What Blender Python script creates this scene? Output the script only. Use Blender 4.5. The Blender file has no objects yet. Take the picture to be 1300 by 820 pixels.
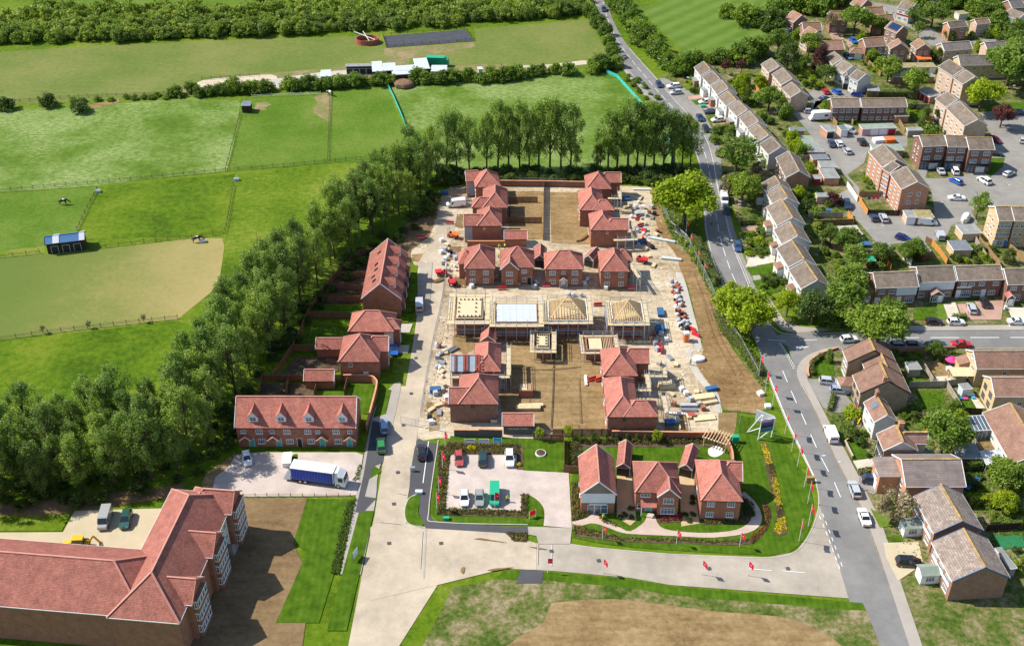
import bpy,bmesh,math,random
import numpy as np
from mathutils import Vector,Matrix
from mathutils.geometry import tessellate_polygon
# ------------------------------------------------------------------ camera, sky, sun
SC=bpy.context.scene
COL=SC.collection
F_PX,PX0,PY0,PITCH,CAM_H=1450.0,650.0,365.0,math.radians(33.2),150.0
cam_d=bpy.data.cameras.new('camera');cam=bpy.data.objects.new('camera',cam_d);COL.objects.link(cam)
cam.location=(0,0,CAM_H);cam.rotation_euler=(math.pi/2-PITCH,0,0)
cam_d.sensor_width=36;cam_d.lens=36*F_PX/1300;cam_d.shift_y=-45/1300
cam_d.clip_start=1;cam_d.clip_end=6000
SC.camera=cam
SUN_EL,SUN_AZ=math.radians(46),math.atan2(-1,.22)
w=bpy.data.worlds.new('World');SC.world=w;w.use_nodes=True
nt=w.node_tree
sky=nt.nodes.new('ShaderNodeTexSky');sky.sky_type='NISHITA';sky.sun_disc=False
sky.sun_elevation=SUN_EL;sky.sun_rotation=SUN_AZ;sky.air_density=1.0;sky.dust_density=.6;sky.ozone_density=1.2
nt.links.new(sky.outputs[0],nt.nodes['Background'].inputs[0]);nt.nodes['Background'].inputs[1].default_value=.12
sd=bpy.data.lights.new('sun','SUN');sd.energy=4.6;sd.angle=math.radians(.53);sd.color=(1,.95,.86)
sun=bpy.data.objects.new('sun',sd);COL.objects.link(sun);sun.location=(-200,100,300)
tosun=Vector((math.sin(SUN_AZ)*math.cos(SUN_EL),math.cos(SUN_AZ)*math.cos(SUN_EL),math.sin(SUN_EL)))
sun.rotation_euler=(-tosun).to_track_quat('-Z','Y').to_euler()
SC.view_settings.view_transform='Standard';SC.view_settings.look='None'
SC.view_settings.exposure=.54;SC.view_settings.gamma=1
SC.cycles.max_bounces=5;SC.cycles.diffuse_bounces=3;SC.cycles.glossy_bounces=2
SC.cycles.transparent_max_bounces=6;SC.cycles.transmission_bounces=2
SC.cycles.caustics_reflective=SC.cycles.caustics_refractive=False
# ------------------------------------------------------------------ photo pixel -> place
_s,_c=math.sin(PITCH),math.cos(PITCH)
def P(p,z=0.0):
 u=(p[0]-PX0)/F_PX;v=(p[1]-PY0)/F_PX
 t=(CAM_H-z)/(_s+v*_c)
 return Vector((t*u,t*(_c-v*_s),z))
def proj(q):
 d=q[1]*_c-(q[2]-CAM_H)*_s
 return(PX0+F_PX*q[0]/d,PY0+F_PX*(-q[1]*_s-(q[2]-CAM_H)*_c)/d)
def cr(ox,oy,s):return lambda x,y:(ox+x/s,oy+y/s)
cA=cr(0,0,3.28);cB=cr(320,0,3.28);cC=cr(640,0,3.28);cD=cr(970,0,3.28);cE=cr(0,240,3.28);cF=cr(320,240,3.28)
cG=cr(640,240,3.28);cH=cr(970,240,3.28);cI=cr(0,480,3.28);cJ=cr(250,480,3.28);cK=cr(500,480,3.28);cL=cr(700,480,3.28);cM=cr(970,480,3.28)
Q=6.558
r1=cr(870,60,Q);r2=cr(920,160,Q);r3=cr(940,260,Q);r4=cr(980,0,Q);r5=cr(1135,0,Q);r6=cr(1030,100,Q);r7=cr(1135,100,Q);r8=cr(1055,200,Q)
q1=cr(1135,220,Q);q2=cr(1080,320,Q);q3=cr(1180,330,9.108);q4=cr(1000,420,Q);q5=cr(1135,420,Q);q6=cr(1040,530,Q);q7=cr(1135,530,Q);q8=cr(1100,620,6.5)
t1=cr(430,280,Q);t2=cr(340,360,5.857);t3=cr(700,540,Q);t4=cr(820,540,Q);t5=cr(740,420,5.857);t6=cr(920,490,7.4545);t7=cr(420,30,5.909)
S=6.831
s1=cr(540,200,S);s2=cr(690,200,S);s3=cr(540,300,S);s4=cr(690,300,S);s5=cr(540,400,S);s6=cr(690,400,S);s7=cr(540,490,S);s8=cr(800,380,4.556)
J5=cr(290,490,7.222);Z3=cr(200,610,6.833)
def im(x,y):return(x,y)
# ------------------------------------------------------------------ materials
MATS={}
class NT:
 def __init__(s,name):
  s.m=bpy.data.materials.new(name);s.m.use_nodes=True;s.t=s.m.node_tree
  s.b=s.t.nodes['Principled BSDF'];MATS[name]=s.m
 def n(s,typ,**kw):
  x=s.t.nodes.new(typ)
  for k,v in kw.items():setattr(x,k,v)
  return x
 def l(s,a,b):s.t.links.new(a,b)
 def pos(s):return s.n('ShaderNodeNewGeometry').outputs['Position']
 def noise(s,vec,scale,detail=4,rough=.55,stretch=None):
  if stretch:
   mp=s.n('ShaderNodeMapping');mp.inputs['Scale'].default_value=stretch;s.l(vec,mp.inputs[0]);vec=mp.outputs[0]
  x=s.n('ShaderNodeTexNoise');x.inputs['Scale'].default_value=scale;x.inputs['Detail'].default_value=detail
  x.inputs['Roughness'].default_value=rough;s.l(vec,x.inputs['Vector']);return x.outputs['Fac']
 def ramp(s,fac,stops):
  x=s.n('ShaderNodeValToRGB');r=x.color_ramp
  while len(r.elements)<len(stops):r.elements.new(.5)
  for e,(p,c)in zip(r.elements,stops):e.position=p;e.color=(*c,1)if len(c)==3 else c
  s.l(fac,x.inputs[0]);return x.outputs[0]
 def mix(s,f,a,b,typ='MIX'):
  x=s.n('ShaderNodeMix',data_type='RGBA',blend_type=typ)
  if isinstance(f,(int,float)):x.inputs[0].default_value=f
  else:s.l(f,x.inputs[0])
  for i,v in((6,a),(7,b)):
   if isinstance(v,tuple):x.inputs[i].default_value=(*v,1)
   else:s.l(v,x.inputs[i])
  return x.outputs[2]
 def math(s,op,a,b=0.0):
  x=s.n('ShaderNodeMath',operation=op)
  for i,v in((0,a),(1,b)):
   if isinstance(v,(int,float)):x.inputs[i].default_value=v
   else:s.l(v,x.inputs[i])
  return x.outputs[0]
 def bump(s,h,dist=.05,st=.6):
  x=s.n('ShaderNodeBump');x.inputs['Strength'].default_value=st;x.inputs['Distance'].default_value=dist
  s.l(h,x.inputs['Height']);s.l(x.outputs[0],s.b.inputs['Normal'])
 def out(s,col,rough=.85,spec=.3,metal=0):
  if isinstance(col,tuple):s.b.inputs['Base Color'].default_value=(*col,1)
  else:s.l(col,s.b.inputs['Base Color'])
  s.b.inputs['Roughness'].default_value=rough;s.b.inputs['Specular IOR Level'].default_value=spec
  s.b.inputs['Metallic'].default_value=metal
  return s.m
def sc3(c,k):return tuple(min(1,v*k)for v in c)
def plain(name,c,rough=.8,var=.25,scale=.8,spec=.3,metal=0):
 n=NT(name)
 f=n.noise(n.pos(),scale,5)
 return n.out(n.ramp(f,[(.25,sc3(c,1-var)),(.5,c),(.78,sc3(c,1+var))]),rough,spec,metal)
def ground(name,stops,big=.03,small=.9,stretch=None,amt=.5,bump=.12,fine=None):
# stops: colours from low to high of the large blotches, broken up with fine noise
 n=NT(name);p=n.pos()
 f=n.noise(p,big,6,.62,stretch);g=n.noise(p,small,7,.75)
 m=n.math('ADD',n.math('MULTIPLY',f,1-amt),n.math('MULTIPLY',g,amt))
 k=len(stops)
 col=n.ramp(m,[(.41+.18*i/(k-1),c)for i,c in enumerate(stops)])
 if fine:
  h=n.noise(p,fine[0],3,.7,fine[3]if len(fine)>3 else None)
  col=n.mix(n.ramp(h,[(fine[2],(0,0,0)),(min(1,fine[2]+.14),(1,1,1))]),col,fine[1])
 n.bump(g,bump)
 return n.out(col,.95,.15)
ground('grass',[(.052,.1,.002),(.085,.148,.004),(.118,.178,.008),(.18,.21,.03)],.035,.7,None,.5,.25)
ground('grass_lush',[(.042,.085,.001),(.068,.13,.002),(.098,.16,.004),(.14,.185,.012)],.05,.6,None,.5,.25)
def meadow():
 n=NT('grass_meadow');p=n.pos();f=n.noise(p,.045,5,.6);g=n.noise(p,1.1,6,.75,(.55,1,1));b=n.noise(p,.5,5,.7)
 col=n.ramp(n.math('ADD',n.math('MULTIPLY',f,.5),n.math('MULTIPLY',b,.5)),[(.38,(.055,.112,.003)),(.5,(.09,.16,.008)),(.62,(.14,.2,.03))])
 k=n.math('MULTIPLY',n.ramp(f,[(.4,(.12,.12,.12)),(.62,(.85,.85,.85))]),n.ramp(g,[(.4,(0,0,0)),(.66,(1,1,1))]))
 n.bump(g,.15);n.out(n.mix(k,col,(.32,.38,.17)),.95,.15)
meadow()
ground('grass_olive',[(.105,.15,.025),(.135,.17,.036),(.18,.19,.052)],.035,.6,None,.5)
ground('grass_pale',[(.065,.13,.006),(.095,.165,.014),(.14,.19,.032)],.05,.9)
def dry():
 n=NT('grass_dry');p=n.pos();f=n.noise(p,.05,6,.65);g=n.noise(p,.7,8,.78);sx=n.n('ShaderNodeSeparateXYZ');n.l(p,sx.inputs[0])
 m=n.math('ADD',n.math('MULTIPLY',n.math('ADD',sx.outputs[0],112.0),.018),n.math('ADD',n.math('MULTIPLY',f,.75),n.math('MULTIPLY',g,.7)))
 n.bump(g,.12);n.out(n.ramp(n.math('MULTIPLY',m,.55),[(.3,(.11,.155,.027)),(.48,(.145,.175,.038)),(.62,(.23,.215,.066)),(.8,(.33,.265,.105))]),.95,.15)
dry()
ground('grass_straw',[(.2,.2,.055),(.29,.245,.085),(.4,.31,.13)],.05,.5,None,.5)
ground('grass_rough',[(.04,.075,.008),(.085,.12,.02),(.17,.15,.06),(.28,.23,.14)],.16,.9)
ground('worn_turf',[(.14,.165,.04),(.2,.18,.07),(.3,.22,.12)],.12,.8)
def lawn():
 n=NT('lawn');p=n.pos();g=n.noise(p,.5,5,.6);h=n.noise(p,6,3,.7)
 wv=n.n('ShaderNodeTexWave');wv.inputs['Scale'].default_value=.28;wv.inputs['Distortion'].default_value=.6;n.l(p,wv.inputs['Vector'])
 m=n.math('ADD',n.math('MULTIPLY',g,.55),n.math('ADD',n.math('MULTIPLY',h,.3),n.math('MULTIPLY',wv.outputs['Fac'],.045)))
 n.bump(h,.04);n.out(n.ramp(m,[(.3,(.028,.066,.002)),(.44,(.055,.115,.003)),(.56,(.085,.15,.01)),(.66,(.16,.18,.045))]),.95,.15)
lawn()
def mown():
 n=NT('mown_pitch');p=n.pos();g=n.noise(p,.2,5,.6)
 mp=n.n('ShaderNodeMapping');mp.inputs['Rotation'].default_value=(0,0,.75);n.l(p,mp.inputs[0])
 wv=n.n('ShaderNodeTexWave');wv.inputs['Scale'].default_value=.045;wv.inputs['Distortion'].default_value=.4;n.l(mp.outputs[0],wv.inputs['Vector'])
 m=n.math('ADD',n.math('MULTIPLY',g,.6),n.math('MULTIPLY',wv.outputs['Fac'],.3))
 n.out(n.ramp(m,[(.28,(.085,.15,.016)),(.5,(.11,.18,.026)),(.7,(.135,.2,.038))]),.95,.15)
mown()
def dirt(name,stops,scale=.12,pebble=None):
 n=NT(name);p=n.pos();f=n.noise(p,scale,9,.68);g=n.noise(p,1.0,8,.78)
 t=n.noise(p,.5,6,.6,(.25,1.6,1))
 m=n.math('ADD',n.math('MULTIPLY',f,.38),n.math('ADD',n.math('MULTIPLY',g,.38),n.math('MULTIPLY',t,.24)))
 k=len(stops);col=n.ramp(m,[(.38+.24*i/(k-1),c)for i,c in enumerate(stops)])
 n.bump(m,.35,.9)
 n.out(col,.95,.12)
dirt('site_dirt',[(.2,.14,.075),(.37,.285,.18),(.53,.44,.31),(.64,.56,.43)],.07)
dirt('soil_tan',[(.14,.085,.035),(.26,.175,.08),(.38,.27,.14)],.12)
dirt('soil_bank',[(.13,.075,.03),(.24,.15,.065),(.38,.26,.13)],.1)
dirt('soil_dark',[(.05,.034,.02),(.1,.07,.042),(.17,.12,.075)],.25)
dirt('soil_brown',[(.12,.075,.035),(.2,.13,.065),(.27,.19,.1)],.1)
dirt('sandy_track',[(.4,.32,.22),(.52,.44,.32),(.6,.53,.41)],.1)
def tarmac(name,c,crack=.0,stain=.22):
 n=NT(name);p=n.pos();f=n.noise(p,.09,7,.62);g=n.noise(p,5,3,.7);t=n.noise(p,.5,5,.6)
 m=n.math('ADD',n.math('MULTIPLY',f,.55),n.math('ADD',n.math('MULTIPLY',g,.2),n.math('MULTIPLY',t,.25)))
 n.bump(g,.02)
 n.out(n.ramp(m,[(.34,sc3(c,1-stain)),(.5,c),(.66,sc3(c,1+stain))]),.88,.25)
tarmac('tarmac',(.2,.193,.182),0,.26);tarmac('tarmac_old',(.25,.235,.21),0,.28);tarmac('tarmac_dark',(.075,.075,.08));tarmac('pavement',(.36,.32,.275),0,.16)
tarmac('concrete_road',(.44,.365,.27),0,.32);tarmac('concrete',(.45,.41,.35));tarmac('dusty_road',(.36,.315,.255),0,.3)
tarmac('yard_surface',(.5,.42,.28),0,.14)
def paving(name,a,b,sx,sy,mortar=(.3,.26,.22)):
 n=NT(name);br=n.n('ShaderNodeTexBrick');br.inputs['Scale'].default_value=1;br.inputs['Brick Width'].default_value=sx;br.inputs['Row Height'].default_value=sy
 br.inputs['Mortar Size'].default_value=.012;br.inputs['Color1'].default_value=(*a,1);br.inputs['Color2'].default_value=(*b,1);br.inputs['Mortar'].default_value=(*mortar,1)
 p=n.pos();n.l(p,br.inputs['Vector']);f=n.noise(p,.25,6)
 n.out(n.mix(.5,br.outputs[0],n.ramp(f,[(.3,sc3(a,.72)),(.7,sc3(b,1.2))]),'MIX'),.9,.2)
paving('block_paving',(.47,.385,.335),(.55,.465,.41),.4,.2);paving('drive_red',(.4,.24,.18),(.47,.3,.23),.4,.2)
paving('drive_gold',(.5,.36,.18),(.56,.42,.24),.4,.2);paving('patio',(.55,.48,.38),(.62,.55,.45),.6,.6);paving('garden_path',(.5,.37,.3),(.55,.43,.36),.3,.3)
def uvnode(n):return n.n('ShaderNodeUVMap').outputs[0]
def orand(n):return n.n('ShaderNodeObjectInfo').outputs['Random']
def brick(name,a,b,mortar=(.4,.33,.27),patch=.25):
 n=NT(name);uv=uvnode(n)
 br=n.n('ShaderNodeTexBrick');br.inputs['Scale'].default_value=1;br.inputs['Brick Width'].default_value=.24;br.inputs['Row Height'].default_value=.12
 br.inputs['Mortar Size'].default_value=.008;br.inputs['Color1'].default_value=(*a,1);br.inputs['Color2'].default_value=(*b,1);br.inputs['Mortar'].default_value=(*mortar,1)
 n.l(uv,br.inputs['Vector']);f=n.noise(uv,.7,6,.65)
 k=n.ramp(f,[(.25,(1-patch,)*3),(.75,(1+patch,)*3)])
 n.bump(br.outputs['Fac'],-.01,.4)
 n.out(n.mix(1,br.outputs[0],k,'MULTIPLY'),.9,.2)
brick('brick_red',(.27,.088,.045),(.36,.13,.07));brick('brick_dark',(.16,.07,.045),(.23,.1,.065));brick('brick_brown',(.25,.12,.075),(.33,.165,.1))
brick('brick_orange',(.47,.2,.105),(.56,.27,.155));brick('brick_peach',(.56,.37,.25),(.64,.46,.33));brick('brick_buff',(.58,.4,.2),(.65,.48,.27));brick('brick_blue',(.1,.085,.08),(.15,.13,.12),(.2,.18,.17))
brick('brick_olive',(.3,.22,.13),(.37,.28,.18))
def tiles(name,a,b,w=.3,h=.25,lichen=None,dark=.55,rnd=.16,mott=.3):
 n=NT(name);uv=uvnode(n)
 br=n.n('ShaderNodeTexBrick');br.inputs['Scale'].default_value=1;br.inputs['Brick Width'].default_value=w;br.inputs['Row Height'].default_value=h
 br.inputs['Mortar Size'].default_value=.02;br.inputs['Mortar Smooth'].default_value=.4
 br.inputs['Color1'].default_value=(*a,1);br.inputs['Color2'].default_value=(*b,1);br.inputs['Mortar'].default_value=(*sc3(a,dark),1)
 n.l(uv,br.inputs['Vector'])
 ob=n.n('ShaderNodeTexCoord').outputs['Object']
 f=n.noise(ob,.55,7,.66);g=n.noise(ob,3.5,4,.7)
 col=n.mix(1,br.outputs[0],n.ramp(f,[(.25,(1-mott,)*3),(.75,(1+mott,)*3)]),'MULTIPLY')
 r=n.ramp(orand(n),[(0,(1-rnd,)*3),(1,(1+rnd,1+rnd*.9,1+rnd*.85))]);col=n.mix(1,col,r,'MULTIPLY')
 if lichen:col=n.mix(n.ramp(g,[(lichen[1],(0,0,0)),(lichen[1]+.12,(1,1,1))]),col,lichen[0])
 sep=n.n('ShaderNodeSeparateXYZ');n.l(uv,sep.inputs[0])
 saw=n.math('FRACT',n.math('DIVIDE',sep.outputs[1],h));n.bump(saw,-.03,.7)
 n.out(col,.85,.25)
tiles('tile_new',(.34,.12,.088),(.46,.18,.135),.3,.25,((.5,.27,.21),.64),.5,.18,.32);tiles('tile_brown',(.24,.135,.095),(.3,.18,.13),.3,.3,((.34,.25,.15),.66));tiles('tile_grey',(.165,.128,.098),(.215,.172,.135),.32,.34,((.3,.245,.165),.64),.5,.2,.35)
tiles('tile_slab',(.22,.17,.14),(.34,.275,.23),.5,.42,((.46,.36,.2),.67),.3,.06);tiles('tile_ridged',(.24,.19,.17),(.29,.235,.21),4,.42,((.4,.33,.24),.66),.45)
tiles('tile_dark',(.15,.13,.12),(.2,.175,.16),.3,.3);tiles('tile_pan',(.42,.25,.2),(.5,.31,.26),.34,.42,None,.4)
plain('ridge_new',(.52,.24,.185),.85,.15);plain('ridge_lichen',(.42,.27,.09),.9,.5,1.2);plain('ridge_grey',(.34,.28,.2),.9,.35,1.5)
plain('white_paint',(.78,.78,.76),.6,.06);plain('white_render',(.62,.6,.56),.85,.1);plain('white_board',(.74,.75,.76),.7,.06)
plain('grey_shingle',(.24,.2,.165),.9,.25);plain('grey_clad',(.36,.38,.42),.7,.1);plain('black_plastic',(.02,.02,.022),.5,.2);plain('dark_timber',(.045,.03,.022),.85,.3)
plain('felt_roof',(.25,.26,.25),.95,.25,.7);plain('felt_green',(.25,.29,.24),.95,.2,.7);plain('felt_moss',(.3,.25,.12),.95,.45,1.2);plain('felt_blue',(.16,.18,.2),.9,.2)
plain('membrane',(.5,.53,.56),.6,.06);plain('deck_board',(.6,.48,.29),.9,.18,2);plain('raw_timber',(.74,.57,.33),.85,.2,2);plain('osb',(.62,.5,.31),.9,.1,3)
plain('fence_brown',(.22,.115,.06),.9,.25,1.5);plain('fence_orange',(.6,.27,.06),.85,.15,2);plain('fence_grey',(.36,.31,.25),.95,.25,1.5);plain('fence_new',(.32,.2,.09),.9,.25,2)
plain('galvanised',(.5,.52,.54),.4,.1,1,.5,.7);plain('steel',(.3,.32,.34),.45,.1,1,.5,.6);plain('coping',(.62,.29,.15),.85,.2)
plain('door_teal',(.1,.4,.38),.5,.08);plain('door_white',(.8,.8,.8),.45,.04);plain('door_blue',(.03,.16,.42),.5,.1);plain('door_red',(.35,.02,.03),.5,.1);plain('door_dark',(.03,.03,.035),.5,.1);plain('door_pink',(.55,.33,.35),.6,.1)
plain('flag_white',(.8,.78,.78),.8,.04);plain('mesh_green',(.05,.4,.3),.9,.25,1);plain('mesh_turquoise',(.05,.48,.44),.8,.2,1.5)
plain('tarp_blue',(.04,.13,.28),.6,.15);plain('bag_white',(.72,.72,.73),.8,.15,2);plain('bag_grey',(.42,.44,.47),.8,.25,2);plain('plastic_red',(.58,.03,.04),.5,.1);plain('plastic_orange',(.75,.17,.03),.5,.1);plain('plastic_yellow',(.75,.5,.03),.5,.1)
plain('plastic_green',(.02,.35,.19),.5,.1);plain('hivis',(.62,.8,.05),.7,.1);plain('skin',(.5,.3,.22),.6,.1);plain('navy_cloth',(.03,.04,.08),.9,.2);plain('hair',(.05,.03,.02),.8,.2)
plain('bark',(.1,.075,.05),.95,.3,3);plain('sign_blue',(.04,.14,.38),.5,.1);plain('sign_pale',(.55,.66,.72),.5,.1);plain('sign_cyan',(.06,.4,.62),.5,.1);plain('muck',(.2,.12,.07),1,.4,2);plain('arena_sand',(.06,.064,.075),.95,.25,.5)
plain('horse_black',(.03,.025,.02),.6,.3,1.5);plain('solar_cell',(.01,.03,.1),.15,.1,1,.6);plain('tile_stack',(.38,.1,.07),.9,.2,3);plain('breather_felt',(.33,.43,.48),.8,.1,1.2);plain('stone_white',(.72,.68,.6),.9,.12)
plain('cushion_pink',(.7,.05,.25),.8,.1);plain('digger_yellow',(.7,.42,.02),.45,.12,2);plain('rubber',(.018,.018,.018),.85,.2);plain('rim',(.42,.43,.45),.35,.05,1,.5,.8)
plain('lamp_red',(.5,.01,.01),.3,.05);plain('lamp_clear',(.75,.77,.8),.15,.05,1,.6);plain('green_astro',(.02,.16,.06),.9,.1);plain('curtain_blue',(.02,.06,.42),.45,.12,.6)
def cloth(name,c):
 n=NT(name);n.out(c,.8,.2);t=n.n('ShaderNodeBsdfTranslucent');t.inputs[0].default_value=(*c,1);mx=n.n('ShaderNodeMixShader');mx.inputs[0].default_value=.5
 n.l(n.b.outputs[0],mx.inputs[1]);n.l(t.outputs[0],mx.inputs[2]);n.l(mx.outputs[0],n.t.nodes['Material Output'].inputs[0])
def glass(name,c,r=.08):
 n=NT(name);n.out(n.mix(orand(n),sc3(c,.6),sc3(c,1.6)),r,.8)
cloth('flag_red',(.8,.03,.08));glass('pane',(.09,.12,.15));glass('car_glass',(.02,.026,.032));glass('poly_roof',(.55,.57,.58),.35)
def paint():
 n=NT('car_paint');oi=n.n('ShaderNodeObjectInfo');n.out(oi.outputs['Color'],.28,.5);n.b.inputs['Coat Weight'].default_value=.6;n.b.inputs['Coat Roughness'].default_value=.06
paint()
def leaf(name,dark,mid,light,rnd=.28,tr=.38):
 n=NT(name);at=n.n('ShaderNodeAttribute');at.attribute_name='var'
 col=n.ramp(at.outputs['Fac'],[(.1,dark),(.5,mid),(.92,light)])
 r=n.ramp(orand(n),[(0,(1-rnd,1-rnd,1-rnd*.6)),(.5,(1,1,1)),(1,(1+rnd*1.25,1+rnd*.75,1))]);col=n.mix(1,col,r,'MULTIPLY')
 n.out(col,.6,.25)
 t=n.n('ShaderNodeBsdfTranslucent');n.l(n.mix(1,col,(1.1,1.25,.6),'MULTIPLY'),t.inputs[0]);mx=n.n('ShaderNodeMixShader');mx.inputs[0].default_value=tr
 n.l(n.b.outputs[0],mx.inputs[1]);n.l(t.outputs[0],mx.inputs[2]);n.l(mx.outputs[0],n.t.nodes['Material Output'].inputs[0])
leaf('leaf_poplar',(.1,.17,.022),(.2,.3,.05),(.34,.45,.12))
leaf('leaf_mid',(.09,.155,.014),(.165,.255,.03),(.27,.37,.07));leaf('leaf_lime',(.17,.24,.008),(.28,.37,.012),(.42,.5,.03),.12)
leaf('leaf_dark',(.045,.08,.012),(.085,.135,.025),(.15,.21,.05));leaf('leaf_copper',(.06,.02,.022),(.13,.045,.045),(.24,.1,.09),.1);leaf('leaf_blossom',(.1,.1,.04),(.3,.24,.14),(.55,.45,.33),.1)
leaf('leaf_scrub',(.12,.19,.022),(.2,.28,.045),(.3,.37,.09),.28);leaf('leaf_pinkish',(.14,.09,.06),(.28,.18,.14),(.42,.31,.27),.1)
leaf('flower_yellow',(.3,.28,.01),(.75,.6,.01),(.8,.68,.05),.1);leaf('flower_mixed',(.03,.05,.015),(.1,.12,.03),(.42,.3,.06),.1);leaf('flower_orange',(.06,.06,.02),(.22,.09,.03),(.5,.16,.04),.1);leaf('flower_red',(.05,.05,.02),(.3,.05,.05),(.6,.07,.08),.1)
M=MATS
# ------------------------------------------------------------------ object helpers
def tag(o,label=None,cat=None,group=None,kind=None):
 if label:o['label']=label
 if cat:o['category']=cat
 if group:o['group']=group
 if kind:o['kind']=kind
 return o
def link(o,parent=None):
 COL.objects.link(o)
 if parent is not None:o.parent=parent
 return o
def empty(name,loc=(0,0,0),rz=0,label=None,cat=None,group=None):
 o=bpy.data.objects.new(name,None);o.empty_display_size=.2;o.location=loc;o.rotation_euler=(0,0,rz)
 return tag(link(o),label,cat,group)
def inst(name,me,parent=None,loc=(0,0,0),rz=0,scale=None):
 o=bpy.data.objects.new(name,me);o.location=loc;o.rotation_euler=(0,0,rz)
 if scale:o.scale=scale
 return link(o,parent)
class MB:
 def __init__(s):s.v=[];s.f=[];s.mi=[]
 def face(s,pts,mi=0):
  k=len(s.v);s.v.extend(tuple(p)for p in pts);s.f.append(tuple(range(k,k+len(pts))));s.mi.append(mi)
 def hexa(s,b,t,mi=0,bottom=True):
  b=[tuple(p)for p in b];t=[tuple(p)for p in t];n=len(b)
  if bottom:s.face(b[::-1],mi)
  s.face(t,mi)
  for i in range(n):j=(i+1)%n;s.face((b[i],b[j],t[j],t[i]),mi)
 def box(s,x0,y0,z0,x1,y1,z1,mi=0,bottom=True):
  b=[(x0,y0,z0),(x1,y0,z0),(x1,y1,z0),(x0,y1,z0)];s.hexa(b,[(x,y,z1)for x,y,_ in b],mi,bottom)
 def bar(s,a,b,wd,h=None,mi=0):
  a=Vector(a);b=Vector(b);d=(b-a)
  if d.length<1e-5:return
  d.normalize();up=Vector((0,0,1))if abs(d.z)<.95 else Vector((0,1,0))
  x=d.cross(up).normalized()*(wd/2);y=d.cross(x).normalized()*((h or wd)/2)
  o=(x+y,-x+y,-x-y,x-y)
  s.hexa([a+k for k in o],[b+k for k in o],mi)
 def cyl(s,a,b,r0,r1=None,n=8,mi=0):
  a=Vector(a);b=Vector(b);d=(b-a).normalized();up=Vector((0,0,1))if abs(d.z)<.95 else Vector((0,1,0))
  x=d.cross(up).normalized();y=d.cross(x);r1=r0 if r1 is None else r1
  c=[(math.cos(2*math.pi*i/n),math.sin(2*math.pi*i/n))for i in range(n)]
  s.hexa([a+(x*p+y*q)*r0 for p,q in c][::-1],[b+(x*p+y*q)*r1 for p,q in c][::-1],mi)
 def mesh(s,name,mats,uv=True,smooth=False):
  me=bpy.data.meshes.new(name);me.from_pydata(s.v,[],s.f)
  for m in(mats if isinstance(mats,(list,tuple))else[mats]):me.materials.append(M[m])
  if any(s.mi):me.polygons.foreach_set('material_index',s.mi)
  if uv:
   l=me.uv_layers.new(name='UVMap');data=np.zeros(len(me.loops)*2,dtype=np.float32);V=s.v;k=0
   for f in s.f:
    p0,p1,p2=(V[f[0]],V[f[1]],V[f[2]])
    ax,ay,az=p1[0]-p0[0],p1[1]-p0[1],p1[2]-p0[2];bx,by,bz=p2[0]-p0[0],p2[1]-p0[1],p2[2]-p0[2]
    nx,ny,nz=ay*bz-az*by,az*bx-ax*bz,ax*by-ay*bx;ln=math.hypot(nx,ny)
    tot=math.sqrt(ln*ln+nz*nz)or 1
    if ln/tot<.02:tx,ty=1.0,0.0
    else:tx,ty=-ny/ln,nx/ln
    nx/=tot;ny/=tot;nz/=tot
    cx,cy,cz=-nz*ty,nz*tx,nx*ty-ny*tx
    for i in f:
     p=V[i];data[k]=p[0]*tx+p[1]*ty;data[k+1]=p[0]*cx+p[1]*cy+p[2]*cz;k+=2
   l.data.foreach_set('uv',data)
  if smooth:me.polygons.foreach_set('use_smooth',[True]*len(me.polygons))
  me.update();return me
 def build(s,name,mats,parent=None,loc=(0,0,0),rz=0,smooth=False):
  return inst(name,s.mesh(name,mats,smooth=smooth),parent,loc,rz)
  # ------------------------------------------------------------------ ground sheets
_k=[0]
def sheet_mesh(name,pts,mat):
 tri=tessellate_polygon([[Vector((p.x,p.y,0))for p in pts]])
 me=bpy.data.meshes.new(name);fs=[]
 for t in tri:
  a,b,c=(pts[i]for i in t)
  fs.append(t if(b-a).cross(c-a).z>0 else t[::-1])
 me.from_pydata([tuple(p)for p in pts],[],[tuple(f)for f in fs]);me.materials.append(M[mat]);me.update();return me
def sheet(name,px,mat,lvl=1,kind='structure',parent=None):
 _k[0]+=1;z=lvl*.03+_k[0]*.0004
 pts=[Vector((*P(p,z)[:2],z))for p in px]
 o=inst(name,sheet_mesh(name,pts,mat),parent)
 if parent is None:tag(o,kind=kind)
 return o
def smooth_line(px,n=6):
 out=[];L=[px[0]]+list(px)+[px[-1]]
 for i in range(1,len(L)-2):
  a,b,c,d=L[i-1],L[i],L[i+1],L[i+2]
  for k in range(n):
   t=k/n
   out.append(tuple(.5*(2*b[j]+(c[j]-a[j])*t+(2*a[j]-5*b[j]+4*c[j]-d[j])*t*t+(3*b[j]-a[j]-3*c[j]+d[j])*t**3)for j in(0,1)))
 out.append(tuple(px[-1]));return out
def resample(pts,step):
 out=[pts[0].copy()];rest=step
 for a,b in zip(pts,pts[1:]):
  L=(b-a).length;pos=0
  while L-pos>=rest:pos+=rest;out.append(a+(b-a)*(pos/L));rest=step
  rest-=L-pos
 return out
def kerb(px,name='kerb',mat='concrete',w=.18,h=.13,z0=0,parent=None):
 pts=[P(p)for p in smooth_line(px,5)]
 m=MB();side=[]
 for i,p in enumerate(pts):
  d=(pts[min(i+1,len(pts)-1)]-pts[max(i-1,0)]).normalized();side.append(Vector((-d.y,d.x,0))*w/2)
 for i in range(len(pts)-1):
  a,b,c,d=pts[i]+side[i],pts[i]-side[i],pts[i+1]-side[i+1],pts[i+1]+side[i+1]
  up=Vector((0,0,h+z0));m.hexa([a,b,c,d],[a+up,b+up,c+up,d+up],0,False)
 o=m.build(name,mat,parent)
 if parent is None:tag(o,kind='structure')
 return o
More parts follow.
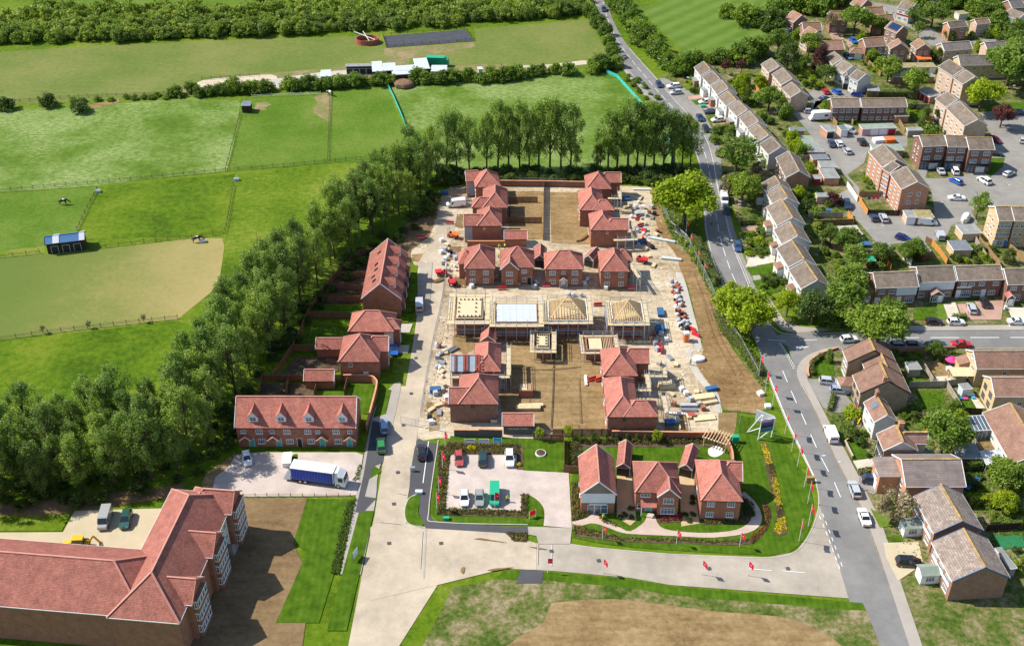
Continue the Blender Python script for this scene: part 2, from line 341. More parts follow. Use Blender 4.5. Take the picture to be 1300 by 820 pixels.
def dashes(line_px,parent,on=3,off=3,wd=.15,z=.2,name='road_marking',mat='white_paint',lvl=4,smooth=True):
 pts=resample([P(p)for p in(smooth_line(line_px,8)if smooth else line_px)],.5)
 i=0;a=int(on/.5);b=int((on+off)/.5)
 _k[0]+=1;zz=lvl*.03+_k[0]*.0004
 while i+a<len(pts):
  p,q=pts[i],pts[i+a];d=(q-p).normalized();s=Vector((-d.y,d.x,0))*wd/2;m=MB()
  m.face([Vector((v.x,v.y,zz))for v in(p+s,p-s,q-s,q+s)][::1]);o=m.build(name,mat,parent)
  i+=b
def line_strip(line_px,parent,wd=.15,lvl=4,mat='white_paint',name='road_marking'):
 pts=resample([P(p)for p in smooth_line(line_px,6)],1.0);_k[0]+=1;zz=lvl*.03+_k[0]*.0004;m=MB()
 for p,q in zip(pts,pts[1:]):
  d=(q-p).normalized();s=Vector((-d.y,d.x,0))*wd/2;m.face([Vector((v.x,v.y,zz))for v in(p+s,p-s,q-s,q+s)])
 return m.build(name,mat,parent)
 # ------------------------------------------------------------------ windows, doors
_C={}
def cached(key,fn):
 if key not in _C:_C[key]=fn()
 return _C[key]
def window_meshes(w,h,n,fm='white_paint'):
 def mk():
  f=MB();t=.08
  f.box(-w/2,-.05,0,-w/2+t,.03,h);f.box(w/2-t,-.05,0,w/2,.03,h);f.box(-w/2+t,-.05,0,w/2-t,.03,t);f.box(-w/2+t,-.05,h-t,w/2-t,.03,h)
  for i in range(1,n):x=-w/2+w*i/n;f.box(x-.03,-.045,t,x+.03,.03,h-t)
  if h>.9:f.box(-w/2+t,-.044,h*.62,w/2-t,.03,h*.62+.045)
  f.box(-w/2-.06,-.11,-.07,w/2+.06,.03,-.001)
  g=MB();g.box(-w/2+t+.001,-.015,t+.001,w/2-t-.001,.028,h-t-.001)
  return f.mesh('window',fm),g.mesh('pane','pane')
 return cached(('win',w,h,n,fm),mk)
def window(parent,loc,rz,w=1.2,h=1.1,n=2,fm='white_paint'):
 f,g=window_meshes(w,h,n,fm);o=inst('window',f,parent,loc,rz);inst('pane',g,o);return o
def door(parent,loc,rz,w=.95,h=2.05,mat='door_white',name='door'):
 def mk():
  m=MB();m.box(-w/2-.07,-.05,0,-w/2,.03,h+.07);m.box(w/2,-.05,0,w/2+.07,.03,h+.07);m.box(-w/2,-.05,h,w/2,.03,h+.07)
  d=MB();d.box(-w/2+.001,-.03,0,w/2-.001,.025,h-.001)
  for k in range(2):d.box(-w*.36,-.045,.18+k*h*.47,w*.36,-.029,.18+k*h*.47+h*.38)
  return m.mesh('door_frame','white_paint'),d.mesh(name,mat)
 f,d=cached(('door',w,h,mat,name),mk);o=inst(name,d,parent,loc,rz);inst('door_frame',f,o);return o
FACE={'f':(0,),'r':(math.pi/2,),'b':(math.pi,),'l':(-math.pi/2,)}
# ------------------------------------------------------------------ houses
class Frame:
 """a house's own axes: x along the eave from A to B, y into the house"""
 def __init__(s,A,B,ze):
  a,b=P(A,ze),P(B,ze);s.ze=ze;d=b-a;s.L=d.length;d.normalize()
  s.o=Vector((a.x,a.y,0));s.d=d;s.n=Vector((-d.y,d.x,0));s.rz=math.atan2(d.y,d.x)
 def w(s,x,y,z):return s.o+s.d*x+s.n*y+Vector((0,0,z))
 def loc(s,px,z):
  q=P(px,z)-s.o;return q.x*s.d.x+q.y*s.d.y,q.x*s.n.x+q.y*s.n.y
 def solve_ridge(s,px,y0,tp,ze=None):
  ze=s.ze if ze is None else ze
  def err(h):
   a=proj(s.w(0,y0+h,ze+h*tp));b=proj(s.w(s.L,y0+h,ze+h*tp));dx,dy=b[0]-a[0],b[1]-a[1]
   return((px[0]-a[0])*dy-(px[1]-a[1])*dx)/math.hypot(dx,dy)
  lo,hi=.3,14.0;e0=err(lo)
  for _ in range(40):
   mid=(lo+hi)/2
   if(err(mid)>0)==(e0>0):lo=mid
   else:hi=mid
  return lo
def wing(x0,y0,x1,y1,ze,rise,axis='x',e0='g',e1='g',ov=.28):return dict(x0=x0,y0=y0,x1=x1,y1=y1,ze=ze,rise=rise,axis=axis,e0=e0,e1=e1,ov=ov)
def roof_faces(wg):
 x0,y0,x1,y1,z,r=(wg[k]for k in('x0','y0','x1','y1','ze','rise'));zr=z+r
 if wg['axis']=='x':
  ym=(y0+y1)/2;h=(y1-y0)/2*.98;a=(x0+(h if wg['e0']=='h' else 0),ym,zr);b=(x1-(h if wg['e1']=='h' else 0),ym,zr)
  c=[(x0,y0,z),(x1,y0,z),(x1,y1,z),(x0,y1,z)]
  if b[0]-a[0]<.1:xm=(a[0]+b[0])/2;a=(xm-.05,ym,zr);b=(xm+.05,ym,zr)
  F=[(c[0],c[1],b,a),(c[2],c[3],a,b)]
  ends=[(wg['e0'],c[3],c[0],a),(wg['e1'],c[1],c[2],b)]
 else:
  xm=(x0+x1)/2;h=(x1-x0)/2*.98;a=(xm,y0+(h if wg['e0']=='h' else 0),zr);b=(xm,y1-(h if wg['e1']=='h' else 0),zr)
  c=[(x0,y0,z),(x1,y0,z),(x1,y1,z),(x0,y1,z)]
  if b[1]-a[1]<.1:ym=(a[1]+b[1])/2;a=(xm,ym-.05,zr);b=(xm,ym+.05,zr)
  F=[(c[1],c[2],b,a),(c[3],c[0],a,b)]
  ends=[(wg['e0'],c[0],c[1],a),(wg['e1'],c[2],c[3],b)]
 caps=[(a,b)];barge=[];gut=[]
 for e,p,q,t in ends:
  if e=='h':F.append((p,q,t));caps+=[(p,t),(q,t)];gut.append((p,q))
  else:barge+=[(p,t),(q,t)]
 gut+=[(F[0][0],F[0][1]),(F[1][0],F[1][1])]
 return F,caps,barge,gut
def solid(m,F,th=.16,mi=0):
 cnt={}
 for f in F:
  m.face(f,mi);m.face([(x,y,z-th)for x,y,z in f[::-1]],mi)
  for i in range(len(f)):a,b=f[i],f[(i+1)%len(f)];cnt[(a,b)]=1
 for a,b in cnt:
  if(b,a)not in cnt:m.face(((a[0],a[1],a[2]-th),(b[0],b[1],b[2]-th),b,a),mi)
def build_house(name,label,cat,fr,wings,wall='brick_red',roof='tile_new',ridge='ridge_new',group=None,wins=(),doors=(),gutter='black_plastic',barge='white_paint',capw=.26,wallmats=None,roofmats=None,base=0.0):
 root=empty(name,fr.o,fr.rz,label,cat,group)
 WM={};RM={};R=[]
 for i,wg in enumerate(wings):
  ov=wg['ov'];x0,y0,x1,y1=wg['x0']+ov,wg['y0']+ov,wg['x1']-ov,wg['y1']-ov;ze=wg['ze']-.05
  m=WM.setdefault((wallmats or{}).get(i,wall),MB())
  slope=wg['rise']/(((wg['y1']-wg['y0'])if wg['axis']=='x' else(wg['x1']-wg['x0']))/2);zt=ze+slope*ov-.1
  m.box(x0,y0,base,x1,y1,zt,0,False)
  zr=wg['ze']+wg['rise']-.18
  if wg['axis']=='x':
   ym=(y0+y1)/2
   if wg['e0']=='g':m.hexa([(x0,y0,zt),(x0,y1,zt),(x0,ym,zr)],[(x0+.2,y0,zt),(x0+.2,y1,zt),(x0+.2,ym,zr)])
   if wg['e1']=='g':m.hexa([(x1-.2,y0,zt),(x1-.2,y1,zt),(x1-.2,ym,zr)],[(x1,y0,zt),(x1,y1,zt),(x1,ym,zr)])
  else:
   xm=(x0+x1)/2
   if wg['e0']=='g':m.hexa([(x1,y0,zt),(x0,y0,zt),(xm,y0,zr)][::-1],[(x1,y0+.2,zt),(x0,y0+.2,zt),(xm,y0+.2,zr)][::-1])
   if wg['e1']=='g':m.hexa([(x1,y1-.2,zt),(x0,y1-.2,zt),(xm,y1-.2,zr)][::-1],[(x1,y1,zt),(x0,y1,zt),(xm,y1,zr)][::-1])
  F,caps,bg,gt=roof_faces(wg);R.append((caps,bg,gt));solid(RM.setdefault((roofmats or{}).get(i,roof),MB()),F)
 for k,m in WM.items():m.build('wall',k,root)
 ro=None
 for k,m in RM.items():ro=m.build('roof',k,root)
 for caps,bg,gt in R:
  mc=MB();mb=MB()
  for a,b in caps:u=Vector((0,0,.03));mc.bar(Vector(a)+u,Vector(b)+u,capw,.14)
  for a,b in bg:u=Vector((0,0,-.07));mb.bar(Vector(a)+u,Vector(b)+u,.1,.24)
  for a,b in gt:u=Vector((0,0,-.1));mg=MB();mg.bar(Vector(a)+u,Vector(b)+u,.14,.12);mg.build('gutter',gutter,root)
  mc.build('ridge_tiles',ridge,ro)
  if mb.v:mb.build('barge_board',barge,root)
 for wdef in wins:
  wi,face,us,zs,ww,wh,n=wdef[:7];fm=wdef[7]if len(wdef)>7 else 'white_paint';wg=wings[wi];ov=wg['ov']
  for u in us:
   for z in zs:window(root,face_pt(wg,face,u,z),FACE[face][0],ww,wh,n,fm)
 for(wi,face,u,ww,hh,mt,nm)in doors:door(root,face_pt(wings[wi],face,u,.03),FACE[face][0],ww,hh,mt,nm)
 return root
def face_pt(wg,face,u,z):
 ov=wg['ov'];x0,y0,x1,y1=wg['x0']+ov,wg['y0']+ov,wg['x1']-ov,wg['y1']-ov
 return{'f':(x0+(x1-x0)*u,y0-.005,z),'b':(x1-(x1-x0)*u,y1+.005,z),'l':(x0-.005,y1-(y1-y0)*u,z),'r':(x1+.005,y0+(y1-y0)*u,z)}[face]
def ridge_house(A,B,R,ze,tp,ends='gg',ov=.28):
 fr=Frame(A,B,ze);h=fr.solve_ridge(R,0,tp);return fr,[wing(0,0,fr.L,2*h,ze,h*tp,'x',ends[0],ends[1],ov)]
def gable_house(A,B,R,ze,tp,ends='gg',ov=.28):
 fr=Frame(A,B,ze);rise=fr.L/2*tp;y=fr.loc(R,ze+rise)[1]
 if ends[1]=='h':y+=fr.L/2
 return fr,[wing(0,0,fr.L,max(y,fr.L*.55),ze,rise,'y',ends[0],ends[1],ov)]
def side_wing(fr,wings,px,R,side,end,ze=None,tp=.9,drop=.03):
 """a lower wing that leaves the main wing to one side; px is its outer front eave corner, R a point of its ridge"""
 ze=fr.ze-drop if ze is None else ze;x,y=fr.loc(px,ze);m=wings[0];y=max(y,.06)if abs(y)>.06 else .06
 h=fr.solve_ridge(R,y,tp,ze);h=min(h,4.5);xm=(m['x0']+m['x1'])/2
 wings.append(wing(min(x,m['x0']-.4),y,xm,y+2*h,ze,h*tp,'x',end,'h')if side=='L' else wing(xm,y,max(x,m['x1']+.4),y+2*h,ze,h*tp,'x','h',end))
 return wings
def chimney(root,loc,h=1.3,w=.9,d=.6,mat='brick_brown'):
 def mk():
  m=MB();m.box(-w/2,-d/2,-1.2,w/2,d/2,h);m.box(-w/2-.06,-d/2-.06,h,w/2+.06,d/2+.06,h+.12)
  p=MB();p.cyl((-w/4,0,h+.12),(-w/4,0,h+.5),.13,.1);p.cyl((w/4,0,h+.12),(w/4,0,h+.5),.13,.1);return m.mesh('chimney',mat),p.mesh('chimney_pot','brick_orange')
 a,b=cached(('chim',h,w,d,mat),mk);o=inst('chimney',a,root,loc);inst('chimney_pot',b,o);return o
def flat_block(name,label,cat,fl,frr,bl,ze=2.4,wall='brick_brown',roof='felt_roof',group=None,doors=None,dmat='door_white',fascia='white_paint'):
 """flat-roofed garage or shed from three roof corners (front left, front right, back left)"""
 f=Frame(fl,frr,ze);D=max(abs(f.loc(bl,ze)[1]),2.0);L=f.L
 root=empty(name,f.o,f.rz,label,cat,group)
 m=MB();m.box(.12,.12,0,L-.12,D-.12,ze-.15,0,False);m.build('wall',wall,root)
 m=MB();m.hexa([(0,0,ze-.15),(L,0,ze-.15),(L,D,ze-.15),(0,D,ze-.15)],[(0,0,ze),(L,0,ze),(L,D,ze+.12),(0,D,ze+.12)]);m.build('roof',roof,root)
 m=MB();m.box(-.05,-.05,ze-.16,L+.05,.0,ze+.03);m.box(-.05,.001,ze-.16,0,D,ze+.03);m.box(L,.001,ze-.16,L+.05,D,ze+.03);m.build('fascia',fascia,root)
 if doors:
  for face,n,mats in doors:
   ln=L if face in 'fb' else D;wdt=ln/n-.35
   for i in range(n):
    u=(i+.5)/n;loc={'f':(L*u,.115,.02),'b':(L*u,D-.115,.02),'l':(.115,D*u,.02),'r':(L-.115,D*u,.02)}[face]
    door(root,loc,FACE[face][0],round(min(wdt,2.4),1),2.0,mats[i%len(mats)],'garage_door')
 return root
 # ------------------------------------------------------------------ the setting: fields, roads, plots
m=MB();m.face([(-1500,-400,0),(1500,-400,0),(1500,2200,0),(-1500,2200,0)]);tag(m.build('ground','grass'),kind='structure')
sheet('field',[(-30,68),(130,58),(330,50),(470,46),(487,60),(492,82),(440,88),(350,97),(250,104),(225,121),(100,129),(-30,134)],'grass_olive')
sheet('field',[(487,62),(605,54),(602,37),(747,25),(777,76),(770,84),(700,86),(560,92),(490,84)],'grass_olive')
sheet('field',[(60,-30),(330,-30),(330,2),(250,9),(120,10),(75,3)],'grass_pale')
sheet('field',[(128,237),(298,221),(286,295),(240,300),(112,303),(100,295)],'grass_lush')
sheet('field',[(-30,248),(124,237),(97,297),(52,312),(-30,322)],'grass_pale')
sheet('field',[(-30,437),(226,407),(250,420),(210,480),(150,500),(-30,520)],'grass_lush')
sheet('meadow',[(-30,142),(120,134),(240,124),(303,128),(308,140),(288,217),(120,236),(-30,247)],'grass_meadow')
sheet('paddock',[(306,126),(420,118),(416,208),(291,217)],'grass_pale')
sheet('paddock',[(421,116),(492,110),(512,170),(530,205),(416,207.5)],'grass_pale')
sheet('meadow',[(496,110),(640,98),(768,92),(800,112),(845,160),(868,225),(560,225),(525,200)],'grass_meadow')
sheet('soil_patch',smooth_line([(398,124),(410,119),(421,121),(420,140),(419,156),(410,151),(397,141),(403,131),(398,124)],4)[:-1],'worn_turf',2)
sheet('soil_patch',[(325,131),(338,130),(345,133),(336,137),(340,140),(322,141)],'worn_turf',2)
sheet('dry_field',[(-30,329),(52,322),(119,318),(244,302.5),(282,302.5),(285,313),(279,353),(268,371),(226,405),(-30,435)],'grass_dry')
sheet('stable_track',smooth_line([(246,110),(258,102),(300,98),(345,95),(350,103),(320,107),(262,113),(246,110)],3)[:-1],'sandy_track',3)
sheet('stable_track',smooth_line([(346,101),(400,93),(440,89),(490,86),(492,93),(440,97),(400,103),(352,112),(346,101)],3)[:-1],'concrete',3)
sheet('worn_turf',smooth_line([(225,120),(245,106),(300,96),(380,90),(440,84),(492,82),(494,97),(440,101),(345,114),(260,120),(225,120)],3)[:-1],'worn_turf',2)
sheet('track',[(640,84),(700,82),(740,77),(775,79),(775,83),(742,82),(700,87),(640,91)],'sandy_track',2)
sheet('soil_patch',[(487,62),(600,54),(604,60),(560,68),(520,75),(520,86),(492,86)],'worn_turf',2)
sheet('soil_patch',[(560,86),(600,82),(645,82),(645,91),(580,95)],'worn_turf',2)
sheet('riding_arena',[(486,46),(590,38),(602,52.5),(491,60.5)],'arena_sand',3)
sheet('soil_patch',[(112,134),(150,126),(152,130),(120,138)],'soil_tan',2)
sheet('playing_field',[(812,12),(905,-25),(1040,-25),(1000,20),(960,72),(880,85),(860,60)],'mown_pitch')
# development: bare dusty ground
sheet('site_ground',[(545,252),(575,236),(700,232),(826,238),(836,262),(848,290),(858,322),(866,346),(880,395),(892,441),(905,480),(917,520),(912,556),(735,552),(690,558),(556,556),(530,560),(530,480),(548,420),(563,370),(530,345),(515,312)],'site_dirt',1)
sheet('brown_soil',[(490,310),(535,262),(548,250),(560,262),(545,300),(522,318),(520,350),(500,330)],'soil_brown',2)  # browner soil at the back left of the site
sheet('spoil_bank',smooth_line([(828,246),(840,262),(852,296),(870,316),(880,330),(893,353),(908,386),(920,423),(935,450),(963,485),(972,505),(966,524),(938,521),(920,519),(908,497),(884,462),(893,445),(885,410),(874,365),(864,343),(857,322),(840,300),(828,270)],3),'soil_bank',2)
sheet('spoil_bank',[(912,524),(936,523),(934,545),(936,560),(912,553)],'soil_tan',2)
sheet('pavement',smooth_line([(858,345),(868,352),(880,395),(891,441),(880,446),(878,452),(884,466),(898,485),(912,500),(915,522),(909,522),(905,503),(891,488),(878,470),(871,450),(870,442),(882,440),(870,392),(858,350)],3),'concrete',3)
for poly,mt in(([(646,243),(690,243),(690,304),(646,304)],'soil_tan'),([(698,244),(742,244),(740,270),(750,310),(700,308)],'soil_tan'),([(643,425),(700,430),(763,430),(768,545),(640,545),(634,500),(646,460)],'soil_tan'),([(576,425),(606,420),(608,440),(590,450),(574,440)],'soil_tan'),([(566,313),(586,313),(583,330),(565,330)],'soil_brown'),([(576,352),(594,352),(592,366),(576,364)],'soil_brown'),([(567,272),(588,272),(588,290),(567,286)],'soil_brown'),([(523,323),(545,322),(546,334),(524,332)],'soil_tan'),([(541,510),(558,512),(558,545),(545,548)],'soil_tan'),([(845,525),(870,522),(874,552),(843,552)],'soil_tan')):
 sheet('bare_soil',poly,mt,2)
random.seed(5)
# left estate road, wide concrete finish
road_l=sheet('estate_road',smooth_line([(556,262),(552,300),(533,330),(530,345),(530,390),(526,425),(515,490)],3)+[(509,490),(497,535),(486,587),(476,651),(460,727),(440,830)]+[(500,830),(560,735),(560,672),(540,671),(516,664),(514,655),(518,629),(526,581),(532,532),(540,490),(549,435),(562,371),(567,330),(577,290),(582,262)],'concrete_road',2)
sheet('road_bottom',[(470,668),(540,670),(640,676),(684,690),(724,690),(761,695),(852,702.5),(974,707),(1010,700),(1029,676),(1040,640),(1075,735),(1090,760),(850,742),(800,733),(700,724),(640,721),(560,740),(470,760)],'dusty_road',2)
sheet('estate_road',[(470,668.5),(540,670.5),(640,676.5),(681,690),(681,723),(640,721.5),(560,741),(470,762)],'concrete_road',3)
# main road
MRL=[(752,-40),(757,0),(764,30),(778,62),(806,102),(830,128),(854,152),(874,178),(886,205),(893,240),(893,270),(896,300),(908,345),(930,388),(955,425),(976,480),(988,510),(1001,541),(1020,580),(1036,614),(1043,650),(1068,728),(1095,820)]
MRR=[(764,-40),(771,0),(780,30),(800,62),(836,102),(858,128),(880,152),(898,178),(906,205),(912,240),(922,275),(931,310),(945,345),(962,388),(980,415),(1008,462),(1020,489),(1036,522),(1061,581),(1089,632),(1107,678),(1123,724),(1155,820)]
road_m=sheet('main_road',smooth_line(MRL,4)+smooth_line(MRR,4)[::-1],'tarmac',3)
lay=sheet('lay_by',smooth_line([(836,102),(845,100),(880,120),(897,150),(912,185),(916,210),(918,240),(928,275),(938,310),(952,345),(968,385),(980,415)],3)+smooth_line([(962,388),(945,345),(931,310),(922,275),(912,240),(906,205),(898,178),(880,152),(858,128),(836,102)],3),'tarmac_old',3)
sheet('verge_path',smooth_line([(757,0),(764,30),(778,62),(806,102),(830,128),(854,152)],3)+smooth_line([(852,154),(828,131),(803,104),(775,64),(761,30),(754,0)],3),'pavement',4)
side=sheet('side_road',[(975,424)]+smooth_line([(985,425),(1003,424),(1040,423),(1073,423)],3)+[(1141,420),(1500,419),(1500,443),(1141,442),(1061,441)]+smooth_line([(1061,441),(1040,446),(1020,456),(1013,466),(1012,480)],3)+[(1018,492),(1000,440)],'tarmac',3)
CL=[((a[0]+b[0])/2+1.5,(a[1]+b[1])/2)for a,b in zip(MRL,MRR)]
dashes(CL[:14],road_m,4,2,.13);dashes(CL[15:-2],road_m,4,3.2,.14)
def off(L,k):return[(a[0]+(b[0]-a[0])*k,a[1]+(b[1]-a[1])*k)for a,b in L]
line_strip(off(zip(MRL,MRR),.06)[:14],road_m,.1);line_strip(off(zip(MRL,MRR),.95)[3:14],road_m,.1)
line_strip(off(zip(MRL,MRR),.97)[16:-1],road_m,.07,4,'ridge_lichen')
line_strip(off(zip(MRL,MRR),.035)[15:20],road_m,.16,4,'white_paint')
dashes([(1040,655),(1047,672),(1056,695),(1068,728)],road_m,1,1,.12);dashes([(1044,652),(1051,670),(1060,694),(1072,727)],road_m,1,1,.12)
dashes([(1130,429.3),(1500,428.6)],side,6.6,2.6,.2,smooth=False);dashes([(975,432),(1000,433.5),(1030,432),(1073,430.5)],side,4,3,.15)
dashes([(991,437),(1000,450),(1010,469)],side,.8,.6,.14);dashes([(989,436),(998,450),(1008,470)],side,.8,.6,.14)
_k[0]+=1;zz=.12+_k[0]*.0004;mm=MB();mm.face([P(p,zz)for p in(q4(60,128),q4(78,152),q4(185,130))]);mm.build('road_marking','white_paint',side)
for pxs in((cL(820,795),cL(930,803)),(cL(960,803),cL(1060,812))):
 line_strip(list(pxs),side,.12)
line_strip([cL(0,695),cL(0,800)],road_l,.3,4,'concrete');line_strip([(541,671),(538,735)],road_l,.3,4,'pavement')
# pavements right of the main road and round the corner
sheet('pavement',smooth_line([(1018,492),(1012,476),(1014,464),(1024,452),(1045,443),(1061,441)],3)+smooth_line([(1075,443),(1060,447),(1040,455),(1027,470),(1025,480),(1040,510),(1058,545),(1075,575),(1098,620),(1122,672),(1140,728),(1185,860)],3)+smooth_line([(1168,860),(1123,724),(1107,678),(1089,632),(1061,581),(1036,522),(1020,489)],3),'pavement',4)
kerb([(1061,441.5),(1045,444),(1024,453),(1014,465),(1012.5,477),(1019,491),(1037,524),(1062,582),(1090,633),(1108,679),(1124,725),(1150,795)])
sheet('pavement',[(1137,413.5),(1500,411),(1500,418),(1141,419.5)],'pavement',4);kerb([(1141,419.8),(1235,419.2),(1500,418.5)])
sheet('pavement',smooth_line([(938,295),(948,330),(962,368),(980,404),(1000,421),(1040,421)],3)+smooth_line([(1073,417),(1040,416),(1005,412),(990,398),(972,368),(958,330),(946,295)],3),'pavement',4)
kerb([(906,205),(912,240),(922,275),(931,310),(946,345),(963,388),(978,412),(990,422),(1003,424),(1040,423),(1073,423),(1141,420)])
kerb([(976,480),(988,510),(1001,541),(1020,580),(1036,614),(1039,645),(1028,677),(1010,700),(974,708),(852,703.5),(761,696),(724,691)])
kerb([(1061,441.3),(1141,442.3),(1500,443.2)])
# verge of the road and hedge bank
sheet('rough_verge',smooth_line([(838,262),(850,262),(866,262),(885,270),(893,300),(905,345),(928,388),(952,425),(975,490),(967,490),(940,455),(922,420),(908,383),(892,350),(880,327),(860,315),(848,292)],3),'grass_rough',2)
sheet('bank_grass',smooth_line([(862,232),(890,232),(892,270),(895,300),(907,345),(929,388),(953,425),(975,480),(968,478),(942,440),(925,410),(906,370),(890,338),(876,310),(866,280)],3),'grass',3)
# show-home plot
lawn1=sheet('lawn',smooth_line([(938,527),(955,530),(977,532),(995,560),(1013,590),(1028,618),(1033,645),(1027,672),(1008,697),(974,704),(852,698),(780,692),(728,682),(724,676)],3)+[(728,560),(930,558)],'lawn',2)
sheet('show_garden_lawn',[(728,568),(925,566),(932,590),(728,592)],'lawn',3)
sheet('car_park',[(568,577),(664,577),(664,597),(722,600),(726,670),(690,667)]+smooth_line([(690,667),(691,648),(684,636),(672,628)],4)+[(664,628),(664,650),(566,646)],'block_paving',3)
lawn2=sheet('lawn',[(572,553),(720,558),(717,600),(662,597),(662,577),(566,577)],'lawn',2)
sheet('lawn',[(556,562),(566,577),(566,646),(664,651),(672,629)]+smooth_line([(672,629),(684,637),(690,650),(690,666)],4)+[(675,667),(600,664),(555,660),(546,650),(551,600)],'lawn',2)
sheet('lawn',smooth_line([(529,627),(518,635),(514,650),(518,663),(532,667),(538,664),(531,650),(533,632),(529,627)],4)[:-1],'lawn',4)
kerb([(533,626),(519,633),(514,648),(517,663),(532,668),(540,670)])
sheet('lay_by',[(531,556),(545,562),(555,562),(551,600),(545,640),(546,655),(552,661),(640,668),(671,668),(671,676),(641,676),(540,670),(532,650),(533,630),(519,630),(521,600),(526,570)],'tarmac_dark',3)
line_strip([cJ(965,265),cJ(940,450)],road_l,.15,5,'white_paint');line_strip([cK(185,260),cK(145,560),cK(180,600),cK(560,612)],road_l,.18,5,'concrete')
sheet('crossover',[(670,668),(726,670),(724,690),(684,690),(681,680),(671,678)],'dusty_road',4)
sheet('planting_bed',[(642,675),(669,677),(669,688),(652,687)],'soil_dark',4)
sheet('planting_bed',[(568,560),(660,562),(660,577),(566,577)],'soil_dark',4);sheet('planting_bed',[(557,566),(573,566),(565,646),(555,648)],'soil_dark',4);sheet('planting_bed',[(557,645),(666,649),(666,656),(556,654)],'soil_dark',4);sheet('planting_bed',[(662,628),(670,628),(669,658),(661,656)],'soil_dark',4)
sheet('planting_bed',[(656,565),(664,565),(664,596),(656,596)],'soil_dark',4)
sheet('garden_path',smooth_line([(726,662),(745,657),(754,650),(762,656),(785,668),(800,674),(818,662),(822,652),(830,652),(838,668),(860,674),(900,676),(935,672),(953,660),(952,645),(944,632),(935,628)],3)+smooth_line([(945,624),(958,636),(966,650),(966,664),(950,676),(905,682),(858,680),(812,678),(790,676),(768,668),(750,664),(728,671)],3),'garden_path',4)
sheet('driveway',[(783,595),(801,595),(808,660),(800,667),(783,656)],'drive_gold',4);sheet('driveway',[(862,600),(880,600),(888,664),(865,668)],'drive_gold',4)
sheet('planting_bed',smooth_line([(727,664),(740,671),(790,682),(860,683),(905,686),(950,684),(967,672),(972,655),(967,640),(975,640),(979,655),(972,674),(952,690),(905,691),(858,689),(785,687),(730,680)],3),'soil_dark',4)
sheet('planting_bed',[(726,613),(736,613),(737,648),(752,650),(745,656),(726,661)],'soil_dark',4);sheet('planting_bed',[(728,557),(930,555),(930,566),(742,568),(730,595),(720,595)],'soil_dark',4)
sheet('planting_bed',[(830,648),(866,652),(866,662),(838,664)],'soil_dark',4);sheet('planting_bed',[(888,652),(940,655),(948,636),(958,650),(950,664),(892,666)],'soil_dark',4)
sheet('planting_bed',smooth_line([(966,563),(974,563),(985,600),(992,640),(1000,672),(990,680),(982,674),(986,655),(976,612)],3),'soil_dark',4)
sheet('patio',smooth_line([(899,570),(906,566),(916,568),(918,575),(908,580),(900,577),(899,570)],4)[:-1],'stone_white',5)
# left plots
sheet('car_court',[(273,606),(290,592),(300,577),(328,574),(452,574),(461,577),(453,628),(440,629),(268,631)],'block_paving',3)
sheet('pavement',smooth_line([(500,487),(509,487),(503,520),(492,565),(480,600),(476,640),(458,729)],3)+smooth_line([(432,729),(446,660),(452,628),(460,590),(466,560),(475,520),(488,500),(500,487)],3),'pavement',3)
for poly in([(486,493),(497,495),(490,525),(474,530),(480,508)],[(474,590),(485,598),(468,608)],[(462,632),(474,637),(461,637)],[(458,648),(475,648),(456,731),(438,731)],[(374,576),(378,576),(378,596),(366,597),(372,577)],[(380,490),(480,492),(472,525),(462,525),(462,492)],[(456,648),(475,648),(440,800),(415,800)]):
 sheet('lawn',poly,'lawn',4)
sheet('tarmac_bay',[(473,534),(494,537),(486,587),(474,592),(468,610),(463,630),(478,632),(461,650),(451,650),(462,600)],'tarmac_dark',4)
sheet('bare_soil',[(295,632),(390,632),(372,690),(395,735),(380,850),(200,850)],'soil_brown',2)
sheet('lawn',[(390,633),(447,633),(425,725),(405,790),(350,790),(390,700),(372,690)],'lawn',3)
sheet('bare_soil',[(262,600),(300,575),(296,600),(268,632),(255,615)],'soil_tan',2)
sheet('yard',[(-40,676),(80,675),(95,648),(205,645),(210,660),(170,730),(-60,740)],'yard_surface',3)
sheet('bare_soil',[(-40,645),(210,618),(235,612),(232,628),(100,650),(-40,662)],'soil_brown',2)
sheet('lawn',[(-40,655),(90,652),(78,674),(-40,674)],'grass',3)
for poly,mt in(([(455,332),(480,330),(476,350),(440,352)],'soil_dark'),([(420,353),(474,352),(470,372),(408,374)],'soil_dark'),([(408,376),(468,375),(464,385),(402,386)],'soil_dark'),([(404,388),(460,388),(450,404),(397,404)],'lawn'),([(392,413),(442,413),(430,444),(376,444)],'lawn'),([(374,453),(430,453),(430,470),(400,484),(350,484)],'soil_dark'),([(330,487),(365,487),(362,502),(328,502)],'soil_dark'),([(367,487),(400,487),(398,502),(364,502)],'soil_dark'),([(402,487),(475,488),(462,525),(400,502)],'lawn')):
 sheet('garden_plot',poly,mt,4)
for y0,y1,x0,x1 in((337,346,524,531),(349,358,522,530),(361,369,521,529),(374,383,520,528),(388,397,517,526),(402,410,508,520),(424,436,508,514),(456,474,499,507)):
 sheet('front_garden',[(x0,y0),(x1,y0),(x1-2,y1),(x0-2,y1)],'grass',4)
sheet('parking_strip',[(533,333),(549,333),(545,400),(528,400)],'dusty_road',4)
for poly in([(508,411),(524,411),(520,422),(505,422)],[(506,438),(520,438),(518,448),(504,448)]):sheet('driveway',poly,'concrete',4)
